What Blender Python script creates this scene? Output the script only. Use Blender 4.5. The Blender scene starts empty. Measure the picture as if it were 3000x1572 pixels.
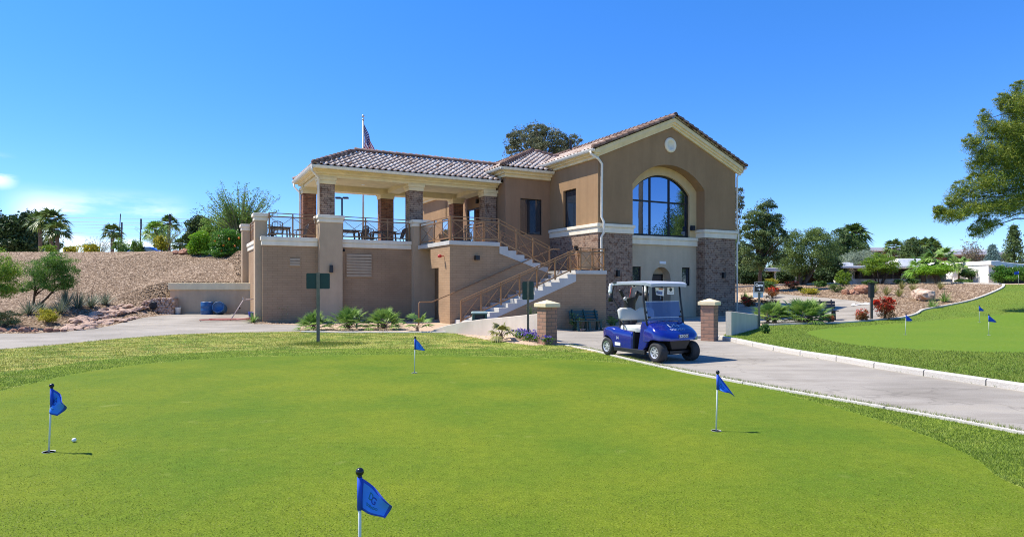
import bpy, bmesh, math, random
import numpy as np
from mathutils import Vector, Matrix
from mathutils.geometry import delaunay_2d_cdt
random.seed(7)
R = np.random.default_rng(11)
SC = bpy.context.scene
COL = SC.collection
PI = math.pi

# ---------------------------------------------------------------- camera numbers (photo 3000 x 1572)
F = 1857.0; EYE = 1.6; YH = 840.0
ANG = math.radians(28.3)
UX, UY = math.cos(ANG), math.sin(ANG)
VX, VY = -UY, UX
P0 = (-10.93, 27.8)                      # front corner of the clubhouse terrace

def loc_ts(x, y):
    dx, dy = x - P0[0], y - P0[1]
    return dx*UX + dy*UY, dx*VX + dy*VY
def wts(t, s, z=0.0):
    return Vector((P0[0] + UX*t + VX*s, P0[1] + UY*t + VY*s, z))

def sst(a, b, x):
    u = np.clip((x - a)/(b - a), 0, 1)
    return u*u*(3 - 2*u)

def height(x, y):
    """Terrain height; works on arrays."""
    x = np.asarray(x, float); y = np.asarray(y, float)
    t = (x - P0[0])*UX + (y - P0[1])*UY
    s = (x - P0[0])*VX + (y - P0[1])*VY
    # rise behind and right of the clubhouse
    q = .6*(y - 28) + .4*(x - 14)
    hr = 1.85*sst(-2, 18, q)*sst(9, 17, x)
    # gravel bank on the left
    edge = 22.0 + 9.5*sst(-20.5, -15.5, x)
    bed = .10*np.clip(y - edge, 0, 12)
    bed = np.minimum(bed, .95)
    crest = .28*np.clip(y - 31.5, 0, 50)
    wx = sst(-20.2, -18.0, x)
    wallz = np.where(y > 32.5, (1.72 + .235*np.clip(y - 32.6, 0, 50))*wx + (bed + crest)*(1-wx), bed + crest)
    hl = np.minimum(np.where(x > -20.2, wallz, bed + crest), 4.0 + .0*y)
    hl = np.where((x > -18.2) & (y < 32.6), .22*sst(26, 31, y), hl)
    hl = hl*sst(.28, .06, t)
    hb = 3.8*sst(6.2, 8.0, s)*sst(20, 13, t)*(t >= 0)
    h = np.where(x > 9, hr + hb*sst(20, 13, t), np.maximum(hl, hb))
    # small mound of the flower bed by the curved wall
    h = h + .14*np.exp(-(((x - .1)/1.3)**2 + ((y - 19.0)/1.0)**2))
    # the paving dips toward the stair wall
    h = h - .33*np.exp(-(((x - 3.3)/2.6)**2 + ((y - 27.6)/4.5)**2))
    return h

def gp(X, Y, dmax=200.0):
    """Where the sight line through a photo pixel meets the terrain."""
    d = np.arange(3.0, dmax, .05)
    x = (X - 1500)/F*d; z = EYE - (Y - YH)/F*d
    below = z <= height(x, d)
    i = int(np.argmax(below)) if below.any() else len(d) - 1
    return Vector((x[i], d[i], float(height(x[i], d[i]))))
def at(X, Y, d):
    return Vector(((X - 1500)/F*d, d, EYE + (YH - Y)/F*d))

# ---------------------------------------------------------------- object helpers
def tag(o, label=None, cat=None, group=None, kind=None):
    if label: o['label'] = label
    if cat: o['category'] = cat
    if group: o['group'] = group
    if kind: o['kind'] = kind
    return o
def thing(name, label, cat, loc=(0, 0, 0), rz=0.0, group=None):
    o = bpy.data.objects.new(name, None); COL.objects.link(o)
    o.location = loc; o.rotation_euler = (0, 0, rz); o.empty_display_size = .2
    return tag(o, label, cat, group)
def kids(o):
    return [c for c in bpy.data.objects if c.parent == o]
def copy_tree(o, parent=None):
    ch = list(o.children)
    c = o.copy(); COL.objects.link(c)
    if parent is not None: c.parent = parent
    for k in ch: copy_tree(k, c)
    return c
def link_mesh(name, me, mat, parent=None):
    o = bpy.data.objects.new(name, me); COL.objects.link(o)
    if mat is not None:
        for m in (mat if isinstance(mat, (list, tuple)) else [mat]): me.materials.append(m)
    if parent is not None: o.parent = parent
    return o
def np_mesh(name, V, Fc, mat, parent=None, rnd=None, smooth=False, uv=None):
    V = np.asarray(V, np.float32); Fc = np.asarray(Fc, np.int32)
    me = bpy.data.meshes.new(name)
    k = Fc.shape[1]; n = len(Fc)
    me.vertices.add(len(V)); me.vertices.foreach_set('co', V.ravel())
    me.loops.add(n*k); me.loops.foreach_set('vertex_index', Fc.ravel())
    me.polygons.add(n); me.polygons.foreach_set('loop_start', np.arange(0, n*k, k, dtype=np.int32))
    me.update(calc_edges=True)
    if rnd is not None:
        at_ = me.attributes.new('rnd', 'FLOAT', 'FACE'); at_.data.foreach_set('value', np.asarray(rnd, np.float32))
    if uv is not None:
        l = me.uv_layers.new(name='UVMap'); l.data.foreach_set('uv', np.asarray(uv, np.float32)[Fc.ravel()].ravel())
    if smooth: me.polygons.foreach_set('use_smooth', np.ones(n, bool))
    return link_mesh(name, me, mat, parent)

class MB:
    def __init__(s): s.v = []; s.f = []
    def add(s, vs, fs):
        o = len(s.v); s.v += [tuple(p) for p in vs]; s.f += [tuple(i + o for i in q) for q in fs]; return s
    def box(s, x0, x1, y0, y1, z0, z1):
        return s.add([(x0,y0,z0),(x1,y0,z0),(x1,y1,z0),(x0,y1,z0),(x0,y0,z1),(x1,y0,z1),(x1,y1,z1),(x0,y1,z1)],
              [(0,3,2,1),(4,5,6,7),(0,1,5,4),(1,2,6,5),(2,3,7,6),(3,0,4,7)])
    def frustum(s, x0, x1, y0, y1, z0, z1, ins):
        return s.add([(x0,y0,z0),(x1,y0,z0),(x1,y1,z0),(x0,y1,z0),(x0+ins,y0+ins,z1),(x1-ins,y0+ins,z1),(x1-ins,y1-ins,z1),(x0+ins,y1-ins,z1)],
              [(0,3,2,1),(4,5,6,7),(0,1,5,4),(1,2,6,5),(2,3,7,6),(3,0,4,7)])
    def prism(s, poly, axis, a0, a1):
        """extrude a 2D polygon along axis 'x','y' or 'z'"""
        n = len(poly)
        def P(p, a):
            return {'x': (a, p[0], p[1]), 'y': (p[0], a, p[1]), 'z': (p[0], p[1], a)}[axis]
        vs = [P(p, a0) for p in poly] + [P(p, a1) for p in poly]
        fs = [tuple(range(n))[::-1], tuple(range(n, 2*n))] + [(i, (i+1) % n, n+(i+1) % n, n+i) for i in range(n)]
        return s.add(vs, fs)
    def tube(s, pts, r, n=8, caps=True):
        pts = [Vector(p) for p in pts]
        rs = r if isinstance(r, (list, tuple)) else [r]*len(pts)
        rings = []; up = None
        for i, p in enumerate(pts):
            d = (pts[min(i+1, len(pts)-1)] - pts[max(i-1, 0)])
            if d.length < 1e-9: d = Vector((0, 0, 1))
            d.normalize()
            if up is None:
                up = Vector((0, 0, 1)) if abs(d.z) < .9 else Vector((1, 0, 0))
            a = d.cross(up)
            if a.length < 1e-6: a = d.cross(Vector((0, 1, 0)))
            a.normalize(); b = a.cross(d).normalized(); up = b
            rings.append([p + a*(math.cos(2*PI*k/n)*rs[i]) + b*(math.sin(2*PI*k/n)*rs[i]) for k in range(n)])
        vs = [q for r_ in rings for q in r_]; fs = []
        for i in range(len(pts)-1):
            for k in range(n):
                fs.append((i*n+k, i*n+(k+1) % n, (i+1)*n+(k+1) % n, (i+1)*n+k))
        if caps: fs += [tuple(range(n))[::-1], tuple((len(pts)-1)*n + k for k in range(n))]
        return s.add(vs, fs)
    def bar(s, p, q, w, h=None):
        """square bar from p to q"""
        h = h or w
        p, q = Vector(p), Vector(q); d = (q-p).normalized()
        up = Vector((0,0,1)) if abs(d.z) < .95 else Vector((1,0,0))
        a = d.cross(up).normalized()*w/2; b = a.cross(d).normalized()*h/2
        vs = [p-a-b, p+a-b, p+a+b, p-a+b, q-a-b, q+a-b, q+a+b, q-a+b]
        return s.add(vs, [(0,3,2,1),(4,5,6,7),(0,1,5,4),(1,2,6,5),(2,3,7,6),(3,0,4,7)])
    def lathe(s, prof, n=16, c=(0,0,0), axis='z', cap=True):
        vs = []; fs = []
        for r, z in prof:
            for k in range(n):
                a = 2*PI*k/n; x, y = r*math.cos(a), r*math.sin(a)
                p = {'z': (x, y, z), 'y': (x, z, y), 'x': (z, x, y)}[axis]
                vs.append((c[0]+p[0], c[1]+p[1], c[2]+p[2]))
        for i in range(len(prof)-1):
            for k in range(n):
                fs.append((i*n+k, i*n+(k+1) % n, (i+1)*n+(k+1) % n, (i+1)*n+k))
        if cap and prof[0][0] > 1e-6: fs.append(tuple(range(n))[::-1])
        if cap and prof[-1][0] > 1e-6: fs.append(tuple((len(prof)-1)*n+k for k in range(n)))
        return s.add(vs, fs)
    def sphere(s, c, r, n=12, m=8):
        rx, ry, rz = r if isinstance(r, (tuple, list)) else (r, r, r)
        vs = []; fs = []
        for i in range(m+1):
            th = PI*i/m
            for k in range(n):
                a = 2*PI*k/n
                vs.append((c[0]+rx*math.sin(th)*math.cos(a), c[1]+ry*math.sin(th)*math.sin(a), c[2]+rz*math.cos(th)))
        for i in range(m):
            for k in range(n):
                fs.append((i*n+k, (i+1)*n+k, (i+1)*n+(k+1) % n, i*n+(k+1) % n))
        return s.add(vs, fs)
    def strip(s, ts, lo, hi, y0, y1):
        """wall slice: for successive x in ts fill between lo(x) and hi(x), thickness y0..y1"""
        for a, b in zip(ts[:-1], ts[1:]):
            la, lb, ha, hb = lo(a), lo(b), hi(a), hi(b)
            s.add([(a,y0,la),(b,y0,lb),(b,y0,hb),(a,y0,ha),(a,y1,la),(b,y1,lb),(b,y1,hb),(a,y1,ha)],
                  [(0,1,2,3),(7,6,5,4),(0,4,5,1),(3,2,6,7)])
        a, b = ts[0], ts[-1]
        s.add([(a,y0,lo(a)),(a,y0,hi(a)),(a,y1,hi(a)),(a,y1,lo(a))], [(0,1,2,3)])
        s.add([(b,y0,lo(b)),(b,y0,hi(b)),(b,y1,hi(b)),(b,y1,lo(b))], [(3,2,1,0)])
        return s
    def build(s, name, mat, parent=None, smooth=False, bevel=0.0, weld=False):
        me = bpy.data.meshes.new(name)
        me.from_pydata(s.v, [], s.f)
        bm = bmesh.new(); bm.from_mesh(me)
        if weld: bmesh.ops.remove_doubles(bm, verts=bm.verts, dist=1e-5)
        bmesh.ops.recalc_face_normals(bm, faces=bm.faces)
        uv = bm.loops.layers.uv.new('UVMap')
        for f in bm.faces:
            n = f.normal; ax, ay, az = abs(n.x), abs(n.y), abs(n.z)
            f.smooth = smooth
            for l in f.loops:
                c = l.vert.co
                if ax > ay and ax >= az: l[uv].uv = (c.y, c.z)
                elif ay >= ax and ay >= az: l[uv].uv = (c.x, c.z)
                else: l[uv].uv = (c.x, c.y)
        bm.to_mesh(me); bm.free()
        o = link_mesh(name, me, mat, parent)
        if bevel:
            b = o.modifiers.new('bevel', 'BEVEL'); b.width = bevel; b.segments = 2; b.limit_method = 'ANGLE'
            b.harden_normals = False
        return o

# ---------------------------------------------------------------- materials
def newmat(name):
    m = bpy.data.materials.new(name); m.use_nodes = True
    nt = m.node_tree; b = nt.nodes['Principled BSDF']
    return m, nt, b
def rgba(c): return (c[0], c[1], c[2], 1.0)
def nd(nt, typ, **kw):
    n = nt.nodes.new(typ)
    for k, v in kw.items(): setattr(n, k, v)
    return n
def coords(nt, kind='Object', scale=None):
    tc = nd(nt, 'ShaderNodeTexCoord'); out = tc.outputs[kind]
    if scale:
        mp = nd(nt, 'ShaderNodeMapping'); mp.inputs['Scale'].default_value = scale
        nt.links.new(out, mp.inputs['Vector']); out = mp.outputs[0]
    return out
def noise(nt, vec, scale, detail=4, rough=.6):
    n = nd(nt, 'ShaderNodeTexNoise'); n.inputs['Scale'].default_value = scale
    n.inputs['Detail'].default_value = detail; n.inputs['Roughness'].default_value = rough
    nt.links.new(vec, n.inputs['Vector']); return n.outputs[0]
def ramp(nt, fac, stops, interp='LINEAR'):
    r = nd(nt, 'ShaderNodeValToRGB'); r.color_ramp.interpolation = interp
    el = r.color_ramp.elements
    while len(el) < len(stops): el.new(.5)
    for e, (p, c) in zip(el, stops):
        e.position = p; e.color = rgba(c) if len(c) == 3 else c
    nt.links.new(fac, r.inputs[0]); return r.outputs[0]
def mix(nt, fac, a, b, mode='MIX'):
    m = nd(nt, 'ShaderNodeMix', data_type='RGBA', blend_type=mode)
    for sock, v in ((m.inputs[0], fac), (m.inputs[6], a), (m.inputs[7], b)):
        if isinstance(v, (int, float)): sock.default_value = v
        elif isinstance(v, (tuple, list)): sock.default_value = rgba(v)
        else: nt.links.new(v, sock)
    return m.outputs[2]
def bump(nt, b, hgt, strength=.3, dist=.02):
    n = nd(nt, 'ShaderNodeBump'); n.inputs['Strength'].default_value = strength; n.inputs['Distance'].default_value = dist
    nt.links.new(hgt, n.inputs['Height']); nt.links.new(n.outputs[0], b.inputs['Normal'])

def M_plain(name, c, rough=.6, metal=0.0, var=.12, scale=6.0, spec=.5, coat=0.0, bmp=0.0, bscale=40.0):
    m, nt, b = newmat(name)
    v = coords(nt)
    n = noise(nt, v, scale, 5)
    lo = tuple(x*(1-var) for x in c); hi = tuple(min(1, x*(1+var)) for x in c)
    col = ramp(nt, n, [(.3, lo), (.7, hi)])
    nt.links.new(col, b.inputs['Base Color'])
    b.inputs['Roughness'].default_value = rough; b.inputs['Metallic'].default_value = metal
    b.inputs['Specular IOR Level'].default_value = spec
    if coat: b.inputs['Coat Weight'].default_value = coat; b.inputs['Coat Roughness'].default_value = .05
    if bmp: bump(nt, b, noise(nt, v, bscale, 3), bmp, .01)
    return m
def M_stucco(name, c, stain=.16):
    m, nt, b = newmat(name); v = coords(nt)
    big = noise(nt, v, .55, 6, .65); mid = noise(nt, v, 3.5, 5); fine = noise(nt, v, 70, 3)
    st = noise(nt, coords(nt, 'Object', (1.6, 1.6, .22)), 1.4, 5)
    col = ramp(nt, big, [(.3, tuple(x*(1-stain) for x in c)), (.7, tuple(min(1, x*(1+stain*.7)) for x in c))])
    col = mix(nt, .25, col, ramp(nt, mid, [(.3, tuple(x*.8 for x in c)), (.75, tuple(min(1, x*1.18) for x in c))]))
    col = mix(nt, .36, col, ramp(nt, st, [(.35, tuple(x*.75 for x in c)), (.65, tuple(min(1, x*1.1) for x in c))]))
    nt.links.new(col, b.inputs['Base Color']); b.inputs['Roughness'].default_value = .92
    b.inputs['Specular IOR Level'].default_value = .2
    add = nd(nt, 'ShaderNodeMath', operation='ADD'); nt.links.new(fine, add.inputs[0]); nt.links.new(mid, add.inputs[1])
    bump(nt, b, add.outputs[0], .35, .012)
    return m
def M_brick(name, c1, c2, mortar, bw=.3, bh=.1, ms=.012, cvar=None, bstr=.6, off=.5):
    m, nt, b = newmat(name)
    v = coords(nt, 'UV')
    br = nd(nt, 'ShaderNodeTexBrick'); br.offset = off
    br.inputs['Scale'].default_value = 1.0; br.inputs['Brick Width'].default_value = bw
    br.inputs['Row Height'].default_value = bh; br.inputs['Mortar Size'].default_value = ms
    br.inputs['Mortar Smooth'].default_value = .3; br.inputs['Bias'].default_value = 0.0
    br.inputs['Color1'].default_value = rgba(c1); br.inputs['Color2'].default_value = rgba(c2)
    br.inputs['Mortar'].default_value = rgba(mortar)
    # wobble so courses are not ruler straight
    nz = nd(nt, 'ShaderNodeTexNoise'); nz.inputs['Scale'].default_value = 3.0
    nt.links.new(v, nz.inputs['Vector'])
    va = nd(nt, 'ShaderNodeVectorMath', operation='SCALE'); va.inputs['Scale'].default_value = .012
    nt.links.new(nz.outputs[1], va.inputs[0])
    vb = nd(nt, 'ShaderNodeVectorMath', operation='ADD'); nt.links.new(v, vb.inputs[0]); nt.links.new(va.outputs[0], vb.inputs[1])
    nt.links.new(vb.outputs[0], br.inputs['Vector'])
    big = noise(nt, v, .8, 5); fine = noise(nt, v, 30, 3)
    col = br.outputs['Color']
    if cvar:
        col = mix(nt, ramp(nt, noise(nt, v, 4.5, 2), [(.52, (0, 0, 0)), (.62, (1, 1, 1))]), col, cvar, 'MULTIPLY')
    col = mix(nt, 1.0, col, ramp(nt, big, [(.3, (.84, .84, .84)), (.7, (1.1, 1.1, 1.1))]), 'MULTIPLY')
    nt.links.new(col, b.inputs['Base Color']); b.inputs['Roughness'].default_value = .9
    b.inputs['Specular IOR Level'].default_value = .2
    inv = nd(nt, 'ShaderNodeMath', operation='SUBTRACT'); inv.inputs[0].default_value = 1.0
    nt.links.new(br.outputs['Fac'], inv.inputs[1])
    sm = nd(nt, 'ShaderNodeMath', operation='MULTIPLY_ADD'); sm.inputs[1].default_value = .3
    nt.links.new(fine, sm.inputs[0]); nt.links.new(inv.outputs[0], sm.inputs[2])
    bump(nt, b, sm.outputs[0], bstr, .015)
    return m
def M_leaf(name, c1, c2, c3=None, trans=.35, rough=.55):
    """leaf colour varies from leaf to leaf and from clump to clump"""
    m, nt, b = newmat(name)
    a = nd(nt, 'ShaderNodeAttribute', attribute_name='rnd')
    c3 = c3 or tuple((x+y)/2 for x, y in zip(c1, c2))
    col = ramp(nt, a.outputs['Fac'], [(0, c1), (.5, c3), (1, c2)])
    n = noise(nt, coords(nt), 1.3, 3)
    col = mix(nt, 1.0, col, ramp(nt, n, [(.32, (.7, .75, .7)), (.68, (1.25, 1.2, 1.1))]), 'MULTIPLY')
    nt.links.new(col, b.inputs['Base Color']); b.inputs['Roughness'].default_value = rough
    b.inputs['Specular IOR Level'].default_value = .3
    tr = nd(nt, 'ShaderNodeBsdfTranslucent'); nt.links.new(col, tr.inputs['Color'])
    mx = nd(nt, 'ShaderNodeMixShader'); mx.inputs[0].default_value = trans
    nt.links.new(b.outputs[0], mx.inputs[1]); nt.links.new(tr.outputs[0], mx.inputs[2])
    nt.links.new(mx.outputs[0], nt.nodes['Material Output'].inputs['Surface'])
    return m
def M_glass_dark(name, tint=(.02, .03, .045), refl=.55, rc=(.75, .85, 1.0)):
    m, nt, b = newmat(name)
    b.inputs['Base Color'].default_value = rgba(tint); b.inputs['Roughness'].default_value = .05
    g = nd(nt, 'ShaderNodeBsdfGlossy'); g.inputs['Roughness'].default_value = .01; g.inputs['Color'].default_value = rgba(rc)
    n = noise(nt, coords(nt), .8, 2)
    bp = nd(nt, 'ShaderNodeBump'); bp.inputs['Strength'].default_value = .02; bp.inputs['Distance'].default_value = .05
    nt.links.new(n, bp.inputs['Height']); nt.links.new(bp.outputs[0], g.inputs['Normal'])
    mx = nd(nt, 'ShaderNodeMixShader'); mx.inputs[0].default_value = refl
    nt.links.new(b.outputs[0], mx.inputs[1]); nt.links.new(g.outputs[0], mx.inputs[2])
    nt.links.new(mx.outputs[0], nt.nodes['Material Output'].inputs['Surface'])
    return m

K = {}
K['stucco_brown'] = M_stucco('stucco_brown', (.335, .212, .113))
K['stucco_tan'] = M_stucco('stucco_tan', (.52, .385, .25))
K['stucco_grey'] = M_stucco('stucco_grey', (.56, .45, .31))
K['wall_grey'] = M_stucco('garden_wall_stucco', (.62, .54, .44))
K['reveal'] = M_stucco('window_reveal', (.62, .46, .25), .08)
K['cream'] = M_stucco('cream_trim', (.80, .67, .42), .06)
K['white_trim'] = M_stucco('pale_trim', (.84, .76, .60), .06)
K['gutter'] = M_plain('gutter_paint', (.74, .70, .60), .45)
K['brick'] = M_brick('mixed_brick', (.42, .285, .195), (.30, .21, .155), (.15, .115, .09), .29, .098, .012, (.62, .52, .48), .7)
K['brick_red'] = M_brick('red_brown_brick', (.36, .165, .09), (.25, .12, .075), (.14, .10, .08), .29, .085, .011, (.7, .6, .6), .7)
K['block'] = M_brick('painted_block', (.40, .266, .157), (.38, .252, .149), (.29, .192, .113), .41, .105, .007, None, .45)
K['slump'] = M_brick('slump_block', (.40, .225, .15), (.33, .19, .13), (.2, .15, .12), .30, .105, .010, None, .7)
K['concrete'] = M_stucco('concrete', (.55, .54, .50), .10)
m, nt, b = newmat('woven_rail_mesh'); K['mesh'] = m
b.inputs['Base Color'].default_value = (.20, .11, .06, 1); b.inputs['Roughness'].default_value = .6
tb = nd(nt, 'ShaderNodeBsdfTransparent'); mx = nd(nt, 'ShaderNodeMixShader'); mx.inputs[0].default_value = .70
nt.links.new(b.outputs[0], mx.inputs[1]); nt.links.new(tb.outputs[0], mx.inputs[2]); nt.links.new(mx.outputs[0], nt.nodes['Material Output'].inputs['Surface'])
K['rail'] = M_plain('rail_paint', (.28, .150, .065), .45, .2)
K['black'] = M_plain('black_metal', (.02, .02, .022), .45, .2)
K['bronze'] = M_plain('dark_bronze_frame', (.016, .014, .015), .4, .3)
K['glass'] = M_glass_dark('tinted_window_glass', refl=.75, rc=(.27, .37, .54))
K['glass_dim'] = M_glass_dark('dim_window_glass', refl=.09)
K['glass_door'] = M_glass_dark('door_glass', refl=.8, rc=(.85, .92, 1.0))
K['door'] = M_plain('door_and_doorway_shade', (.06, .045, .04), .6)
K['steel'] = M_plain('galvanised', (.50, .50, .47), .45, .6)
K['postmetal'] = M_plain('weathered_sign_post', (.23, .205, .15), .6, .2, var=.2)
K['white'] = M_plain('white_paint', (.82, .82, .80), .5, var=.04)
K['red'] = M_plain('red_paint', (.50, .03, .025), .45)

def M_tile(name, stops, rough=.8):
    m, nt, b = newmat(name)
    a = nd(nt, 'ShaderNodeAttribute', attribute_name='rnd')
    col = ramp(nt, a.outputs['Fac'], stops)
    n = noise(nt, coords(nt), 9, 5)
    col = mix(nt, 1.0, col, ramp(nt, n, [(.3, (.72, .72, .72)), (.7, (1.12, 1.12, 1.12))]), 'MULTIPLY')
    nt.links.new(col, b.inputs['Base Color']); b.inputs['Roughness'].default_value = rough
    bump(nt, b, n, .25, .01)
    return m
K['tile'] = M_tile('roof_tile', [(0, (.30, .18, .12)), (.08, (.55, .42, .33)), (.6, (.70, .58, .48)), (1, (.80, .70, .60))])
K['tile_red'] = M_tile('ridge_tile', [(0, (.15, .085, .06)), (.5, (.26, .155, .11)), (1, (.36, .23, .17))])

# grounds -------------------------------------------------------------------
def M_grass(name, stops, patch, clump=None, fine=120.0, bstr=.6):
    m, nt, b = newmat(name); v = coords(nt)
    fi = noise(nt, v, fine, 6, .78); mid = noise(nt, v, 9.0, 5, .65); big = noise(nt, v, .45, 5, .6)
    col = ramp(nt, fi, stops)
    col = mix(nt, ramp(nt, big, [(.38, (0, 0, 0)), (.64, (1, 1, 1))]), col, patch, 'MULTIPLY')
    col = mix(nt, 1.0, col, ramp(nt, mid, [(.3, (.84, .86, .84)), (.7, (1.14, 1.12, 1.1))]), 'MULTIPLY')
    if clump:
        cl = noise(nt, coords(nt, 'Object', (1, 1.6, 1)), clump[0], 4, .7)
        col = mix(nt, ramp(nt, cl, [(clump[1], (0, 0, 0)), (clump[1]+.05, (1, 1, 1))]), col, clump[2])
    spot = noise(nt, v, 2.3, 2, .5)
    col = mix(nt, ramp(nt, spot, [(.68, (0, 0, 0)), (.80, (.28, .28, .28))]), col, (.34, .34, .10))
    nt.links.new(col, b.inputs['Base Color']); b.inputs['Roughness'].default_value = .9
    b.inputs['Specular IOR Level'].default_value = .1
    bump(nt, b, fi, bstr, .012)
    return m
K['green'] = M_grass('putting_green_turf', [(.28, (.052, .086, .004)), (.45, (.122, .168, .009)), (.55, (.178, .218, .016)), (.72, (.36, .365, .09))], (.64, .83, .85), fine=70.0, bstr=.4)
K['fringe'] = M_grass('fringe_turf', [(.3, (.08, .14, .012)), (.5, (.175, .245, .024)), (.7, (.30, .35, .065))], (.80, .90, .9), (.9, .55, (.24, .28, .05)), fine=45.0, bstr=.8)
K['lawn'] = M_grass('dry_lawn', [(.3, (.20, .22, .04)), (.5, (.38, .36, .09)), (.7, (.56, .50, .21))], (.75, .95, .7), (1.1, .50, (.13, .21, .025)), fine=40.0, bstr=1.0)
K['lawn2'] = M_grass('green_lawn', [(.3, (.075, .13, .013)), (.5, (.15, .215, .027)), (.7, (.25, .30, .06))], (.8, .92, .9), fine=30.0, bstr=1.0)
K['green2'] = M_grass('far_green_turf', [(.3, (.075, .14, .010)), (.5, (.135, .21, .02)), (.7, (.21, .28, .04))], (.85, .95, .9), fine=40.0)
def M_ground(name, stops, scale, bstr, big=(.85, 1.1), vor=None):
    m, nt, b = newmat(name); v = coords(nt)
    if vor:
        vo = nd(nt, 'ShaderNodeTexVoronoi'); vo.inputs['Scale'].default_value = vor
        nt.links.new(v, vo.inputs['Vector'])
        sep = nd(nt, 'ShaderNodeSeparateColor'); nt.links.new(vo.outputs['Color'], sep.inputs[0])
        col = ramp(nt, sep.outputs[0], stops)
        hgt = vo.outputs['Distance']
        col = mix(nt, ramp(nt, hgt, [(.35, (0, 0, 0)), (.75, (1, 1, 1))]), col, (.5, .46, .42), 'MULTIPLY')
        inv = nd(nt, 'ShaderNodeMath', operation='SUBTRACT'); inv.inputs[0].default_value = 1.0; nt.links.new(hgt, inv.inputs[1]); hgt = inv.outputs[0]
    else:
        hgt = noise(nt, v, scale, 4, .7); col = ramp(nt, hgt, stops)
    if name == 'weathered_asphalt':
        ve = nd(nt, 'ShaderNodeTexVoronoi', feature='DISTANCE_TO_EDGE'); ve.inputs['Scale'].default_value = .38
        wv = nd(nt, 'ShaderNodeVectorMath', operation='ADD'); n2 = nd(nt, 'ShaderNodeTexNoise'); n2.inputs['Scale'].default_value = 1.6; nt.links.new(v, n2.inputs['Vector']); nt.links.new(v, wv.inputs[0]); nt.links.new(n2.outputs[1], wv.inputs[1]); nt.links.new(wv.outputs[0], ve.inputs['Vector'])
        col = mix(nt, ramp(nt, ve.outputs['Distance'], [(.003, (.38, .38, .38)), (.009, (0, 0, 0))]), col, (.18, .16, .13))
        st = noise(nt, coords(nt, 'Object', (.5, 1.4, 1)), 1.1, 5, .65)
        col = mix(nt, 1.0, col, ramp(nt, st, [(.34, (.78, .77, .75)), (.55, (1, 1, 1)), (.75, (1.12, 1.09, 1.02))]), 'MULTIPLY')
    bg = noise(nt, v, .35, 6, .6)
    col = mix(nt, 1.0, col, ramp(nt, bg, [(.3, (big[0],)*3), (.7, (big[1],)*3)]), 'MULTIPLY')
    nt.links.new(col, b.inputs['Base Color']); b.inputs['Roughness'].default_value = .92
    b.inputs['Specular IOR Level'].default_value = .2
    bump(nt, b, hgt, bstr, .03 if vor else .01)
    return m
K['asphalt'] = M_ground('weathered_asphalt', [(.3, (.27, .24, .20)), (.5, (.365, .33, .275)), (.7, (.45, .41, .34))], 70, .4, (.80, 1.10))
K['gravel'] = M_ground('gravel_ground', [(0, (.11, .068, .037)), (.4, (.225, .150, .090)), (.75, (.315, .222, .14)), (1, (.42, .315, .21))], 1, .9, (.85, 1.1), 11.0)
K['dirt'] = M_ground('sandy_dirt', [(.3, (.40, .28, .175)), (.5, (.52, .38, .255)), (.7, (.62, .48, .345))], 40, .6)
K['kerb'] = M_ground('kerb_concrete', [(.3, (.46, .42, .36)), (.5, (.57, .53, .46)), (.7, (.66, .62, .55))], 50, .4)
K['stone'] = M_ground('pink_stone', [(.3, (.30, .175, .12)), (.5, (.52, .36, .265)), (.7, (.68, .54, .43))], 6, .7)
K['stone_red'] = M_ground('red_stone', [(.3, (.17, .075, .05)), (.5, (.32, .16, .10)), (.7, (.50, .33, .24))], 3, .8)
# ================================================================ TERRAIN
def smooth_poly(pts, n=6):
    """Catmull-Rom through closed ring"""
    m = len(pts); out = []
    for i in range(m):
        p0, p1, p2, p3 = (Vector(pts[(i+k-1) % m][:2]) for k in range(4))
        for j in range(n):
            u = j/n
            out.append(.5*((2*p1) + (p2-p0)*u + (2*p0-5*p1+4*p2-p3)*u*u + (3*p1-p0-3*p2+p3)*u**3))
    return out
def smooth_line(pts, n=6):
    m = len(pts); out = []
    for i in range(m-1):
        p0, p1, p2, p3 = (Vector(pts[min(max(i+k-1, 0), m-1)][:2]) for k in range(4))
        for j in range(n):
            u = j/n
            out.append(.5*((2*p1) + (p2-p0)*u + (2*p0-5*p1+4*p2-p3)*u*u + (3*p1-p0-3*p2+p3)*u**3))
    out.append(Vector(pts[-1][:2])); return out
def px(*pts): return [tuple(gp(X, Y)[:2]) for X, Y in pts]

near_kerb = smooth_line([(1.55, 17.3), (2.05, 16.1), (2.62, 14.0), (3.25, 12.1), (4.10, 10.1), (4.95, 8.45), (5.62, 6.94), (6.3, 5.0), (6.9, 2.5)], 6)
far_kerb = smooth_line(px((2106, 994), (2135, 999), (2213, 1016), (2330, 1039), (2450, 1058), (2562, 1078), (2712, 1102), (3000, 1147)) + [(8.35, 7.6), (8.9, 4.5), (9.3, 2.0)], 6)
green_ring = smooth_poly(px((-120, 1190), (0, 1147), (120, 1118), (250, 1090), (450, 1064), (700, 1047), (950, 1041), (1215, 1040), (1500, 1046), (1750, 1058), (1960, 1083),
    (2200, 1130), (2440, 1192), (2680, 1265), (2850, 1340), (3010, 1440)) + [(4.4, 3.0), (3.2, 1.0), (0, -.8), (-4, -.6), (-6.5, 1.5), (-7.2, 4.0)], 6)
fringe_ring = [(-40, 11.5)] + px((0, 1098), (250, 1058), (500, 1036), (800, 1024), (1100, 1020), (1400, 1022), (1600, 1028), (1760, 1034)) + \
    [tuple(p) for p in near_kerb[9:]] + [(7.2, -8), (-40, -8)]
lawn_ring = [(-40, 17)] + px((0, 1023), (116, 1014), (350, 991), (524, 979), (700, 973), (880, 971), (1100, 972), (1330, 972), (1420, 990), (1560, 1008), (1655, 1012), (1760, 1034),
    (1600, 1032), (1400, 1026), (1100, 1024), (800, 1028), (500, 1040), (250, 1062), (0, 1100)) + [(-40, 10)]
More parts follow.
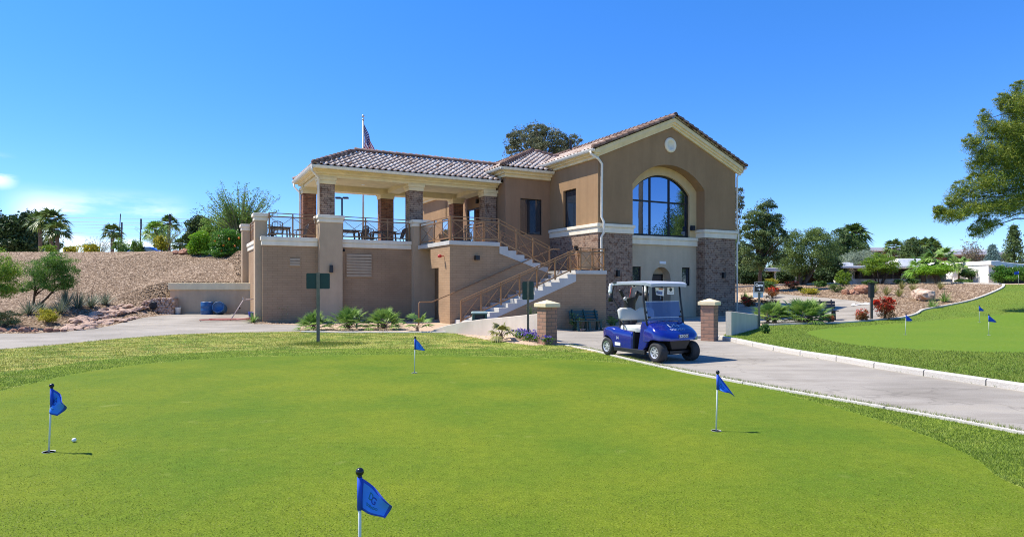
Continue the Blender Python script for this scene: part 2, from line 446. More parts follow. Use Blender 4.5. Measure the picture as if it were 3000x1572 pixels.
bed_ring = px((878, 953), (960, 947), (1100, 946), (1210, 958), (1262, 972), (1420, 962), (1560, 975), (1640, 1008), (1560, 1012), (1420, 994), (1330, 975), (1100, 974), (880, 973))
drive_ring = [(-45, 22.3)] + px((0, 977), (100, 976), (190, 971), (250, 965), (300, 958), (345, 948), (385, 938), (420, 930), (508, 921)) + [(-17.4, 32.55), (-13.2, 32.55), (-12.6, 31.0), (-11.2, 28.0), (-10.6, 27.0), (-9.2, 26.8), (-8.4, 26.4)] + \
    px((880, 972), (700, 974), (524, 980), (350, 992), (116, 1015), (0, 1024)) + [(-45, 16.5)]
wallbed_ring = [tuple(wts(*q)[:2]) for q in ((-.6, -.05), (-.4, -.75), (1.5, -1.0), (3.2, -1.2), (6, -1.4), (7.2, -2.0), (7.0, -.02), (0, -.02))]
# plaza + road between the pillars, then climbing right of the clubhouse
plaza_ring = px((1655, 1012)) + [tuple(p) for p in near_kerb[1:]] + [(7.6, -8), (9.6, -8)] + [tuple(p) for p in far_kerb[::-1][1:]] + \
    px((2110, 990), (2140, 965), (2200, 948), (2280, 948), (2400, 944), (2540, 940), (2580, 928), (2610, 912), (2565, 893), (2500, 880), (2420, 872), (2345, 866), (2290, 861), (2240, 859)) + \
    px((2238, 872), (2250, 888), (2295, 900), (2306, 907), (2285, 917), (2165, 922)) + \
    [tuple(wts(23.9, -5.6)[:2]), tuple(wts(19, -5.6)[:2]), tuple(wts(15.5, -6.0)[:2]), tuple(wts(14.2, -7.0)[:2]), tuple(wts(8, -7.2)[:2]), tuple(wts(6.3, -6.6)[:2])] + \
    px((1262, 965), (1420, 955), (1560, 966), (1640, 1002))
lawn2_ring = [tuple(p) for p in far_kerb] + [(9.8, -8), (60, -8), (62, 44)] + px((2990, 833), (2935, 833)) + \
    px((2932, 842), (2900, 858), (2840, 880), (2760, 897), (2700, 908), (2676, 921), (2630, 932), (2555, 938), (2450, 947), (2300, 951), (2220, 955), (2140, 968), (2108, 990))
green2_ring = smooth_poly(px((2364, 974), (2420, 963), (2520, 955), (2640, 947), (2760, 936), (2900, 925), (3060, 915)) + [(22, 22), (19.5, 15.0)] + px((3010, 1032), (2850, 1030), (2700, 1024), (2540, 1014), (2430, 998)), 5)
gbed_ring = px((2932, 842), (2900, 858), (2840, 880), (2760, 897), (2700, 908), (2676, 921), (2630, 932), (2580, 935), (2580, 928), (2610, 912), (2565, 893), (2500, 880), (2420, 872), (2345, 866), (2290, 861), (2240, 858)) + \
    [(16, 44), (12.5, 52), (30, 54)] + px((2935, 833))
left_bank = [(-70, 21.5), (-45, 22.3)] + px((0, 977), (100, 976), (190, 971), (250, 965), (300, 958), (345, 948), (385, 938), (420, 930), (508, 921)) + [(-17.4, 32.55), (-13.2, 32.55), (-12.0, 33.2), (-8.0, 40), (-6, 46), (-70, 46)]

REG = [('putting_green', green_ring, 'green'), ('fringe_grass', fringe_ring, 'fringe'), ('planting_bed', bed_ring, 'dirt'), ('lawn', lawn_ring, 'lawn'),
       ('gravel_strip', wallbed_ring, 'gravel'), ('driveway', drive_ring, 'asphalt'), ('practice_green', green2_ring, 'green2'), ('grass_field', lawn2_ring, 'lawn2'),
       ('road', plaza_ring, 'asphalt'), ('gravel_bed', gbed_ring, 'gravel'), ('hill', left_bank, 'gravel')]

def build_terrain():
    pts = []; edges = []
    for name, ring, _ in REG:
        # resample edges to <= .8 m
        rr = []
        n = len(ring)
        for i in range(n):
            a, b = Vector(ring[i][:2]), Vector(ring[(i+1) % n][:2])
            k = max(1, int((b-a).length/ .8)) if (b-a).length < 60 else 30
            for j in range(k): rr.append(a + (b-a)*(j/k))
        o = len(pts); pts += rr
        edges += [(o+i, o+(i+1) % len(rr)) for i in range(len(rr))]
    def grid(x0, x1, y0, y1, st, excl=None):
        for x in np.arange(x0, x1+1e-6, st):
            for y in np.arange(y0, y1+1e-6, st):
                if excl and excl[0] < x < excl[1] and excl[2] < y < excl[3]: continue
                pts.append(Vector((x + R.uniform(-.1, .1)*st*.5, y + R.uniform(-.1, .1)*st*.5)))
    grid(-24, 30, 14, 50, .8); grid(-9, 12, 1.2, 13.4, .9)
    grid(-70, 84, -16, 130, 4.0, (-25, 31, 13, 51))
    for rr, n in ((220, 40), (600, 40), (1500, 48)):
        for k in range(n): pts.append(Vector((rr*math.cos(2*PI*k/n), 40 + rr*math.sin(2*PI*k/n))))
    V, E, Fs, ov, oe, of = delaunay_2d_cdt(pts, edges, [], 0, .004)
    V = np.array([(v.x, v.y) for v in V]); Fs = np.array([tuple(f) for f in Fs])
    cen = V[Fs].mean(1)
    reg = np.full(len(Fs), -1)
    for ri, (name, ring, _) in enumerate(REG):
        P = np.array([tuple(p[:2]) for p in ring]); Q = np.roll(P, -1, 0)
        ins = np.zeros(len(Fs), bool)
        for (ax, ay), (bx, by) in zip(P, Q):
            c = ((ay > cen[:, 1]) != (by > cen[:, 1]))
            if abs(by-ay) < 1e-12: continue
            xx = (bx-ax)*(cen[:, 1]-ay)/(by-ay) + ax
            ins ^= c & (cen[:, 0] < xx)
        reg[(reg < 0) & ins] = ri
    Z = height(V[:, 0], V[:, 1])
    V3 = np.column_stack([V, Z])
    out = {}
    for ri in range(-1, len(REG)):
        sel = Fs[reg == ri]
        if not len(sel): continue
        used, inv = np.unique(sel, return_inverse=True)
        name, mat = ('ground', 'dirt') if ri < 0 else (REG[ri][0], REG[ri][2])
        fc = inv.reshape(sel.shape)
        # make all faces point up
        a, b, c = (V3[used][fc[:, k]] for k in range(3))
        flip = np.cross(b-a, c-a)[:, 2] < 0
        fc[flip] = fc[flip][:, ::-1]
        o = np_mesh(name, V3[used], fc, K[mat], smooth=True)
        o['kind'] = 'structure'
        out[name] = (V3[used], fc)
    return out
TER = build_terrain()

# kerbs -----------------------------------------------------------------------
def kerb(name, line, w, h, seg=1.6, inside=1, label=None, lift=.0, gap=.012):
    """a run of kerb stones with joints along a polyline"""
    L = [0]
    for a, b in zip(line[:-1], line[1:]): L.append(L[-1] + (Vector(b)-Vector(a)).length)
    def at_len(d):
        for i in range(len(L)-1):
            if d <= L[i+1] or i == len(L)-2:
                u = (d-L[i])/max(1e-6, L[i+1]-L[i]); a, b = Vector(line[i]), Vector(line[i+1])
                return a+(b-a)*u, (b-a).normalized()
    mb = MB(); d = 0
    while d < L[-1]-.05:
        e = min(d+seg, L[-1]); n = max(2, int((e-d)/.3)+1); ring = []
        for k in range(n):
            p, t = at_len(d + gap + (e-d-2*gap)*k/(n-1)); nn = Vector((-t.y, t.x))*inside
            z = float(height(p.x, p.y)) + lift
            a, b = p, p + nn*w
            ring.append([(a.x, a.y, z-.15), (a.x, a.y, z+h-.02), (a.x+nn.x*.02, a.y+nn.y*.02, z+h), (b.x, b.y, z+h), (b.x, b.y, z-.15)])
        vs = [q for r in ring for q in r]; fs = []
        for i in range(n-1):
            for k in range(4): fs.append((i*5+k, i*5+k+1, (i+1)*5+k+1, (i+1)*5+k))
        fs += [(0, 1, 2, 3, 4), tuple((n-1)*5+k for k in (4, 3, 2, 1, 0))]
        mb.add(vs, fs); d = e
    o = mb.build(name, K['kerb']); o['kind'] = 'structure'
    return o
kerb('kerb', near_kerb, .12, .03, 2.4, -1)
kerb('kerb', far_kerb, .14, .11, 1.15, 1)
kerb('kerb', smooth_line(px((2108, 991), (2070, 990), (2030, 992), (1995, 998))), .14, .09, 1.2, -1)
kerb('kerb', smooth_line(px((880, 973), (1000, 975), (1150, 975), (1345, 975))), .09, .05, 3, 1)
kerb('kerb', smooth_line(px((2935, 833), (2932, 842), (2900, 858), (2840, 880), (2760, 897), (2700, 908), (2676, 921), (2630, 932), (2555, 938), (2450, 946), (2300, 950), (2232, 953))), .15, .06, 2.2, 1)
kerb('kerb', smooth_line(px((2150, 925), (2285, 917), (2306, 907), (2295, 899), (2250, 887))), .15, .12, 1.6, 1)
kerb('kerb', smooth_line(px((2160, 905), (2240, 900), (2290, 896))), .12, .08, 1.6, 1)
kerb('kerb', [gp(2935, 834)[:2], (31, 46.5), (24, 48.5), (18.5, 48), (13.5, 47)], .2, .1, 3, 1)

# red painted kerb ramp at the foot of the stairs
mb = MB(); mb.box(6.0, 8.6, -7.5, -7.25, -.02, .14); o = mb.build('kerb', K['red']); o.location = (P0[0], P0[1], 0); o.rotation_euler.z = ANG; o['kind'] = 'structure'

# painted arrow on the road
mb = MB()
c = gp(2522, 892); 
for dx, dy, w, l, a in ((0, 0, .16, 1.7, .5), (-.35, .12, .14, .8, 1.0), (.4, -.1, .14, .8, .1), (.45, .3, .14, .7, 1.2)):
    ca, sa = math.cos(a), math.sin(a); vs = []
    for u, v in ((-l/2, -w/2), (l/2, -w/2), (l/2, w/2), (-l/2, w/2)):
        x, y = c.x+dx+u*ca-v*sa, c.y+dy+u*sa+v*ca
        vs.append((x, y, float(height(x, y))+.03))
    mb.add(vs, [(0, 1, 2, 3)])
o = mb.build('road_marking', K['white']); o['kind'] = 'structure'

# ================================================================ CLUBHOUSE
CL = thing('clubhouse', 'brown stucco and brick golf clubhouse with tiled roof and arched upstairs window', 'building', (P0[0], P0[1], 0), ANG)
def part(name, mb, mat, parent=None, smooth=False, bevel=0.0, label=None):
    o = mb.build(name, K[mat] if isinstance(mat, str) else mat, parent or CL, smooth, bevel)
    if label: o['label'] = label
    return o
box = lambda *a: MB().box(*a)

# --- lower terrace block
w = MB(); w.box(.3, 2.36, 0, .3, -.3, 3.44); w.box(3.39, 6.83, 0, .3, -.3, 3.44); w.box(0, .3, 0, 6.3, -.3, 3.44)
part('wall', w, 'block', label='painted block wall of the lower terrace')
w = MB(); w.box(-.05, 2.34, -.06, .36, 3.43, 3.64); w.box(-.09, 2.34, -.10, .40, 3.64, 3.82)
w.box(3.41, 6.81, -.06, .36, 3.43, 3.64); w.box(3.41, 6.81, -.10, .40, 3.64, 3.82)
w.box(-.05, .36, .95, 5.95, 3.43, 3.64); w.box(-.09, .40, .95, 5.95, 3.64, 3.82)
part('trim_band', w, 'white_trim', bevel=.02)
w = MB(); w.box(.3, 11.8, .3, 6.3, 3.40, 3.60); w.box(7.95, 11.8, -.4, .3, 3.40, 3.60)
part('terrace_floor', w, 'concrete')
def pillar(t0, t1, s0, s1, z0, mat='stucco_tan'):
    p = part('pillar', box(t0, t1, s0, s1, z0, 4.56), mat)
    c = MB(); c.box(t0-.04, t1+.04, s0-.04, s1+.04, 4.53, 4.70); c.box(t0-.09, t1+.09, s0-.09, s1+.09, 4.70, 4.86)
    part('cap', c, 'white_trim', p, bevel=.025)
    return p
pillar(-.28, .22, .30, .88, -.3); pillar(2.36, 3.39, -.36, .55, -.3); pillar(6.83, 7.90, -.36, .55, -.3); pillar(-.28, .24, 5.95, 6.5, 1.5)
# louvred vents
def vent(t0, t1, z0, z1, n):
    fr = MB(); d = .04
    fr.box(t0, t1, -.025, .06, z0, z0+d); fr.box(t0, t1, -.025, .06, z1-d, z1); fr.box(t0, t0+d, -.025, .06, z0+d, z1-d); fr.box(t1-d, t1, -.025, .06, z0+d, z1-d)
    v = part('vent', fr, 'block'); s = MB(); h = (z1-z0-2*d)/n
    for i in range(n):
        z = z0+d+h*i
        s.add([(t0+d, -.045, z+.01), (t1-d, -.045, z+.01), (t1-d, -.012, z+h*.86), (t0+d, -.012, z+h*.86), (t0+d, -.03, z), (t1-d, -.03, z), (t1-d, .02, z+h*.86), (t0+d, .02, z+h*.86)],
              [(0, 1, 2, 3), (7, 6, 5, 4), (0, 4, 5, 1), (3, 2, 6, 7), (0, 3, 7, 4), (1, 5, 6, 2)])
    part('louvres', s, 'stucco_tan', v)
    part('backing', box(t0+d, t1-d, -.006, -.002, z0+d, z1-d), 'black', v)
vent(1.10, 1.60, 2.50, 2.94, 3); vent(3.62, 4.87, 2.03, 3.20, 8)
def wall_lamp(p, n='s', h=.34, w=.15):
    """p: mounting point on the wall; n: 's' faces -s, 't' faces -t"""
    m = MB()
    if n == 's':
        m.box(p[0]-w*.35, p[0]+w*.35, p[1]-.02, p[1], p[2]-h*.3, p[2]+h*.3); m.frustum(p[0]-w/2, p[0]+w/2, p[1]-.02-w, p[1]-.02, p[2]-h/2, p[2]+h/2, .008)
    else:
        m.box(p[0]-.02, p[0], p[1]-w*.35, p[1]+w*.35, p[2]-h*.3, p[2]+h*.3); m.frustum(p[0]-.02-w, p[0]-.02, p[1]-w/2, p[1]+w/2, p[2]-h/2, p[2]+h/2, .008)
    return part('wall_lamp', m, 'black', bevel=.006)
wall_lamp((2.86, -.36, 2.42)); wall_lamp((8.29, -4.3, 2.88), h=.2, w=.2)
wall_lamp((15.65, -4.8, 2.25), h=.3); wall_lamp((22.80, -4.8, 2.23), h=.3)
wall_lamp((14.52, -3.05, 3.55), 't', .24); wall_lamp((21.1, -4.2, 4.75), h=.26, w=.2); wall_lamp((11.81, 2.9, 6.45), 't', .26, .14)
m = MB().sphere((3.52, -.06, 3.3), .07, 10, 6); part('security_camera', m, 'black', smooth=True)

# --- pavilion: columns, beams, ceiling
def column(t0, t1, s0, s1, mat='brick_red'):
    c = part('column', box(t0, t1, s0, s1, 3.6, 6.42), mat)
    k = MB(); k.box(t0-.04, t1+.04, s0-.04, s1+.04, 6.40, 6.58); k.box(t0-.08, t1+.08, s0-.08, s1+.08, 6.58, 6.72)
    part('capital', k, 'cream', c, bevel=.012)
for t0, t1 in ((2.55, 3.23), (6.90, 7.60), (11.05, 11.74)): column(t0, t1, .5, 1.15, 'brick')
for t0, t1 in ((2.42, 3.08), (6.50, 7.20), (10.75, 11.35)): column(t0, t1, 4.0, 4.65)
w = MB(); w.box(2.45, 11.7, .48, 1.17, 6.72, 7.06); w.box(2.40, 11.36, 3.98, 4.67, 6.62, 7.06); w.box(2.45, 3.15, 1.17, 3.98, 6.70, 7.06)
w.box(6.85, 7.5, 1.17, 3.98, 6.70, 7.06); w.box(10.9, 11.6, 1.17, 3.98, 6.70, 7.06)
part('beam', w, 'cream')
part('ceiling', box(2.5, 11.7, .5, 4.65, 6.93, 7.0), 'cream')
for t, s in ((3.8, 1.6), (5.3, 2.2), (8.7, 1.6), (9.9, 2.2), (5.3, 3.2)):
    part('ceiling_light', MB().lathe([(.001, 6.915), (.08, 6.915), (.10, 6.925), (.10, 6.935)], 14, (t, s, 0)), 'white')
w = MB()   # cornice and soffit
w.box(2.42, 11.75, .18, .48, 6.96, 7.06); w.box(2.42, 11.75, .34, .48, 6.86, 6.96)
w.box(2.1, 2.42, .18, 4.95, 6.96, 7.06); w.box(2.30, 2.42, .34, 4.80, 6.86, 6.96)
w.box(2.16, 11.75, -.16, .18, 7.035, 7.075); w.box(2.16, 2.4, .18, 5.1, 7.06, 7.078)
w.box(2.42, 11.4, 4.67, 5.1, 7.0, 7.06)
part('cornice', w, 'cream')
def gutter(p, q, out, mat='gutter'):
    """K-profile gutter from p to q; out = unit outward direction"""
    p, q, o = Vector(p), Vector(q), Vector(out)
    prof = [(0, 0), (.07, 0), (.10, .05), (.12, .10), (.12, .125), (.105, .125), (.10, .105), (.01, .03), (0, .125)]
    n = len(prof); vs = [b + o*a + Vector((0, 0, h)) for b in (p, q) for a, h in prof]
    fs = [(i, (i+1) % n, n+(i+1) % n, n+i) for i in range(n)] + [tuple(range(n))[::-1], tuple(range(n, 2*n))]
    return part('gutter', MB().add(vs, fs), mat)
gutter((2.03, -.16, 7.0), (11.6, -.16, 7.0), (0, -1, 0)); gutter((2.15, -.28, 7.0), (2.15, 5.1, 7.0), (-1, 0, 0))
def downspout(pts, r=.045, parent=None):
    return part('downspout', MB().tube(pts, r, 8), 'gutter', parent, True)
downspout([(2.06, -.2, 7.0), (2.06, -.15, 6.86), (2.42, .25, 6.62), (2.47, .42, 6.4), (2.47, .44, 3.7)])
downspout([(2.1, 4.9, 7.0), (2.12, 4.85, 6.8), (2.33, 4.55, 6.5), (2.34, 4.5, 6.3), (2.34, 4.5, 3.7)])

# --- tiled roofs
def tiles(O, A, Bv, aL, aR, Bmax, mat='tile', w=.30, c=.37, name='roof', under=None, parent=None):
    O, A, Bv = (np.array(q, float) for q in (O, A, Bv)); N = np.cross(A, Bv)
    V = []; Fc = []; rn = []; nv = 0; sub = 8
    rows = int(math.ceil(Bmax/c))
    for j in range(rows):
        b0 = j*c; b1 = min(b0+c+.05, Bmax)
        if b1-b0 < .06: continue
        lo0, hi0, lo1, hi1 = aL(b0), aR(b0), aL(b1), aR(b1)
        k0, k1 = int(math.floor(min(lo0, lo1)/(w/sub))), int(math.ceil(max(hi0, hi1)/(w/sub)))
        aa = np.arange(k0, k1+1)*(w/sub)
        ja = R.normal(0, .006, int((k1-k0)/sub)+3)
        a0 = np.clip(aa, lo0, hi0); a1 = np.clip(aa, lo1, hi1)
        prof = .075*np.maximum(0, np.sin(2*PI*aa/w + .6))**.75 - .012*np.maximum(0, -np.sin(2*PI*aa/w + .6))
        ti = np.clip(((aa-aa[0])/w).astype(int), 0, len(ja)-1); jit = ja[ti]
        p0 = O + np.outer(a0, A) + np.outer(b0 + jit, Bv) + np.outer(prof*1.06 + .05, N)
        p1 = O + np.outer(a1, A) + np.outer(np.full(len(aa), b1), Bv) + np.outer(prof*.94 + .008, N)
        pr = O + np.outer(a0, A) + np.outer(b0 + jit + .012, Bv) + np.outer(prof*.94 + .012, N)
        n = len(aa); V += [pr, p0, p1]
        tid = R.random(int((k1-k0)/sub)+3)
        for i in range(n-1):
            if abs(a0[i+1]-a0[i]) < 1e-6 and abs(a1[i+1]-a1[i]) < 1e-6: continue
            Fc.append((nv+i, nv+i+1, nv+n+i+1, nv+n+i)); Fc.append((nv+n+i, nv+n+i+1, nv+2*n+i+1, nv+2*n+i))
            r = tid[ti[i]]; rn += [0.0, r]  # butt ends always take the darkest stop: their shade put into the colour
        nv += 3*n
    return np_mesh(name, np.vstack(V), Fc, K[mat], parent or CL, rn, smooth=False)
def caps(p, q, mat='tile_red', r=.125, L=.36, parent=None, lift=.02):
    p, q = Vector(p), Vector(q); d = q-p; n = max(1, int(d.length/L)); d.normalize()
    side = d.cross(Vector((0, 0, 1))).normalized(); up = side.cross(d).normalized()
    V = []; Fc = []; rn = []; m = 8
    for i in range(n):
        rr = R.random()
        for (a, rad, lf) in ((i*L-.03, r*1.12, .03), ((i+1)*L+.02, r*.92, .0)):
            for k in range(m+1):
                th = PI*k/m*1.12 - .06*PI
                V.append(tuple(p + d*a + side*(rad*math.cos(th)) + up*(rad*math.sin(th) + lift + lf)))
        o = i*2*(m+1)
        for k in range(m): Fc.append((o+k, o+k+1, o+m+1+k+1, o+m+1+k)); rn.append(rr)
        V.append(tuple(p + d*(i*L-.03) + up*(lift))); 
    # re-index because of the extra centre vertex per tile
    V2 = []; Fc = []; rn = []
    idx = 0
    per = 2*(m+1)+1
    for i in range(n):
        o = i*per; rr = R.random()
        for k in range(m):
            Fc.append((o+k, o+k+1, o+m+1+k+1, o+m+1+k)); rn.append(rr)
            Fc.append((o+k+1, o+k, o+per-1, o+per-1)); rn.append(0)
    tri = [(a, b, c) if c == d_ else None for a, b, c, d_ in Fc]
    FF = []; rr2 = []
    for (a, b, c, d_), rv in zip(Fc, rn):
        if c == d_: FF.append((a, b, c)); rr2.append(rv)
        else: FF += [(a, b, c), (a, c, d_)]; rr2 += [rv, rv]
    return np_mesh('ridge_tiles', V, FF, K[mat], parent, rr2)
def roof_base(verts, faces, parent=None):
    return part('roof_deck', MB().add(verts, faces), 'bronze', parent)
# pavilion hip roof
ez, run, sl = 7.13, 2.62, .50
th = math.atan(sl); cs, sn = math.cos(th), math.sin(th); rz = ez + run*sl
hip_t0 = 2.12; hip_s0, hip_s1 = -.2, 5.04; mid = (hip_s0+hip_s1)/2
r1 = tiles((hip_t0, hip_s0, ez), (1, 0, 0), (0, cs, sn), lambda b: b*cs, lambda b: 9.55 + b*cs*1.0, run/cs)
tiles((hip_t0, hip_s1, ez), (0, -1, 0), (cs, 0, sn), lambda b: b*cs, lambda b: (hip_s1-hip_s0)-b*cs, run/cs)
tiles((12.4, hip_s1, ez), (-1, 0, 0), (0, -cs, sn), lambda b: -b*cs*0, lambda b: 12.4-hip_t0-b*cs, run/cs)
caps((hip_t0+.05, hip_s0+.05, ez+.06), (hip_t0+run, mid, rz+.05), parent=r1); caps((hip_t0+.05, hip_s1-.05, ez+.06), (hip_t0+run, mid, rz+.05), parent=r1)
caps((hip_t0+run-.05, mid, rz+.05), (13.6, mid, rz+.05), parent=r1)
roof_base([(hip_t0, hip_s0, ez-.01), (12, hip_s0, ez-.01), (12, hip_s1, ez-.01), (hip_t0, hip_s1, ez-.01), (hip_t0+run, mid, rz-.03), (13, mid, rz-.03)],
          [(0, 1, 5, 4), (1, 2, 5), (2, 3, 4, 5), (3, 0, 4), (3, 2, 1, 0)], r1)
# main hip roof
ez2, sl2 = 7.76, .46; th2 = math.atan(sl2); c2, s2 = math.cos(th2), math.sin(th2)
mt0, mt1, ms0, ms1 = 11.34, 19.9, -.92, 14.0; run2 = (mt1-mt0)/2; rz2 = ez2 + run2*sl2
r2 = tiles((mt0, ms0, ez2), (1, 0, 0), (0, c2, s2), lambda b: b*c2, lambda b: max(b*c2, min(8.56-b*c2, 3.25+max(0, b-1.3)*6)), run2/c2)
tiles((mt0, ms1, ez2), (0, -1, 0), (c2, 0, s2), lambda b: b*c2, lambda b: (ms1-ms0)-b*c2, run2/c2)
tiles((mt1, ms0, ez2), (0, 1, 0), (-c2, 0, s2), lambda b: b*c2, lambda b: (ms1-ms0)-b*c2, run2/c2)
apex = (mt0+run2, ms0+run2, rz2+.05)
caps((mt0+.05, ms0+.05, ez2+.06), apex, parent=r2); caps((mt1-.05, ms0+.05, ez2+.06), apex, parent=r2); caps(apex, (mt0+run2, ms1-run2, rz2+.05), parent=r2)
caps((mt0+.05, ms1-.05, ez2+.06), (mt0+run2, ms1-run2, rz2+.05), parent=r2)
roof_base([(mt0, ms0, ez2-.01), (mt0, ms1, ez2-.01), (mt0+run2, ms1-run2, rz2-.03), (mt0+run2, ms0+run2, rz2-.03), (mt1, ms0+4.6, ez2-.01), (mt1, ms1, ez2-.01), (14.5, ms0, ez2-.01), (14.5, ms0+3.1, ez2+3.1*sl2-.03)],
          [(0, 3, 2, 1), (0, 6, 7, 3), (4, 5, 2, 3), (1, 2, 5)], r2)
part('vent_pipe', MB().lathe([(.06, 0), (.06, .5), (.001, .5)], 10, (15.35, -1.2, 8.95)), 'bronze', r2)
# gable roof
gt0, gt1, gs0, gs1 = 14.08, 24.22, -5.12, 8.0; gm = 19.15; ezg = 8.13; slg = .42; thg = math.atan(slg); cg, sg = math.cos(thg), math.sin(thg)
rgz = ezg + (gm-gt0)*slg; Lb = (gm-gt0)/cg
r3 = tiles((gt0, gs1, ezg), (0, -1, 0), (cg, 0, sg), lambda b: 0, lambda b: gs1-gs0, Lb)
tiles((gt1, gs0, ezg), (0, 1, 0), (-cg, 0, sg), lambda b: 0, lambda b: gs1-gs0, Lb)
caps((gm, gs0, rgz+.07), (gm, gs1, rgz+.07), parent=r3)
caps((gt0, gs0+.02, ezg+.04), (gm, gs0+.02, rgz+.04), parent=r3, r=.135); caps((gt1, gs0+.02, ezg+.04), (gm, gs0+.02, rgz+.04), parent=r3, r=.135)
roof_base([(gt0, gs0+.02, ezg-.015), (gm, gs0+.02, rgz-.015), (gt1, gs0+.02, ezg-.015), (gt0, gs1, ezg-.015), (gm, gs1, rgz-.015), (gt1, gs1, ezg-.015)],
          [(0, 1, 4, 3), (1, 2, 5, 4)], r3)
def roofz(t): return rgz - abs(t-gm)*slg

# --- gable front
pz = 6.72
def arch(t, c=19.05, hw=2.43, z0=pz, rise=1.14):
    Rr = (hw*hw + rise*rise)/(2*rise)
    u = min(abs(t-c), hw); return z0 + rise - Rr + math.sqrt(max(0, Rr*Rr-u*u))
ts = [14.52] + list(np.linspace(16.62, 21.48, 41)) + [23.79]
w = MB()
w.box(14.52, 16.62, -4.8, -4.2, 4.62, pz); w.box(21.48, 23.79, -4.8, -4.2, 4.62, pz)
top = lambda t: roofz(t)-.12
w.strip([14.52, 16.62], lambda t: pz, top, -4.8, -4.2); w.strip([21.48, 23.79], lambda t: pz, top, -4.8, -4.2)
tm = sorted(set(list(np.linspace(16.62, 21.48, 41)) + [gm]))
w.strip(tm, arch, top, -4.8, -4.2)
w.box(14.52, 14.9, -4.2, -2.92, 4.62, 8.05); w.box(14.52, 14.9, -1.74, 6, 4.62, 8.1); w.box(14.52, 14.9, -2.92, -1.74, 6.6, 8.05)
w.box(23.4, 23.79, -4.2, 7.5, -.3, 8.05); w.box(11.81, 23.79, 7.5, 7.8, 0, 7.6); w.box(11.81, 12.1, 6.5, 12.5, 2.8, 7.5)
part('wall', w, 'stucco_brown')
w = MB(); w.box(14.52, 16.62, -4.8, -4.2, -.8, 4.22); w.box(14.52, 14.9, -4.2, -.41, -.4, 4.22)
part('wall', w, 'brick', label='mixed brown brick base at the stair side of the gable front')
part('wall', box(21.48, 23.79, -4.8, -4.2, -.4, 4.22), 'brick', label='mixed brown brick base at the road side of the gable front')
w = MB()
def band(t0, t1, s0, s1):
    w.box(t0-.05, t1+.05, s0-.05, s1, 4.22, 4.50); w.box(t0-.11, t1+.11, s0-.11, s1, 4.50, 4.66)
band(21.48, 23.79, -4.8, -4.15); part('trim_band', w, 'white_trim', bevel=.02); w = MB(); band(14.52, 16.62, -4.8, -4.15)
w.box(14.47, 14.95, -4.15, -.42, 4.22, 4.50); w.box(14.41, 14.95, -4.15, -.42, 4.50, 4.66)
part('trim_band', w, 'white_trim', bevel=.02)
w = MB(); w.box(16.625, 21.475, -4.30, -4.2, 3.78, 4.06); w.box(16.625, 21.475, -4.36, -4.2, 4.06, 4.22)
part('window_sill', w, 'white_trim', bevel=.015)
# recess back wall with arched window, small windows and arched entry
w = MB(); wa = lambda t: arch(t, 19.05, 1.93, 6.5, .93)
w.box(16.62, 17.12, -4.2, -3.9, 3.9, 7.95); w.box(20.98, 21.48, -4.2, -3.9, 3.9, 7.95)
w.strip(list(np.linspace(17.12, 20.98, 33)), wa, lambda t: 7.95, -4.2, -3.9); w.box(17.12, 20.98, -4.2, -3.9, 3.9, 4.24)
part('wall', w, 'reveal', label='cream wall around the arched window')
w = MB(); wd = lambda t: arch(t, 19.02, .63, 2.02, .62)
w.box(16.62, 17.10, -4.2, -3.7, -.3, 3.85); w.box(17.66, 18.39, -4.2, -3.7, -.3, 3.85); w.box(19.65, 20.45, -4.2, -3.7, -.3, 3.85); w.box(21.03, 21.48, -4.2, -3.7, -.3, 3.85)
for a, b in ((17.10, 17.66), (20.45, 21.03)): w.box(a, b, -4.2, -3.7, -.3, 1.66); w.box(a, b, -4.2, -3.7, 2.64, 3.85)
w.strip(list(np.linspace(18.39, 19.65, 25)), wd, lambda t: 3.85, -4.2, -3.7)
w.box(18.2, 19.8, -3.7, -3.5, -.3, 3.0)
part('wall', w, 'stucco_grey', label='grey stucco wall with the arched entry')
d = part('door', box(18.62, 19.42, -3.74, -3.69, 0, 2.2), 'door'); part('frame', MB().box(18.54, 18.62, -3.77, -3.69, 0, 2.28).box(19.42, 19.50, -3.77, -3.69, 0, 2.28).box(18.62, 19.42, -3.77, -3.69, 2.2, 2.28), 'bronze', d)
part('handle', MB().box(19.30, 19.34, -3.82, -3.74, .95, 1.15), 'steel', d)
for a, b in ((17.10, 17.66), (20.45, 21.03)):
    f = MB(); z0, z1 = 1.66, 2.64
    f.box(a, a+.05, -4.12, -4.05, z0, z1); f.box(b-.05, b, -4.12, -4.05, z0, z1); f.box(a+.05, b-.05, -4.12, -4.05, z0, z0+.05); f.box(a+.05, b-.05, -4.12, -4.05, z1-.05, z1)
    wn = part('window', f, 'bronze'); part('pane', box(a+.05, b-.05, -4.095, -4.085, z0+.05, z1-.05), 'glass_dim', wn)
s = part('door_sign', box(18.88, 19.30, -4.235, -4.2, 2.80, 2.94), 'white')
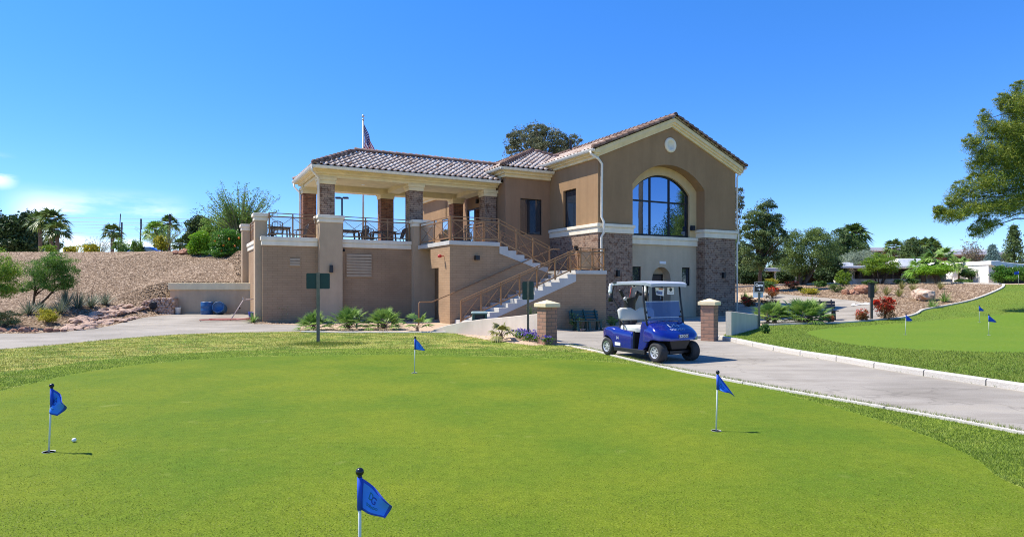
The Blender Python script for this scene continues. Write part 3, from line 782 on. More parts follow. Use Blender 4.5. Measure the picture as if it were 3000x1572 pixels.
# arched window
f = MB(); tt = np.linspace(17.12, 20.98, 33); y0, y1 = -4.08, -3.99
f.strip(list(tt), lambda t: max(4.24, arch(t, 19.05, 1.93, 6.5, .93)-.085), wa, y0, y1)
f.box(17.12, 17.21, y0, y1, 4.24, 6.46); f.box(20.87, 20.98, y0, y1, 4.24, 6.46); f.box(17.21, 20.87, y0, y1, 4.24, 4.34)
for t in (18.36, 19.66): f.box(t-.045, t+.045, y0+.004, y1-.004, 4.34, arch(t, 19.05, 1.93, 6.5, .93)-.05)
f.box(17.21, 20.87, y0+.008, y1-.008, 6.00, 6.08)
wn = part('window', f, 'bronze', label='arched upstairs window with six tinted panes')
g = MB(); pn = [17.15] + list(np.linspace(17.4, 20.7, 23)) + [20.95]
g.add([(t, -4.03, 4.28) for t in pn] + [(t, -4.03, arch(t, 19.05, 1.93, 6.5, .93)-.04) for t in pn], [(i, i+1, len(pn)+i+1, len(pn)+i) for i in range(len(pn)-1)])
part('pane', g, 'glass', wn)
# round medallion
m = MB().lathe([(.001, -.02), (.20, -.02), (.22, -.07), (.27, -.09), (.35, -.08), (.385, -.04), (.385, 0)], 40, (19.07, -4.8, 8.88), 'y')
part('medallion', m, 'white_trim', smooth=True)
# rake trims, three stepped layers on both slopes
def rake(off0, off1, sf, name='rake_trim'):
    q = MB()
    for sgn, te in ((-1, gt0+.12), (1, gt1-.12)):
        poly = [(te, roofz(te)-off0), (gm, rgz-off0), (gm, rgz-off1), (te, roofz(te)-off1)]
        if sgn > 0: poly = poly[::-1]
        q.prism(poly, 'y', sf, -4.79)
    return q
q = rake(.02, .22, -5.06); r_ = rake(.22, .33, -4.98); q.add(r_.v, r_.f); r_ = rake(.33, .45, -4.90); q.add(r_.v, r_.f)
part('rake_trim', q, 'cream')
# left and right eave cornices + gutters
w = MB(); w.box(14.12, 14.52, -5.04, 1.2, 8.00, 8.12); w.box(14.26, 14.52, -4.97, 1.2, 7.92, 8.00); w.box(14.40, 14.52, -4.89, 1.2, 7.78, 7.92)
w.box(23.79, 24.16, -4.8, 7, 8.00, 8.11); w.box(23.79, 24.05, -4.8, 7, 7.88, 8.00)
part('cornice', w, 'cream')
gutter((14.10, 1.5, 8.03), (14.10, -5.12, 8.03), (-1, 0, 0)); gutter((24.2, -5.12, 8.03), (24.2, 7, 8.03), (1, 0, 0))
downspout([(14.05, -4.85, 8.06), (14.05, -4.9, 7.92), (14.45, -4.93, 7.72), (14.66, -4.93, 7.5), (14.66, -4.9, 4.95), (14.72, -5.0, 4.72), (14.72, -5.0, 4.2), (14.66, -4.88, 4.0), (14.66, -4.88, .1)], .06)
downspout([(24.26, -4.9, 8.06), (24.24, -4.9, 7.9), (23.95, -4.86, 7.78), (23.87, -4.84, 7.6), (23.87, -4.84, 4.9), (23.97, -4.84, 4.7), (23.97, -4.84, 4.2), (23.87, -4.84, 3.95), (23.87, -4.84, .1)], .045)
# side window of the gable wing
def rect_window(plane, a0, a1, z0, z1, depth, mat='glass', mull=None):
    f = MB(); p = MB(); e = .055
    def B(a, b, c, d_, q0, q1):
        return (a, b, q0, q1, c, d_) if plane[0] == 's' else (q0, q1, a, b, c, d_)
    q0, q1 = plane[1]+depth, plane[1]+depth+.06
    f.box(*B(a0, a0+e, z0, z1, q0, q1)); f.box(*B(a1-e, a1, z0, z1, q0, q1)); f.box(*B(a0+e, a1-e, z0, z0+e, q0, q1)); f.box(*B(a0+e, a1-e, z1-e, z1, q0, q1))
    for m_ in (mull or []): f.box(*B(m_-.03, m_+.03, z0+e, z1-e, q0+.003, q1-.003))
    wn = part('window', f, 'bronze'); p.box(*B(a0+e, a1-e, z0+e, z1-e, q0+.02, q0+.03)); part('pane', p, mat, wn); return wn
rect_window(('t', 14.52), -2.92, -1.74, 4.66, 6.6, .14, 'glass_dim')
part('window_backing', box(14.86, 14.88, -2.92, -1.74, 4.6, 6.6), 'black')
# bay front with window
w = MB(); w.box(11.81, 12.70, -.41, -.15, -.3, 7.7); w.box(14.01, 14.52, -.41, -.15, -.3, 7.7); w.box(12.70, 14.01, -.41, -.15, -.3, 4.38); w.box(12.70, 14.01, -.41, -.15, 6.28, 7.7)
w.box(11.81, 12.1, -.15, 1.75, 3.0, 7.5); w.box(11.81, 12.1, 4.45, 6.5, 2.8, 7.5); w.box(11.81, 12.1, 1.75, 4.45, 6.12, 7.5)
w.box(11.81, 12.1, -.15, 6.5, -.3, 3.4)
part('wall', w, M_stucco('stucco_rose', (.32, .20, .12)))
rect_window(('s', -.41), 12.70, 14.01, 4.38, 6.28, .08, 'glass_dim', [13.2])
w = MB(); w.box(11.42, 14.5, -.84, -.41, 7.60, 7.72); w.box(11.56, 14.5, -.70, -.41, 7.48, 7.60); w.box(11.68, 14.5, -.56, -.41, 7.32, 7.48)
w.box(11.42, 11.81, -.41, 12, 7.60, 7.72); w.box(11.56, 11.81, -.41, 12, 7.48, 7.60); w.box(11.68, 11.81, -.41, 12, 7.32, 7.48)
part('cornice', w, 'cream')
gutter((11.25, -.86, 7.62), (14.48, -.86, 7.62), (0, -1, 0)); gutter((11.36, -.98, 7.62), (11.36, 12, 7.62), (-1, 0, 0))
# glazed patio doors and a small window in the wall behind the pavilion
f = MB(); q0, q1 = 11.86, 11.94
for y in (1.75, 2.62, 3.52, 4.37): f.box(q0, q1, y, y+.08, 3.6, 6.12)
f.box(q0, q1, 1.83, 4.37, 6.04, 6.12); f.box(q0, q1, 1.83, 4.37, 3.6, 3.7)
dr = part('door', f, 'bronze', label='glazed patio door in three leaves')
part('pane', MB().box(11.89, 11.90, 1.83, 2.62, 3.7, 6.04).box(11.89, 11.90, 2.70, 3.52, 3.7, 6.04).box(11.89, 11.90, 3.60, 4.37, 3.7, 6.04), 'glass_door', dr)
part('handle', MB().tube([(11.86, 2.8, 4.5), (11.78, 2.8, 4.5), (11.78, 2.8, 4.95), (11.86, 2.8, 4.95)], .015), 'steel', dr, True)
rect_window(('t', 11.81), 7.3, 8.3, 4.3, 5.9, -.03, 'glass_door')
# terrace railings
def railing(parent, pts, posts, z=lambda a: 3.82, top=1.05, nm='railing', low=.13, second=.15):
    """pts: end points (t,s); posts: parameters 0..1; z: floor height at parameter"""
    a, b = Vector(pts[0]), Vector(pts[1])
    P = lambda u, h: (a.x+(b.x-a.x)*u, a.y+(b.y-a.y)*u, z(u)+h)
    r = MB(); r.bar(P(0, top), P(1, top), .045, .035); r.bar(P(0, top-second), P(1, top-second), .05, .05); r.bar(P(0, low), P(1, low), .05, .05)
    o = part(nm, r, 'rail', parent)
    x = MB()
    for u0, u1 in zip(posts[:-1], posts[1:]):
        x.bar(P(u0, low), P(u1, top-second), .018); x.bar(P(u0, top-second), P(u1, low), .019)
    part('brace', x, 'rail', o)
    g = MB(); g.add([P(0, low), P(1, low), P(1, top-second), P(0, top-second)], [(0, 1, 2, 3)]); part('mesh_panel', g, 'mesh', o)
    for u in posts:
        part('post', MB().bar(P(u, -.02), P(u, top), .055), 'rail', o)
    return o
railing(CL, ((.24, .12), (2.32, .12)), [.02, .5, .98]); railing(CL, ((3.45, .12), (6.8, .12)), [.015, .34, .66, .985]); railing(CL, ((.1, .92), (.1, 5.9)), [.01, .25, .5, .75, .99])

# ================================================================ STAIRCASE (its own thing)
ST = thing('staircase', 'two flight concrete outdoor staircase with brown railings and block walls below', 'staircase', (P0[0], P0[1], 0), ANG)
sp = lambda n, m, mat, parent=None, smooth=False, bevel=0.0, label=None: part(n, m, mat, parent or ST, smooth, bevel, label)
LZ = 2.35; tr, ri = .43, LZ/13; tl = 12.43          # lower flight
TZ = 3.60; r2_ = (TZ-LZ)/7; tr2 = .425; tu = 9.45  # upper flight
st = MB()
for k in range(13):
    t0 = tl - tr*(12-k)
    if k < 12: st.box(t0, t0+tr, -5.98, -4.32, ri*k, ri*(k+1))
st.box(tl, 14.15, -6.02, -2.72, LZ-.17, LZ)
for k in range(6):
    t0 = tu + tr2*k; st.box(t0, t0+tr2, -4.28, -2.74, TZ-r2_*(k+2), TZ-r2_*(k+1))
st.box(7.0, tu, -4.36, -.42, TZ-.18, TZ); st.box(7.92, tu, -.42, .3, TZ-.18, TZ-.002)
sp('steps', st, 'concrete', bevel=.012)
# stringers (side faces of the flights)
q = MB(); poly = [(tl-tr*12, 0)]
for k in range(12):
    t0 = tl - tr*(12-k); poly += [(t0, ri*(k+1)-.004), (t0+tr, ri*(k+1)-.004)]
poly += [(tl+.01, LZ-.18), (tl+.01, LZ-.18-.32), (tl-tr*11.2, 0)]
q.prism(poly, 'y', -6.015, -5.985)
poly = [(tu, TZ-.18)]
for k in range(6):
    t0 = tu + tr2*k; poly += [(t0+.001, TZ-r2_*(k+1)-.004), (t0+tr2, TZ-r2_*(k+1)-.004)]
poly += [(tu+tr2*6, LZ+.02), (tu+tr2*6, LZ-.1), (tu, TZ-.18-.32)]
q.prism(poly, 'y', -4.335, -4.29)
sp('stringer', q, 'concrete')
w = MB()
w.prism([(tl-tr*11.0, -.7), (tl-tr*11.0, .02), (tl, LZ-.50), (tl, LZ-.17), (14.12, LZ-.17), (14.12, -.7)], 'y', -5.985, -5.8)
w.box(13.9, 14.12, -5.8, -2.75, -.7, LZ-.17)
w.prism([(7.05, -.3), (7.05, TZ-.18), (tu, TZ-.18), (tu, TZ-.5), (tu+tr2*6, LZ-.1), (tl, LZ-.17), (tl, -.3)], 'y', -4.3, -4.1)
w.box(7.05, 7.25, -4.1, -3.0, -.3, TZ-.18); w.box(7.05, 7.25, -3.0, -2.0, 2.46, TZ-.18)
sp('wall', w, 'block')
sp('door', box(7.5, 7.55, -3.4, -1.9, -.2, 2.46), 'door')  # no door: dark sheet added inside the open doorway to stand for shade
w = MB(); w.box(7.9, 11.8, -.3, -.1, -.3, 3.4); sp('wall', w, 'block')
# bell horn on the side wall
m = MB().lathe([(.02, 0), (.02, .10), (.07, .14), (.075, .22), (.055, .27), (.001, .28)], 14, (7.04, -3.65, 2.95), 'x')
m.v = [(7.04 - (v[0]-7.04), v[1], v[2]) for v in m.v]
sp('fire_alarm', m, 'red', smooth=True)
# railings
zl = lambda u: TZ
railing(ST, ((7.1, -.45), (7.1, -4.25)), [.01, .5, .99], zl, nm='railing')
railing(ST, ((7.1, -4.27), (tu, -4.27)), [.01, .49, .995], zl)
railing(ST, ((tu+.02, -4.27), (12.12, -4.27)), [.33, .66, .998], lambda u: TZ-.05 - u*2.67*(r2_/tr2) , top=1.07)
railing(ST, ((tu, -2.72), (12.12, -2.72)), [.01, .33, .66, .998], lambda u: TZ-.05 - u*2.67*(r2_/tr2), top=1.07)
railing(ST, ((tu, -.5), (tu, -2.7)), [.02, .5, .98], zl)
tA = 6.85
zlow = lambda u: (ri*.6) + u*((LZ) - ri*.6)
railing(ST, ((tA, -5.95), (tl, -5.95)), [.0, .165, .33, .49, .645, .81, .955], lambda u: .12 + u*(LZ-.12), top=.93, second=.10, low=.10)
railing(ST, ((tl+.15, -5.95), (14.05, -5.95)), [.1, .55, .985], lambda u: LZ, top=1.0)
railing(ST, ((14.08, -5.9), (14.08, -2.8)), [.01, .35, .68, .99], lambda u: LZ, top=1.0)
part('panel', box(13.45, 14.0, -4.95, -4.92, LZ+.1, LZ+.88), M_plain('tan_board', (.50, .36, .21), .7), ST)
h = MB().tube([(5.55, -4.55, .0), (5.55, -4.55, .92), (5.6, -4.55, .97), (6.15, -4.5, .97), (7.0, -4.42, 1.28), (12.2, -4.40, LZ+1.02), (12.6, -4.40, LZ+1.02)], .024, 8)
for t in (8.0, 9.5, 11.0): h.tube([(t, -4.3, 1.28+(t-7)*.4), (t, -4.40, 1.28+(t-7)*.4)], .012, 6)
sp('handrail', h, 'rail', smooth=True)
# ================================================================ SMALL THINGS
def text_mesh(s, size, bold=0.0):
    cu = bpy.data.curves.new('lettering', 'FONT'); cu.body = s; cu.size = size; cu.align_x = 'CENTER'; cu.align_y = 'CENTER'; cu.offset = bold
    cu.resolution_u = 3
    o = bpy.data.objects.new('lettering', cu); COL.objects.link(o)
    dg = bpy.context.evaluated_depsgraph_get(); me = bpy.data.meshes.new_from_object(o.evaluated_get(dg))
    vs = [tuple(v.co) for v in me.vertices]; fs = [tuple(p.vertices) for p in me.polygons]
    bpy.data.objects.remove(o); bpy.data.curves.remove(cu); bpy.data.meshes.remove(me)
    return vs, fs
def yaw_to_cam(p, extra=0.0):
    return math.atan2(p.y, p.x) - PI/2 + extra

K['flag_blue'] = M_plain('flag_cloth', (.012, .075, .50), .75, var=.1)
K['flag_light'] = M_plain('flag_print', (.05, .25, .82), .75, var=.08)
K['flag_green'] = M_plain('flag_green_ink', (.01, .17, .22), .75)
K['flag_navy'] = M_plain('flag_navy_ink', (.008, .05, .34), .75)
K['stick'] = M_plain('flagstick_paint', (.72, .74, .70), .35, var=.03)
K['ball_black'] = M_plain('black_knob', (.012, .012, .014), .25)
K['cup'] = M_plain('cup_liner', (.75, .75, .72), .5); K['hole'] = M_plain('cup_dark', (.012, .014, .008), .9)

def golf_flag(X, Y, hgt, label, top_end, low_end, lean=0.0, curl=.0, print_=True, H=.20):
    """small practice green flag; top_end, low_end: where the two fly corners hang relative to the hoist top"""
    p = gp(X, Y)
    r = thing('golf_flag', label, 'golf flag', p, 0, 'blue practice flags on the greens')
    lx = lean*hgt
    MB().tube([(0, 0, -.02), (lx*.5, 0, hgt*.5), (lx, 0, hgt)], .0085, 8).build('flagstick', K['stick'], r, True)
    MB().sphere((lx, 0, hgt+.024), .022, 14, 10).lathe([(.012, hgt-.012), (.012, hgt+.012)], 8, (lx, 0, 0)).build('knob', K['ball_black'], r, True)
    MB().lathe([(.054, .0035), (.056, .006), (.053, .006), (.052, .001)], 20).build('cup', K['cup'], r, True)
    MB().lathe([(.001, .0035), (.053, .0035)], 20).build('hole', K['hole'], r)
    W = .28; ang = -.12; ca, sa = math.cos(ang), math.sin(ang)
    def cl(u, v, off=0.0):
        # u along the fly 0..1, v down the hoist 0..1
        tx, tz = top_end[0]*u, top_end[1]*u**1.12; bx, bz = low_end[0]*u, -H + (low_end[1]+H)*u
        xx0 = tx*(1-v) + bx*v - .10*curl*math.sin(v*PI*.9)*u*(1-u)*1.2; zz = hgt - .005 + tz*(1-v) + bz*v
        fold = curl*math.sin(u*5.0 + v*2.2)*u**.8*.030 + .010*math.sin(u*7+v*3)*u + .03*curl*math.sin(v*4)*u
        xx = xx0*ca - (fold + off)*sa; yy = xx0*sa + (fold + off)*ca
        return (lx*(zz/hgt) + xx + .006*ca, yy + .006*sa, zz)
    def sheet(u0, u1, v0, v1, off, nu=14, nv=8):
        m = MB(); vs = [cl(u0+(u1-u0)*i/nu, v0+(v1-v0)*j/nv, off) for i in range(nu+1) for j in range(nv+1)]
        m.add(vs, [(i*(nv+1)+j, (i+1)*(nv+1)+j, (i+1)*(nv+1)+j+1, i*(nv+1)+j+1) for i in range(nu) for j in range(nv)]); return m
    c = sheet(0, 1, 0, 1, 0).tube([(lx, 0, hgt-.005-H), (lx, 0, hgt-.004)], .0135, 8).build('cloth', K['flag_blue'], r, True)
    so = c.modifiers.new('thick', 'SOLIDIFY'); so.thickness = .0016; so.offset = 0
    if print_:
        for off in (-.0022, .0022):
            sheet(.10, .93, .10, .90, off).build('print', K['flag_light'], c, True)
        for txt, size, cu, cvv, k in (('D', .060, .43, .36, 'flag_green'), ('G', .068, .55, .41, 'flag_navy'), ('DORADO', .026, .52, .68, 'flag_green')):
            vs, fs = text_mesh(txt, size, .0006)
            m = MB().add([cl(min(.97, cu + x/W), min(.97, cvv - y/H), -.0042) for x, y, z in vs], fs); m.build('lettering', K[k], c)
    return r
golf_flag(1054, 1741, .615, 'blue flag on the nearest stick at the bottom edge of the green', (.172, -.140), (.132, -.204), 0, .6, True, .168)
golf_flag(143, 1327, .62, 'blue flag folded on a leaning stick beside the white ball', (.175, -.150), (.070, -.262), .045, 1.5)
golf_flag(2098, 1263, .63, 'blue flag hanging limp on the stick near the road kerb', (.175, -.235), (.135, -.20), .028, 1.5, True, .165)
golf_flag(1214, 1092, .64, 'blue flag at the far rim of the near green before the low curved wall', (.185, -.195), (.180, -.215), .02, .5)
golf_flag(2652, 980, .66, 'blue flag on the far green nearest the red shrub', (.20, -.17), (.165, -.20), .05, .5, False)
golf_flag(2869, 943, .66, 'blue flag standing farthest back on the far green', (.19, -.19), (.15, -.20), .0, .5, False)
golf_flag(2897, 982, .66, 'blue flag on the far green with white stick in front of the boulder bed', (.23, -.21), (.20, -.225), .0, .5, False)
golf_flag(2984, 836, .9, 'small blue flag at the vine covered house wall', (-.25, -.05), (-.25, -.21), .0, .3, False)
p = gp(217, 1296)
b = MB().sphere((0, 0, .0213), .0213, 20, 14).build('golf_ball', K['white'], None, True); b.location = p
tag(b, 'white golf ball lying on the putting green near a flag', 'golf ball')

# ---- masonry pillars with pale caps
def gate_pillar(X, Y, yaw, label, hb=1.06):
    p = gp(X, Y); r = thing('gate_pillar', label, 'pillar', p, yaw, 'block pillars beside the cart road')
    MB().box(-.20, .20, 0, .40, -.2, hb).build('shaft', K['slump'], r, bevel=.012)
    MB().box(-.265, .265, -.065, .465, hb, hb+.10).add([(-.265, -.065, hb+.10), (.265, -.065, hb+.10), (.265, .465, hb+.10), (-.265, .465, hb+.10), (0, .20, hb+.20)], [(0, 1, 4), (1, 2, 4), (2, 3, 4), (3, 0, 4)]).build('cap', K['cream'], r, bevel=.012)
    return r
gate_pillar(1616, 1009, .62, 'block pillar with pale pointed cap beside the purple flowers', 1.03)
gate_pillar(2098, 998, .95, 'block pillar with pale pointed cap at the lawn corner beside the stub wall', 1.06)
# ---- low curved stucco wall
def low_wall(name, label, line, tops, th=.18):
    m = MB(); n = len(line); ring = []
    for i, p in enumerate(line):
        a = Vector(line[max(0, i-1)]); b = Vector(line[min(n-1, i+1)]); t = (b-a).normalized(); nn = Vector((-t.y, t.x))*th/2; q = Vector(p)
        ring.append([(q.x-nn.x, q.y-nn.y, -.25), (q.x-nn.x, q.y-nn.y, tops[i]-.015), (q.x-nn.x*.7, q.y-nn.y*.7, tops[i]), (q.x+nn.x*.7, q.y+nn.y*.7, tops[i]), (q.x+nn.x, q.y+nn.y, tops[i]-.015), (q.x+nn.x, q.y+nn.y, -.25)])
    vs = [v for r in ring for v in r]; fs = []
    for i in range(n-1):
        for k in range(5): fs.append((i*6+k, i*6+k+1, (i+1)*6+k+1, (i+1)*6+k))
    fs += [(0, 1, 2, 3, 4, 5), tuple((n-1)*6+k for k in (5, 4, 3, 2, 1, 0))]
    o = m.add(vs, fs).build(name, K['wall_grey']); return tag(o, label, 'wall')
us = np.linspace(0, 1, 24)
A, B_ = Vector((.98, 18.35)), Vector((-2.85, 22.6))
line = [A.lerp(B_, u) + Vector((.25, .35))*math.sin(u*PI)*.8 for u in us]
tops = list(np.interp(us, [0, .17, .36, .55, .74, .88, .95, 1], [.84, .75, .64, .54, .40, .24, .13, .02]))
low_wall('garden_wall', 'low grey stucco wall curving down to the ground from a block pillar', line, tops)
A = gp(2112, 985).to_2d() + Vector((.35, .3)); B_ = gp(2224, 962).to_2d() + Vector((.15, .5))
low_wall('garden_wall', 'short grey stucco stub wall sloping from the pillar toward the sign post', [A.lerp(B_, u) for u in np.linspace(0, 1, 10)], [.80 - .30*u for u in np.linspace(0, 1, 10)])
# ---- retaining wall on the left
m = MB().box(-17.45, -12.35, 32.35, 32.6, -.2, 1.45); c = MB().box(-17.52, -12.4, 32.28, 32.66, 1.45, 1.80)
r = thing('retaining_wall', 'tan stucco retaining wall with pale coping holding back the gravel bank', 'wall')
m.build('wall', K['stucco_tan'], r); c.build('coping', K['cream'], r, bevel=.02)
MB().lathe([(.001, 0), (.05, 0), (.05, .03)], 12, (-13.9, 32.34, .52), 'y').build('drain_hole', K['black'], r)

# ---- signs
K['sign_green'] = M_plain('sign_back_green', (.010, .042, .030), .5, var=.15)
K['sign_face'] = M_plain('sign_face', (.008, .010, .010), .4)
def post_sign(X, Y, label, wpx, hpx, top_px, post_px, boards, lettering=None, d=None, postmat='postmetal', lean=0):
    p = gp(X, Y); sc = p.y/F; r = thing('post_sign', label, 'sign', p, yaw_to_cam(p))
    top = (Y-top_px)*sc
    pw = post_px*sc
    m = MB().box(-pw/2, pw/2, .0, .012, -.1, top+.015).box(-pw/2, -pw/2+.008, -.03, .0, -.1, top+.015).box(pw/2-.008, pw/2, -.03, .0, -.1, top+.015)
    m.build('post', K[postmat], r)
    w, h = wpx*sc, hpx*sc; q = .035
    poly = []
    for cx, cz, a0 in ((w/2-q, q, -PI/2), (w/2-q, h-q, 0), (-w/2+q, h-q, PI/2), (-w/2+q, q, PI)):
        poly += [(cx+q*math.cos(a0+k*PI/8), top-h+cz+q*math.sin(a0+k*PI/8)) for k in range(5)]
    front = lettering is not None
    y0 = -.045 if front else .014
    MB().prism(poly, 'y', y0, y0+.006).build('board', K['sign_face' if front else 'sign_green'], r)
    return r, w, h, top
post_sign(932, 1004, 'wide green sign board seen from behind on a metal post', 66, 46, 800, 9.5, 1)
post_sign(1547, 992, 'tall narrow green sign board seen from behind beside the purple flowers', 34, 53, 825, 6.5, 1)
r, w, h, top = post_sign(2224, 962, 'black cart sign with white arrow on a post above the lawn', 29, 31, 825, 5.5, 1, 'Carts')
fr = MB()
for a in ((-w/2+.018, w/2-.018, top-.020, top-.012), (-w/2+.018, w/2-.018, top-h+.012, top-h+.020)): fr.box(a[0], a[1], -.048, -.045, a[2], a[3])
for s_ in (-1, 1): x = s_*(w/2-.016); fr.box(min(x, x-s_*.008), max(x, x-s_*.008), -.048, -.045, top-h+.03, top-.03)
fr.build('border', K['white'], r)
vs, fs = text_mesh('Carts', .135, .006)
MB().add([(x*.86, -.0475, top-.135+y*1.15) for x, y, z in vs], fs).build('lettering', K['white'], r)
ar = MB(); z = top-.29
ar.box(-.055, .05, -.0485, -.0455, z-.010, z+.010)
ar.add([(.055, -.0485, z), (.0, -.0485, z+.05), (-.012, -.0485, z+.036), (.028, -.0485, z), (-.012, -.0485, z-.036), (.0, -.0485, z-.05)], [(0, 1, 2, 3), (0, 3, 4, 5)])
ar.build('arrow', K['white'], r)
MB().box(-w/2-.03, w/2-.04, .02, .026, top-h-.21, top-.2).build('back_board', M_plain('pale_sign_back', (.55, .62, .68), .5), r)
p = gp(2553, 938); r = thing('ball_washer_post', 'dark square post with a black box on top beside the red shrub', 'post', p)
MB().box(-.05, .05, -.05, .05, -.1, 1.35).build('post', M_plain('weathered_post', (.10, .085, .07), .8), r, bevel=.008)
MB().box(-.10, .09, -.09, .09, 1.02, 1.62).box(-.13, .12, -.11, .11, 1.62, 1.66).build('box', K['black'], r, bevel=.01)

# ---- litter bin
p = gp(1406, 962); p.z = 0; r = thing('litter_bin', 'green litter bin with dark slot standing in front of the stairs', 'bin', Vector((-1.13, 22.0, 0.0)), .1)
K['bin'] = M_plain('bin_green', (.022, .075, .055), .5)
MB().frustum(-.24, .24, -.24, .24, 0, .46, -.015).box(-.255, .255, -.255, .255, .46, .50).box(-.25, -.17, -.25, .25, .50, .68).box(.17, .25, -.25, .25, .50, .68).box(-.17, .17, .22, .25, .50, .68).box(-.17, .17, -.25, -.235, .64, .68).build('body', K['bin'], r, bevel=.008)
MB().box(-.28, .28, -.29, .29, .68, .71).frustum(-.28, .28, -.29, .29, .71, .745, .03).build('lid', M_plain('bin_lid', (.30, .40, .36), .5), r, bevel=.006)
MB().box(-.16, .16, -.20, -.19, .50, .64).build('slot', K['black'], r)

# ---- benches
K['bench'] = M_plain('bench_green', (.016, .060, .055), .45)
def bench(p, yaw, label, L=1.5, mat='bench'):
    r = thing('park_bench', label, 'bench', p, yaw)
    s = MB()
    for k in range(4): s.box(-L/2, L/2, -.24+.125*k, -.135+.125*k, .43, .465)
    s.build('seat', K[mat], r, bevel=.006)
    b = MB()
    for k in range(3):
        z0 = .52+.125*k; y0 = .28+.03*k
        b.add([(-L/2, y0, z0), (L/2, y0, z0), (L/2, y0+.035, z0), (-L/2, y0+.035, z0), (-L/2, y0+.025, z0+.105), (L/2, y0+.025, z0+.105), (L/2, y0+.06, z0+.105), (-L/2, y0+.06, z0+.105)],
              [(0, 3, 2, 1), (4, 5, 6, 7), (0, 1, 5, 4), (1, 2, 6, 5), (2, 3, 7, 6), (3, 0, 4, 7)])
    b.build('backrest', K[mat], r, bevel=.006)
    for x in (-L/2+.16, 0, L/2-.16):
        MB().bar((x, -.20, 0), (x, -.12, .43), .06, .10).build('leg', K[mat], r)
        MB().bar((x, .20, 0), (x, .12, .43), .06, .10).bar((x, .14, .43), (x, .385, .93), .05, .06).build('leg', K[mat], r)
    return r
bq = wts(12.55, -6.75); bq.z = float(height(bq.x, bq.y)); bench(bq, ANG-.05, 'green slatted bench on the shaded paving beside the stair wall')
bp = gp(2408, 938); bench(bp, yaw_to_cam(bp) + .25, 'dark bench half hidden behind the fan palm at the road bend', 1.3, 'black')

# ---- barrels, bucket, hose
K['barrel'] = M_plain('blue_plastic', (.018, .095, .25), .45, bmp=.1)
prof = [(.001, 0), (.27, 0), (.285, .03), (.285, .20), (.295, .22), (.285, .24), (.285, .42), (.295, .44), (.285, .46), (.285, .62), (.27, .65), (.25, .65), (.25, .63), (.001, .63)]
p = Vector((at(606, 920, 31.9).x, 31.9, .2)); o = MB().lathe(prof, 22).build('barrel', K['barrel'], None, True); o.location = p; tag(o, 'blue plastic barrel standing upright against the tan wall', 'barrel')
o = MB().lathe([(r_, z_) for r_, z_ in prof], 22).build('barrel', K['barrel'], None, True); o.location = (at(641, 905, 31.7).x, 32.0, .2+.27); o.rotation_euler = (1.35, .15, .15)
tag(o, 'blue plastic barrel lying on its side with its end showing', 'barrel')
r = thing('bucket', 'white plastic bucket on the ground at the end of the tan wall', 'bucket', (at(521, 920, 32.0).x, 32.0, .2))
MB().lathe([(.001, 0), (.12, 0), (.15, .34), (.158, .345), (.158, .37), (.145, .37), (.115, .02), (.001, .02)], 20).build('body', K['white'], r, True)
MB().tube([(.155*math.cos(a), .02, .35+.12*math.sin(a)) for a in np.linspace(0, PI, 12)], .006, 6).build('handle', K['steel'], r, True)
hp = gp(668, 938); pts = []
for i in range(90):
    a = i*.33; rr = .55 + .12*math.sin(i*.7) + .25*math.sin(i*.11)
    pts.append((hp.x + rr*1.5*math.cos(a) + .006*i, hp.y + rr*.7*math.sin(a), float(height(hp.x, hp.y)) + .025 + .0015*i % .06))
pts += [(hp.x+1.2, hp.y-.1, .24), (hp.x+1.5, hp.y-.2, .3), (hp.x+1.65, hp.y-.2, .27)]
o = MB().tube(pts, .018, 6).build('hose', M_plain('red_hose', (.38, .07, .05), .55), None, True); tag(o, 'red garden hose lying coiled on the driveway', 'hose')
p = wts(-.75, 1.6, .1)
r = thing('hose_bib', 'white standing pipe leaning at the wall corner with a tap', 'pipe', p)
MB().tube([(.55, .1, .95), (.25, .05, .92), (.12, 0, .9), (-.25, -.5, .0)], .022, 8).build('pipe', M_plain('pvc_pipe', (.5, .4, .36), .6), r, True)
MB().tube([(.12, 0, .9), (.12, 0, .99)], .03, 8).lathe([(.05, 1.0), (.05, 1.02)], 10, (.12, 0, 0)).build('tap', K['steel'], r, True)
p = wts(-.35, 1.1, .1); o = MB().lathe([(.001, 0), (.10, 0), (.13, .36), (.135, .37), (.12, .37), (.10, .03), (.001, .03)], 18).build('bucket', M_plain('blue_bucket_plastic', (.02, .05, .42), .4), None, True)
o.location = p; tag(o, 'small blue bucket tucked beside the terrace wall corner', 'bucket')
p = gp(1060, 962); r = thing('pipe_guard', 'low green pipe frame among the fan palms', 'pipe', p, .0)
MB().tube([(-.22, .1, 0), (-.22, .1, .22), (-.19, .1, .25), (.55, .25, .25), (.58, .25, .22), (.58, .25, 0)], .035, 8).tube([(-.2, .1, .10), (.56, .25, .10)], .025, 8).build('frame', K['bin'], r, True)

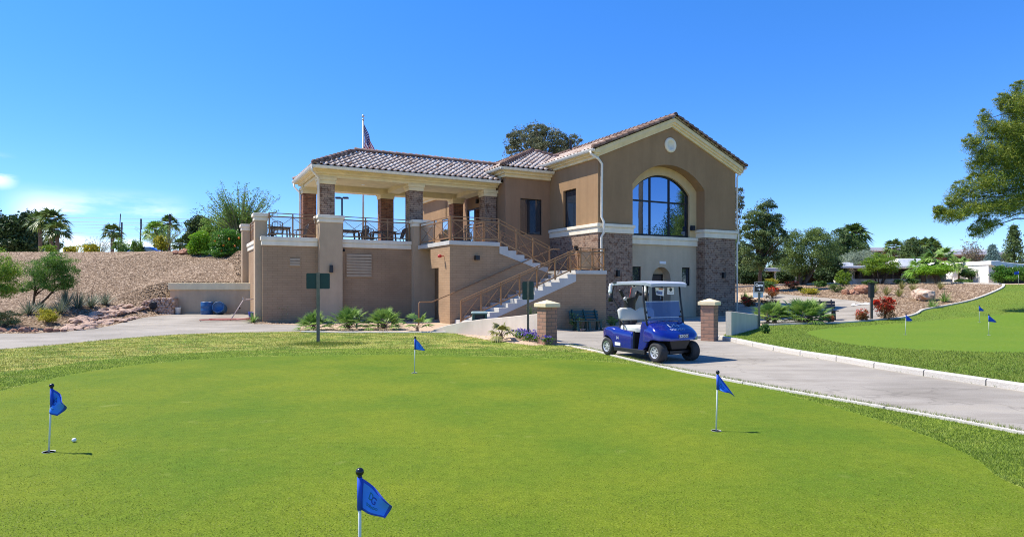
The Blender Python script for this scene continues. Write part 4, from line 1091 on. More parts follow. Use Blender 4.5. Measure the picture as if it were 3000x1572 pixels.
# ---- patio furniture
K['resin'] = M_plain('brown_resin', (.062, .047, .04), .45)
def patio_chair(t, s, yaw, label):
    r = thing('patio_chair', label, 'chair', wts(t, s, 3.6), ANG+yaw, 'brown resin patio chairs on the terrace')
    MB().add([(-.22, -.22, .42), (.22, -.22, .42), (.20, .22, .40), (-.20, .22, .40), (-.22, -.22, .445), (.22, -.22, .445), (.20, .22, .425), (-.20, .22, .425)],
       [(0, 3, 2, 1), (4, 5, 6, 7), (0, 1, 5, 4), (1, 2, 6, 5), (2, 3, 7, 6), (3, 0, 4, 7)]).build('seat', K['resin'], r, bevel=.01)
    b = MB()
    for k in range(7):
        u = -1 + 2*k/6; b.bar((u*.17, .21+.0*abs(u), .43), (u*.21, .36-.03*u*u, .86+.05*(1-u*u)), .028, .016)
    b.tube([(-.20, .20, .42), (-.235, .30, .70), (-.22, .345, .86), (-.1, .37, .92), (0, .375, .935), (.1, .37, .92), (.22, .345, .86), (.235, .30, .70), (.20, .20, .42)], .02, 6)
    b.build('backrest', K['resin'], r)
    for sx in (-1, 1):
        MB().tube([(sx*.235, .30, .66), (sx*.265, .05, .665), (sx*.265, -.20, .65), (sx*.25, -.25, .60), (sx*.235, -.235, .44)], .022, 6).build('arm', K['resin'], r, True)
        MB().tube([(sx*.20, -.20, .43), (sx*.235, -.25, 0)], [.026, .02], 6).build('leg', K['resin'], r)
        MB().tube([(sx*.19, .20, .41), (sx*.225, .30, 0)], [.026, .02], 6).build('leg', K['resin'], r)
def patio_table(t, s, label, yaw=0):
    r = thing('patio_table', label, 'table', wts(t, s, 3.6), ANG+yaw, 'brown resin patio tables on the terrace')
    MB().box(-.46, .46, -.46, .46, .70, .735).box(-.42, .42, -.42, .42, .64, .70).build('tabletop', K['resin'], r, bevel=.012)
    for sx in (-1, 1):
        for sy in (-1, 1): MB().bar((sx*.38, sy*.38, .66), (sx*.42, sy*.42, 0), .06).build('leg', K['resin'], r)
patio_table(.85, 1.1, 'brown square table at the open corner of the terrace')
patio_chair(1.75, 1.05, -1.45, 'brown armchair pulled out beside the corner table')
patio_chair(.70, .65, 3.0, 'brown armchair with its back to the rail at the corner table')
patio_chair(.55, 1.8, .1, 'brown armchair on the far side of the corner table')
patio_table(4.05, 1.2, 'brown square table beside the first brick column of the pavilion')
patio_chair(4.5, .70, -2.5, 'brown armchair turned away between the two pavilion tables')
patio_chair(5.0, 1.3, -.5, 'brown armchair with tall back facing the middle of the pavilion')
patio_table(5.75, .95, 'brown square table nearest the second brick column', .3)
patio_chair(6.45, 1.0, -1.5, 'brown armchair beside the second brick column')
patio_chair(5.35, 1.9, .4, 'brown armchair behind the second pavilion table')
patio_chair(10.2, 1.0, -.6, 'brown armchair by the glazed patio door')
patio_chair(9.9, 3.0, .6, 'brown armchair at the back rail of the pavilion')

# ---- flagpole, parking lamp, tall poles, wires
m, nt, b = newmat('striped_flag_cloth'); K['usflag'] = m
uv = coords(nt, 'UV'); sp_ = nd(nt, 'ShaderNodeSeparateXYZ'); nt.links.new(uv, sp_.inputs[0])
def mth(op, a, bb=None, c=None):
    n = nd(nt, 'ShaderNodeMath', operation=op)
    for i, v in enumerate((a, bb, c)):
        if v is None: continue
        if isinstance(v, (int, float)): n.inputs[i].default_value = v
        else: nt.links.new(v, n.inputs[i])
    return n.outputs[0]
u, v = sp_.outputs[0], sp_.outputs[1]
stripe = mth('GREATER_THAN', mth('FRACT', mth('MULTIPLY', v, 6.5)), .5)
canton = mth('MULTIPLY', mth('LESS_THAN', u, .4), mth('GREATER_THAN', v, .4615))
su = mth('SUBTRACT', mth('FRACT', mth('MULTIPLY', u, 15)), .5); sv = mth('SUBTRACT', mth('FRACT', mth('MULTIPLY', v, 9.3)), .5)
star = mth('LESS_THAN', mth('ADD', mth('MULTIPLY', su, su), mth('MULTIPLY', sv, sv)), .06)
col = mix(nt, stripe, (.42, .02, .03), (.8, .8, .8)); can = mix(nt, star, (.012, .022, .16), (.85, .85, .85)); col = mix(nt, canton, col, can)
nt.links.new(col, b.inputs['Base Color']); b.inputs['Roughness'].default_value = .8
fp = at(1064, 700, 45.0); r = thing('flagpole', 'tall pale flagpole with a drooping striped flag behind the tiled pavilion roof', 'flagpole', (fp.x, 45.0, 3.7))
topz = EYE + (YH-352)/F*45 - 3.7
MB().tube([(0, 0, -.2), (0, 0, topz)], [.075, .05], 10).build('pole', K['steel'], r, True)
MB().sphere((0, 0, topz+.28), .10, 14, 10).lathe([(.03, topz), (.09, topz+.03), (.09, topz+.08), (.02, topz+.10), (.02, topz+.2)], 12).build('finial', K['steel'], r, True)
nu, nv = 22, 20; FV = []; FU = []
for i in range(nu+1):
    for j in range(nv+1):
        uu, vv = i/nu, j/nv
        # hangs from the hoist; fly end drops close to the pole
        x = .06 + .84*uu*(.9+.2*(1-vv)) + .03*math.sin(uu*9+vv*5); y = .15*math.sin(uu*14 + vv*2)*min(1, uu*3)
        FV.append((x, y, topz-.22 - (1-vv)*1.75 - 1.95*uu)); FU.append((uu, vv))
FF = [(i*(nv+1)+j, (i+1)*(nv+1)+j, (i+1)*(nv+1)+j+1, i*(nv+1)+j+1) for i in range(nu) for j in range(nv)]
np_mesh('flag', FV, FF, K['usflag'], r, None, True, FU)
lp = at(1002, 600, 62.0); r = thing('parking_lamp', 'black double headed parking lot lamp seen through the pavilion', 'lamp post', (lp.x, 62.0, 3.9))
tz = EYE + (YH-580)/F*62 - 3.9
MB().tube([(0, 0, -.2), (0, 0, tz)], .09, 8).build('pole', K['black'], r)
for s_ in (-1, 1): MB().box(min(s_*.12, s_*.62), max(s_*.12, s_*.62), -.2, .2, tz-.08, tz+.10).box(min(0, s_*.14), max(0, s_*.14), -.04, .04, tz-.02, tz+.04).build('lamp_head', K['black'], r, bevel=.03)
def tall_pole(X, top, d, w, label, boxh=0, lean=0.0):
    p = at(X, 730, d); r = thing('utility_pole', label, 'pole', (p.x, d, 3.9)); h = EYE + (YH-top)/F*d - 3.9
    MB().tube([(0, 0, -.3), (lean, 0, h)], [w*.30, w*.24], 8).build('pole', M_plain('dark_timber', (.045, .032, .026), .8), r)
    if boxh: MB().lathe([(w*.34, h-boxh*.6), (w*.36, h)], 8, (lean, 0, 0)).build('sleeve', K['black'], r)
tall_pole(343, 626, 82, .22, 'slim dark pole leaning a little above the left palm', 0, .45)
tall_pole(357, 651, 70, .24, 'dark pole with a thick sleeve beside the slim leaning pole', 1.4)
tall_pole(409, 641, 66, .24, 'dark pole with a sleeved top above the blue car', 1.8, .15)
tall_pole(495, 627, 62, .34, 'thickest dark pole rising beside the yellow flowered shrub', 1.2, .1)
wm = M_plain('wire', (.30, .32, .34), .6)
for i, (Y0, Y1) in enumerate(((629, 640), (640, 652), (647, 660), (652, 672), (668, 690), (685, 703))):
    pts = []
    for k in range(25):
        X = -150 + 800*k/24; u = k/24
        pts.append(at(X, Y0*(1-u) + Y1*u + 10*math.sin(u*PI)*.4, 96 + i*.6))
    o = MB().tube(pts, .028, 4).build('power_line', wm); tag(o, ['topmost overhead wire', 'second overhead wire from the top', 'third overhead wire from the top', 'fourth overhead wire from the top', 'second lowest overhead wire', 'lowest overhead wire'][i] + ' crossing the pale sky above the gravel bank', 'power line', 'overhead wires')

# ---- blue car behind the crest
cp = at(430, 735, 49.0); r = thing('parked_car', 'blue car parked behind the crest of the gravel bank', 'car', (cp.x, 49.0, 3.2), .12)
K['car_blue'] = M_plain('car_paint', (.02, .10, .45), .25, .3, coat=1.0)
sec = [(-2.1, .45), (-2.1, .85), (-1.9, .95), (-1.25, 1.0), (-.55, 1.42), (.55, 1.45), (1.45, 1.02), (2.0, .90), (2.15, .6), (2.1, .35)]
MB().prism([(x, z) for x, z in sec] + [(-2.1, .35)], 'y', -.85, .85).build('body', K['car_blue'], r, bevel=.08)
for s_ in (-1, 1): MB().prism([(-1.1, 1.03), (-.5, 1.37), (.5, 1.39), (1.2, 1.05)], 'y', s_*.86-.01, s_*.86+.01).build('window', K['glass_dim'], r)
for x in (-1.3, 1.35):
    for s_ in (-1, 1): MB().lathe([(.001, -.1), (.2, -.1), (.33, -.09), (.33, .09), (.2, .1), (.001, .1)], 18, (x, s_*.8, .33), 'y').build('wheel', K['black'], r, True)
# ================================================================ GOLF CART
K['cart_blue'] = M_plain('cart_paint', (.005, .014, .215), .22, .15, var=.05, coat=1.0)
K['cart_black'] = M_plain('black_plastic', (.014, .014, .016), .5)
K['rubber'] = M_plain('tyre_rubber', (.032, .031, .030), .85, bmp=.3, bscale=60)
K['vinyl'] = M_plain('cream_vinyl', (.66, .64, .57), .5, var=.04)
K['roof_plastic'] = M_plain('pale_roof_plastic', (.42, .45, .50), .4, var=.05)
K['alloy'] = M_plain('silver_wheel', (.60, .60, .60), .35, .4)
m, nt, b = newmat('tinted_acrylic'); K['acrylic'] = m
tb = nd(nt, 'ShaderNodeBsdfTransparent'); tb.inputs[0].default_value = (.42, .55, .85, 1)
b.inputs['Base Color'].default_value = (.12, .17, .33, 1); b.inputs['Roughness'].default_value = .06
mx = nd(nt, 'ShaderNodeMixShader'); mx.inputs[0].default_value = .38
nt.links.new(b.outputs[0], mx.inputs[1]); nt.links.new(tb.outputs[0], mx.inputs[2]); nt.links.new(mx.outputs[0], nt.nodes['Material Output'].inputs['Surface'])
GC = thing('golf_cart', 'blue two seat golf cart with pale roof parked on the cart road', 'golf cart', (3.10, 14.38, 0), math.atan2(-math.cos(math.radians(28)), math.sin(math.radians(28))))
gc = lambda n, m, mat, parent=None, smooth=False, bevel=0.0: part(n, m, mat, parent or GC, smooth, bevel)
def interp(x, tab):
    for (a, va), (b_, vb) in zip(tab[:-1], tab[1:]):
        if x <= b_:
            u = (x-a)/(b_-a); u = max(0, u); return va+(vb-va)*(u*u*(3-2*u)*.5+u*.5)
    return tab[-1][1]
def shell(xs, hw, zt, zb, e=.38, n=22):
    """lofted shell: rounded cross sections open below"""
    m = MB(); rows = []
    for x in xs:
        w, t, b_ = hw(x), zt(x), zb(x); row = []
        for k in range(n+1):
            a = PI - PI*k/n; c, s_ = math.cos(a), math.sin(a)
            row.append((x, w*math.copysign(abs(c)**e, c), b_+(t-b_)*max(0, s_)**(e*1.15)))
        rows.append(row)
    vs = [p for r in rows for p in r]; q = n+1
    fs = [(i*q+k, i*q+k+1, (i+1)*q+k+1, (i+1)*q+k) for i in range(len(rows)-1) for k in range(n)]
    fs += [tuple(range(q))[::-1], tuple((len(rows)-1)*q+k for k in range(q))]
    return m.add(vs, fs)
hwF = lambda x: interp(x, [(.30, .50), (.5, .555), (.84, .585), (.98, .53), (1.07, .43), (1.12, .32)])
ztF = lambda x: interp(x, [(.30, .865), (.45, .868), (.60, .845), (.75, .79), (.90, .71), (1.02, .64), (1.09, .58), (1.12, .545)])
arcF = lambda x: .20+math.sqrt(max(0, .285**2-(x-.84)**2))
zbF = lambda x: max(.47 if x > .95 else .43, arcF(x)) if x > .62 else .43
xsF = [.30, .34, .4, .46, .52, .57, .6, .64, .68, .72, .76, .80, .84, .88, .92, .96, 1.0, 1.03, 1.06, 1.085, 1.10, 1.115, 1.12]
hood = gc('front_cowl', shell(xsF, hwF, ztF, zbF), 'cart_blue', None, True)
hwR = lambda x: interp(x, [(-1.12, .40), (-1.05, .50), (-.84, .575), (-.5, .56), (.06, .55)])
ztR = lambda x: interp(x, [(-1.12, .58), (-1.0, .66), (-.7, .69), (-.4, .66), (.06, .63)])
arcR = lambda x: .20+math.sqrt(max(0, .275**2-(x+.84)**2))
zbR = lambda x: max(.40 if x < -1.0 else .22, arcR(x))
xsR = [-1.12, -1.10, -1.07, -1.04, -1.0, -.96, -.92, -.88, -.84, -.8, -.76, -.72, -.68, -.64, -.60, -.57, -.555, -.5, -.4, -.3, -.2, -.1, 0, .04, .06]
rear = gc('rear_body', shell(xsR, hwR, ztR, zbR, .22), 'cart_blue', None, True)
s = MB()
for y in (-1, 1):
    a0, a1 = sorted((y*.47, y*.545))
    s.prism([(.27, .20), (.42, .20), (.54, .31), (.59, .41), (.62, .47), (.62, .72), (.50, .84), (.41, .85), (.36, .62)], 'y', a0, a1)
gc('leg_shield', s, 'cart_blue', bevel=.02)
gc('firewall', MB().add([(.22, -.47, .22), (.22, .47, .22), (.36, .47, .84), (.36, -.47, .84), (.26, -.47, .22), (.26, .47, .22), (.40, .47, .84), (.40, -.47, .84)], [(0, 1, 2, 3), (7, 6, 5, 4), (0, 4, 5, 1), (3, 2, 6, 7)]), 'cart_black')
gc('seat_base', MB().box(-.5, .10, -.50, .50, .22, .62), 'cart_black', bevel=.02)
gc('floor', MB().box(-.06, .5, -.50, .50, .20, .235).box(-.54, .54, -.575, -.50, .145, .235).box(-.54, .54, .50, .575, .145, .235).box(-.9, .9, -.18, .18, .16, .24), 'cart_black', bevel=.01)
gc('bumper', MB().add([(1.03, -.31, .50), (1.03, .31, .50), (.98, .20, .27), (.98, -.20, .27), (.80, -.31, .50), (.80, .31, .50), (.80, .20, .27), (.80, -.20, .27)], [(0, 1, 2, 3), (7, 6, 5, 4), (0, 4, 5, 1), (3, 2, 6, 7), (0, 3, 7, 4), (1, 5, 6, 2)]).box(.80, .88, -.42, .42, .17, .24).bar((.84, -.42, .21), (.84, .42, .21), .05), 'cart_black', bevel=.015)
def cushion(w, zs, name, bumps=True, heart=False):
    m = MB(); n = 24; rows = []
    return m
# seat cushion
m = shell([-.46, -.44, -.40, -.3, -.1, .08, .14, .17, .18], lambda x: interp(x, [(-.46, .44), (-.40, .48), (.08, .48), (.18, .40)]), lambda x: interp(x, [(-.46, .68), (-.40, .735), (.05, .73), (.14, .712), (.18, .67)]), lambda x: .60, .2)
gc('seat', m, 'vinyl', None, True)
# backrest with the dip in the middle of its top edge
V = []; n = 28; q = 14
for i in range(n+1):
    y = -.52 + 1.04*i/n; u = y/.52
    top = 1.125 - .075*math.exp(-(u/.20)**2) - .10*max(0, abs(u)-.78)**1.2*3
    bot = .835 + .10*max(0, abs(u)-.82)*2
    th_ = .055*(1-max(0, abs(u)-.80)**2*16)**.5 if abs(u) < 1 else .012
    th_ = max(.012, th_); cx = -.44
    for k in range(q):
        a = 2*PI*k/q; c, s_ = math.cos(a), math.sin(a)
        z = (top+bot)/2 + (top-bot)/2*math.copysign(abs(s_)**.45, s_); V.append((cx - (z-.98)*.22 + th_*math.copysign(abs(c)**.6, c), y, z))
m = MB().add(V, [(i*q+k, i*q+(k+1) % q, (i+1)*q+(k+1) % q, (i+1)*q+k) for i in range(n) for k in range(q)] + [tuple(range(q)), tuple(n*q+k for k in range(q))])
gc('backrest', m, 'vinyl', None, True)
gc('armrest', MB().tube([(-.46, -.50, .88), (-.30, -.525, .83), (-.22, -.53, .74), (-.22, -.53, .64)], .014, 8).tube([(-.46, .50, .88), (-.30, .525, .83), (-.22, .53, .74), (-.22, .53, .64)], .014, 8), 'cart_black', None, True)
for y in (-1, 1):
    gc('strut', MB().tube([(.60, y*.50, .56), (.53, y*.525, .95), (.46, y*.53, 1.30), (.42, y*.52, 1.69)], .021, 8), 'cart_black', None, True)
    gc('strut', MB().tube([(-.42, y*.42, .70), (-.50, y*.44, 1.05), (-.55, y*.46, 1.16), (-.66, y*.52, 1.34), (-.67, y*.52, 1.44), (-.62, y*.50, 1.70)], .020, 8), 'cart_black', None, True)
    bt = gc('sand_bottle', MB().lathe([(.001, 1.45), (.05, 1.45), (.055, 1.50), (.045, 1.54), (.045, 1.60), (.03, 1.66), (.02, 1.68), (.001, 1.68)], 14, (-.715, y*.53, 0)), 'white', None, True)
    gc('holder', MB().lathe([(.001, 1.26), (.055, 1.26), (.060, 1.45), (.052, 1.45), (.001, 1.44)], 14, (-.715, y*.53, 0)), 'cart_black', bt, True)
# roof
zr = lambda x, y: 1.735 - .05*(x+.02)**2 - .05*abs(y)**2.2 - (.0 if x < .55 else (x-.55)*.25)
V = []; nx, ny = 18, 14; HX = lambda u: -.72+1.40*u
def rr(u, v):
    x = HX(u); e = .5*(abs(2*u-1)**6); w = .575*(1-.12*abs(2*u-1)**5); return x, (2*v-1)*w
for i in range(nx+1):
    for j in range(ny+1):
        x, y = rr(i/nx, j/ny); V.append((x, y, zr(x, y)))
for i in range(nx+1):
    for j in range(ny+1):
        x, y = rr(i/nx, j/ny); edge = max(abs(2*i/nx-1), abs(2*j/ny-1)); V.append((x*.985, y*.985, zr(x, y) - (.075 if edge > .93 else .02)))
n1 = (nx+1)*(ny+1); ix = lambda i, j: i*(ny+1)+j
fs = [(ix(i, j), ix(i+1, j), ix(i+1, j+1), ix(i, j+1)) for i in range(nx) for j in range(ny)] + [(n1+ix(i, j), n1+ix(i, j+1), n1+ix(i+1, j+1), n1+ix(i+1, j)) for i in range(nx) for j in range(ny)]
for i in range(nx): fs += [(ix(i, 0), n1+ix(i, 0), n1+ix(i+1, 0), ix(i+1, 0)), (ix(i, ny), ix(i+1, ny), n1+ix(i+1, ny), n1+ix(i, ny))]
for j in range(ny): fs += [(ix(0, j), ix(0, j+1), n1+ix(0, j+1), n1+ix(0, j)), (ix(nx, j), n1+ix(nx, j), n1+ix(nx, j+1), ix(nx, j+1))]
rf = gc('roof', MB().add(V, fs), 'roof_plastic', None, False, .010)
gc('roof_handle', MB().box(-.60, -.44, -.575, -.545, 1.685, 1.712), 'cart_black', rf, bevel=.008)
# folding windshield, steering wheel, mirrors of dark clips
P4 = lambda y, h: ((.60-.53)*0 + .545 - (h-.86)*.20, y, h)
gc('windshield', MB().add([P4(-.47, .86), P4(.47, .86), P4(.47, 1.28), P4(-.47, 1.28)], [(0, 1, 2, 3)]), 'acrylic')
e = MB()
for h in (.935, 1.28): e.bar(P4(-.475, h), P4(.475, h), .012, .014)
gc('windshield_trim', e, M_plain('acrylic_edge', (.45, .52, .66), .3), None)
c = MB()
for y in (-.45, .45): c.box(.535, .565, y-.035, y+.035, .93, .965); c.box(.50, .53, y*1.12-.03, y*1.12+.03, 1.03, 1.08)
gc('clip', c, 'cart_black', bevel=.006)
sw = MB(); cx, cy, cz = .24, .24, .97
ring = []
for k in range(25):
    a = 2*PI*k/24; ring.append((cx - .10*math.sin(a)*.55, cy + .17*math.cos(a), cz + .17*math.sin(a)*.85))
sw.tube(ring, .013, 8, False)
for a in (.5, 2.6, 4.7): sw.bar((cx, cy, cz), (cx - .10*math.sin(a)*.55, cy + .17*math.cos(a), cz + .17*math.sin(a)*.85), .02)
sw.tube([(cx, cy, cz), (.36, cy, .70)], .022, 8)
gc('steering_wheel', sw, 'cart_black', None, True)
gc('rear_frame', MB().box(-1.1, -.5, -.42, .42, .62, .66).bar((-.52, -.40, .66), (-.52, -.40, 1.1), .03).bar((-.52, .40, .66), (-.52, .40, 1.1), .03).bar((-1.0, -.4, 1.0), (-.52, -.4, 1.0), .03).bar((-1.0, .4, 1.0), (-.52, .4, 1.0), .03).bar((-1.0, -.4, 1.0), (-1.0, .4, 1.0), .03), 'cart_black')
# wheels
def wheel(x, y, sd):
    w = MB(); R0 = .215; W2 = .105
    prof = [(.115, -W2+.02), (.13, -W2), (.185, -W2), (R0-.006, -W2+.025), (R0, -W2*.5), (R0, W2*.5), (R0-.006, W2-.025), (.185, W2), (.13, W2), (.115, W2-.02)]
    ty = gc('wheel', MB().lathe(prof, 28, (x, y, R0), 'y', False), 'rubber', None, True)
    t = MB()
    for k in range(36):
        a = 2*PI*k/36
        for yy in (-.05, .0, .05):
            p = (x+(R0+.001)*math.cos(a+yy), y+yy, R0+(R0+.001)*math.sin(a+yy)); t.box(p[0]-.008, p[0]+.008, p[1]-.020, p[1]+.020, p[2]-.008, p[2]+.008)
    rim = MB().lathe([(.118, sd*W2*.8), (.124, sd*W2*.99), (.104, sd*W2*.90), (.098, sd*W2*.3)], 28, (x, y, R0), 'y', False)
    rim.lathe([(.001, sd*W2*.86), (.032, sd*W2*.86), (.036, sd*W2*.5), (.001, sd*W2*.4)], 16, (x, y, R0), 'y')
    for k in range(7):
        a = 2*PI*k/7+.2; ca, sa = math.cos(a), math.sin(a); na, nb = -sa, ca; y0, y1 = sorted((y+sd*W2*.55, y+sd*W2*.82)); pts = []
        for rr_, hw_ in ((.025, .012), (.102, .016)):
            for sg_ in (-1, 1): pts.append((x+ca*rr_+na*hw_*sg_, R0+sa*rr_+nb*hw_*sg_))
        pl = [pts[0], pts[2], pts[3], pts[1]]
        rim.prism(pl, 'y', y0, y1)
    gc('rim', rim, 'alloy', ty)
    gc('hub', MB().lathe([(.001, sd*W2*.2), (.115, sd*W2*.2), (.115, sd*W2*.3), (.001, sd*W2*.3)], 20, (x, y, R0), 'y'), 'cart_black', ty)
for x in (.84, -.84):
    for y in (-1, 1): wheel(x, y*.455, y)
gc('axle', MB().bar((.84, -.4, .2), (.84, .4, .2), .05).bar((-.84, -.4, .2), (-.84, .4, .2), .07).box(-.95, -.55, -.3, .3, .2, .4), 'cart_black')
# lettering and stickers
def hood_pt(a, b_):
    """a across (left +), b along x; on the hood surface"""
    w, t, bb = hwF(b_), ztF(b_), zbF(b_); c = max(-.98, min(.98, a/w)); ang = math.acos(min(1, abs(c)**(1/.38)))
    return (b_, a, bb+(t-bb)*math.sin(ang)**(.38*1.15) + .010)
K['print_pale'] = M_plain('pale_print', (.55, .58, .66), .5)
for txt, size, cx_, k in (('DG', .17, .80, 'print_pale'), ('DORADO', .075, .945, 'print_pale')):
    vs, fs = text_mesh(txt, size)
    gc('lettering', MB().add([hood_pt(x*1.25, cx_ - y) for x, y, z in vs], fs), k, hood)
bp_ = gc('badge', MB().box(1.112, 1.128, -.135, .135, .525, .60), 'black', hood, bevel=.004)
vs, fs = text_mesh('EZGO', .066, .0015)
gc('lettering', MB().add([(1.1295, x*1.35, .562+y) for x, y, z in vs], fs), 'white', bp_)
gc('border', MB().box(1.1285, 1.1295, -.128, .128, .592, .596).box(1.1285, 1.1295, -.128, .128, .529, .533), 'white', bp_)
vs, fs = text_mesh('14', .10, .001)
gc('lettering', MB().add([(-.42+x, -.5655, .44+y) for x, y, z in vs], fs), 'print_pale', rear)
gc('sticker', MB().box(-.50, -.30, -.572, -.566, .27, .34), 'white', rear)
# notices hanging in the open upper half of the windshield
n1_ = gc('notice', MB().add([(.475, -.19, 1.43), (.475, .02, 1.40), (.472, .045, 1.57), (.472, -.21, 1.585)], [(0, 1, 2, 3)]), 'white')
so = n1_.modifiers.new('t', 'SOLIDIFY'); so.thickness = .003
gc('picture', MB().add([(.4775, -.185, 1.45), (.4775, -.02, 1.425), (.475, -.01, 1.50), (.475, -.19, 1.52)], [(0, 1, 2, 3)]), M_plain('notice_ink', (.12, .16, .30), .6, var=.8, scale=25), n1_)
gc('heading', MB().add([(.4775, -.12, 1.545), (.4775, .0, 1.535), (.475, .01, 1.56), (.475, -.12, 1.57)], [(0, 1, 2, 3)]), M_plain('notice_orange', (.55, .15, .05), .6), n1_)
n2_ = gc('notice', MB().box(.470, .474, .13, .32, 1.435, 1.585), 'white')
gc('picture', MB().lathe([(.025, .4755), (.040, .4755), (.040, .4765), (.025, .4765)], 18, (0, .225, 1.54), 'x').box(.4745, .4755, .15, .30, 1.475, 1.480).box(.4745, .4755, .16, .29, 1.458, 1.463), 'cart_black', n2_)
# ---- golf bag and clubs on the back of the cart
Wd = lambda x, y, z: GC.matrix_basis @ Vector((x, y, z))
GC.matrix_basis  # location and rotation set above
bag = thing('golf_bag', 'black golf bag strapped to the back of the blue cart', 'golf bag', Wd(-.80, .10, .66), GC.rotation_euler.z)
MB().lathe([(.001, 0), (.13, 0), (.14, .05), (.125, .30), (.14, .62), (.155, .66), (.145, .70), (.12, .69), (.11, .5), (.001, .5)], 18).build('body', K['cart_black'], bag, True)
MB().box(.10, .19, -.09, .09, .08, .40).build('pocket', K['cart_black'], bag, bevel=.03)
def club(x0, y0, x1, y1, z1, label, kind):
    r = thing('golf_club', label, 'golf club', Wd(-.80, .10, .66), GC.rotation_euler.z, 'clubs standing in the golf bag')
    MB().tube([(x0, y0, .52), (x1, y1, z1)], .007, 6).build('shaft', K['red' if kind == 'bare' else 'steel'], r, True)
    if kind == 'bare':
        MB().sphere((x1+.02, y1+.05, z1+.03), (.035, .07, .028), 14, 8).build('head', K['cart_black'], r, True)
        MB().box(x1+.03, x1+.05, y1-.01, y1+.11, z1+.0, z1+.04).build('face', K['alloy'], r, bevel=.01)
    elif kind == 'cover':
        MB().tube([(x0+(x1-x0)*.2, y0+(y1-y0)*.2, .52+(z1-.52)*.2), (x1, y1, z1-.04), (x1+.0, y1-.03, z1+.03), (x1, y1-.08, z1+.02)], [.028, .042, .045, .03], 10).build('cover', K['cart_black'], r, True)
    elif kind == 'cover2':
        MB().tube([(x0+(x1-x0)*.1, y0+(y1-y0)*.1, .52), (x1, y1, z1-.05), (x1, y1+.02, z1), (x1+.0, y1+.09, z1-.02)], [.045, .06, .062, .045], 10).sphere((x1, y1+.12, z1-.03), (.035, .05, .04)).build('cover', K['cart_black'], r, True)
    else:
        MB().sphere((x1, y1, z1), (.035, .05, .045), 12, 8).build('head', K['alloy'], r, True)
club(.0, -.04, .03, .02, .93, 'golf club with bare dark head standing tallest in the bag', 'bare')
club(-.02, -.06, -.05, -.20, .82, 'golf club under a black cover on the outer side of the bag', 'cover')
club(.03, .06, .05, .16, .80, 'golf club under a bulky black cover between the tall club and the far strut', 'cover2')
club(.05, -.08, .08, -.20, .66, 'short golf club with silver head low in the bag', 'iron')
# ================================================================ PLANTS AND TREES
K['bark'] = M_plain('bark', (.13, .095, .07), .95, var=.35, scale=14, bmp=.5, bscale=30)
K['bark_dark'] = M_plain('dark_bark', (.06, .045, .035), .95, var=.35, scale=14, bmp=.5, bscale=30)
K['bark_palm'] = M_plain('palm_bark', (.16, .115, .08), .95, var=.4, scale=18, bmp=.6, bscale=25)
LF = {
 'mesquite': M_leaf('mesquite_leaf', (0.076, 0.204, 0.020), (0.374, 0.510, 0.060)),
 'mesquite2': M_leaf('green_mesquite_leaf', (0.042, 0.142, 0.027), (0.228, 0.380, 0.067)),
 'lime': M_leaf('lime_leaf', (0.130, 0.312, 0.016), (0.338, 0.546, 0.039)),
 'citrus': M_leaf('citrus_leaf', (0.036, 0.130, 0.020), (0.170, 0.360, 0.044), rough=.35),
 'verde': M_leaf('palo_verde_leaf', (0.088, 0.208, 0.032), (0.304, 0.432, 0.096)),
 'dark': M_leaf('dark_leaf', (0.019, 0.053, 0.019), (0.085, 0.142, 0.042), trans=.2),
 'euca': M_leaf('eucalyptus_leaf', (0.070, 0.100, 0.050), (0.240, 0.250, 0.140), trans=.2),
 'euca2': M_leaf('grey_green_leaf', (0.060, 0.120, 0.044), (0.240, 0.320, 0.120), trans=.25),
 'olive': M_leaf('willow_leaf', (0.076, 0.142, 0.034), (0.247, 0.332, 0.095), trans=.3),
 'silver': M_leaf('silver_leaf', (0.169, 0.221, 0.156), (0.351, 0.416, 0.325), trans=.2),
 'spruce': M_leaf('blue_spruce_needle', (0.084, 0.154, 0.140), (0.238, 0.350, 0.336), trans=.15),
 'pine': M_leaf('pine_needle', (0.054, 0.117, 0.018), (0.414, 0.423, 0.054), (0.198, 0.270, 0.032), trans=.25),
 'conifer': M_leaf('conifer_needle', (0.044, 0.100, 0.036), (0.170, 0.240, 0.070), trans=.2),
 'hedge': M_leaf('hedge_leaf', (0.044, 0.120, 0.024), (0.150, 0.260, 0.060), trans=.2),
 'palm': M_leaf('fan_palm_leaf', (0.076, 0.178, 0.034), (0.340, 0.493, 0.128), trans=.3, rough=.4),
 'palm_dark': M_leaf('dark_palm_leaf', (0.036, 0.090, 0.024), (0.170, 0.250, 0.060), trans=.25, rough=.4),
 'palm_bright': M_leaf('bright_palm_leaf', (0.090, 0.225, 0.030), (0.285, 0.480, 0.075), trans=.3, rough=.4),
 'yucca': M_leaf('yucca_leaf', (0.108, 0.144, 0.102), (0.288, 0.336, 0.240), trans=.1),
 'straw': M_leaf('straw_leaf', (0.208, 0.221, 0.065), (0.468, 0.429, 0.182)),
 'yellow': M_leaf('yellow_leaf', (0.260, 0.286, 0.026), (0.650, 0.572, 0.065)),
 'red': M_leaf('red_flower', (0.585, 0.039, 0.019), (0.850, 0.130, 0.078)),
 'rust': M_leaf('rust_leaf', (0.165, 0.083, 0.030), (0.420, 0.195, 0.075)),
 'purple': M_leaf('purple_flower', (0.130, 0.078, 0.442), (0.364, 0.260, 0.806)),
 'twig': M_leaf('thin_green_twig', (0.120, 0.180, 0.060), (0.264, 0.324, 0.144)),
 'grey': M_leaf('dry_twig', (0.168, 0.144, 0.108), (0.312, 0.264, 0.204)),
}
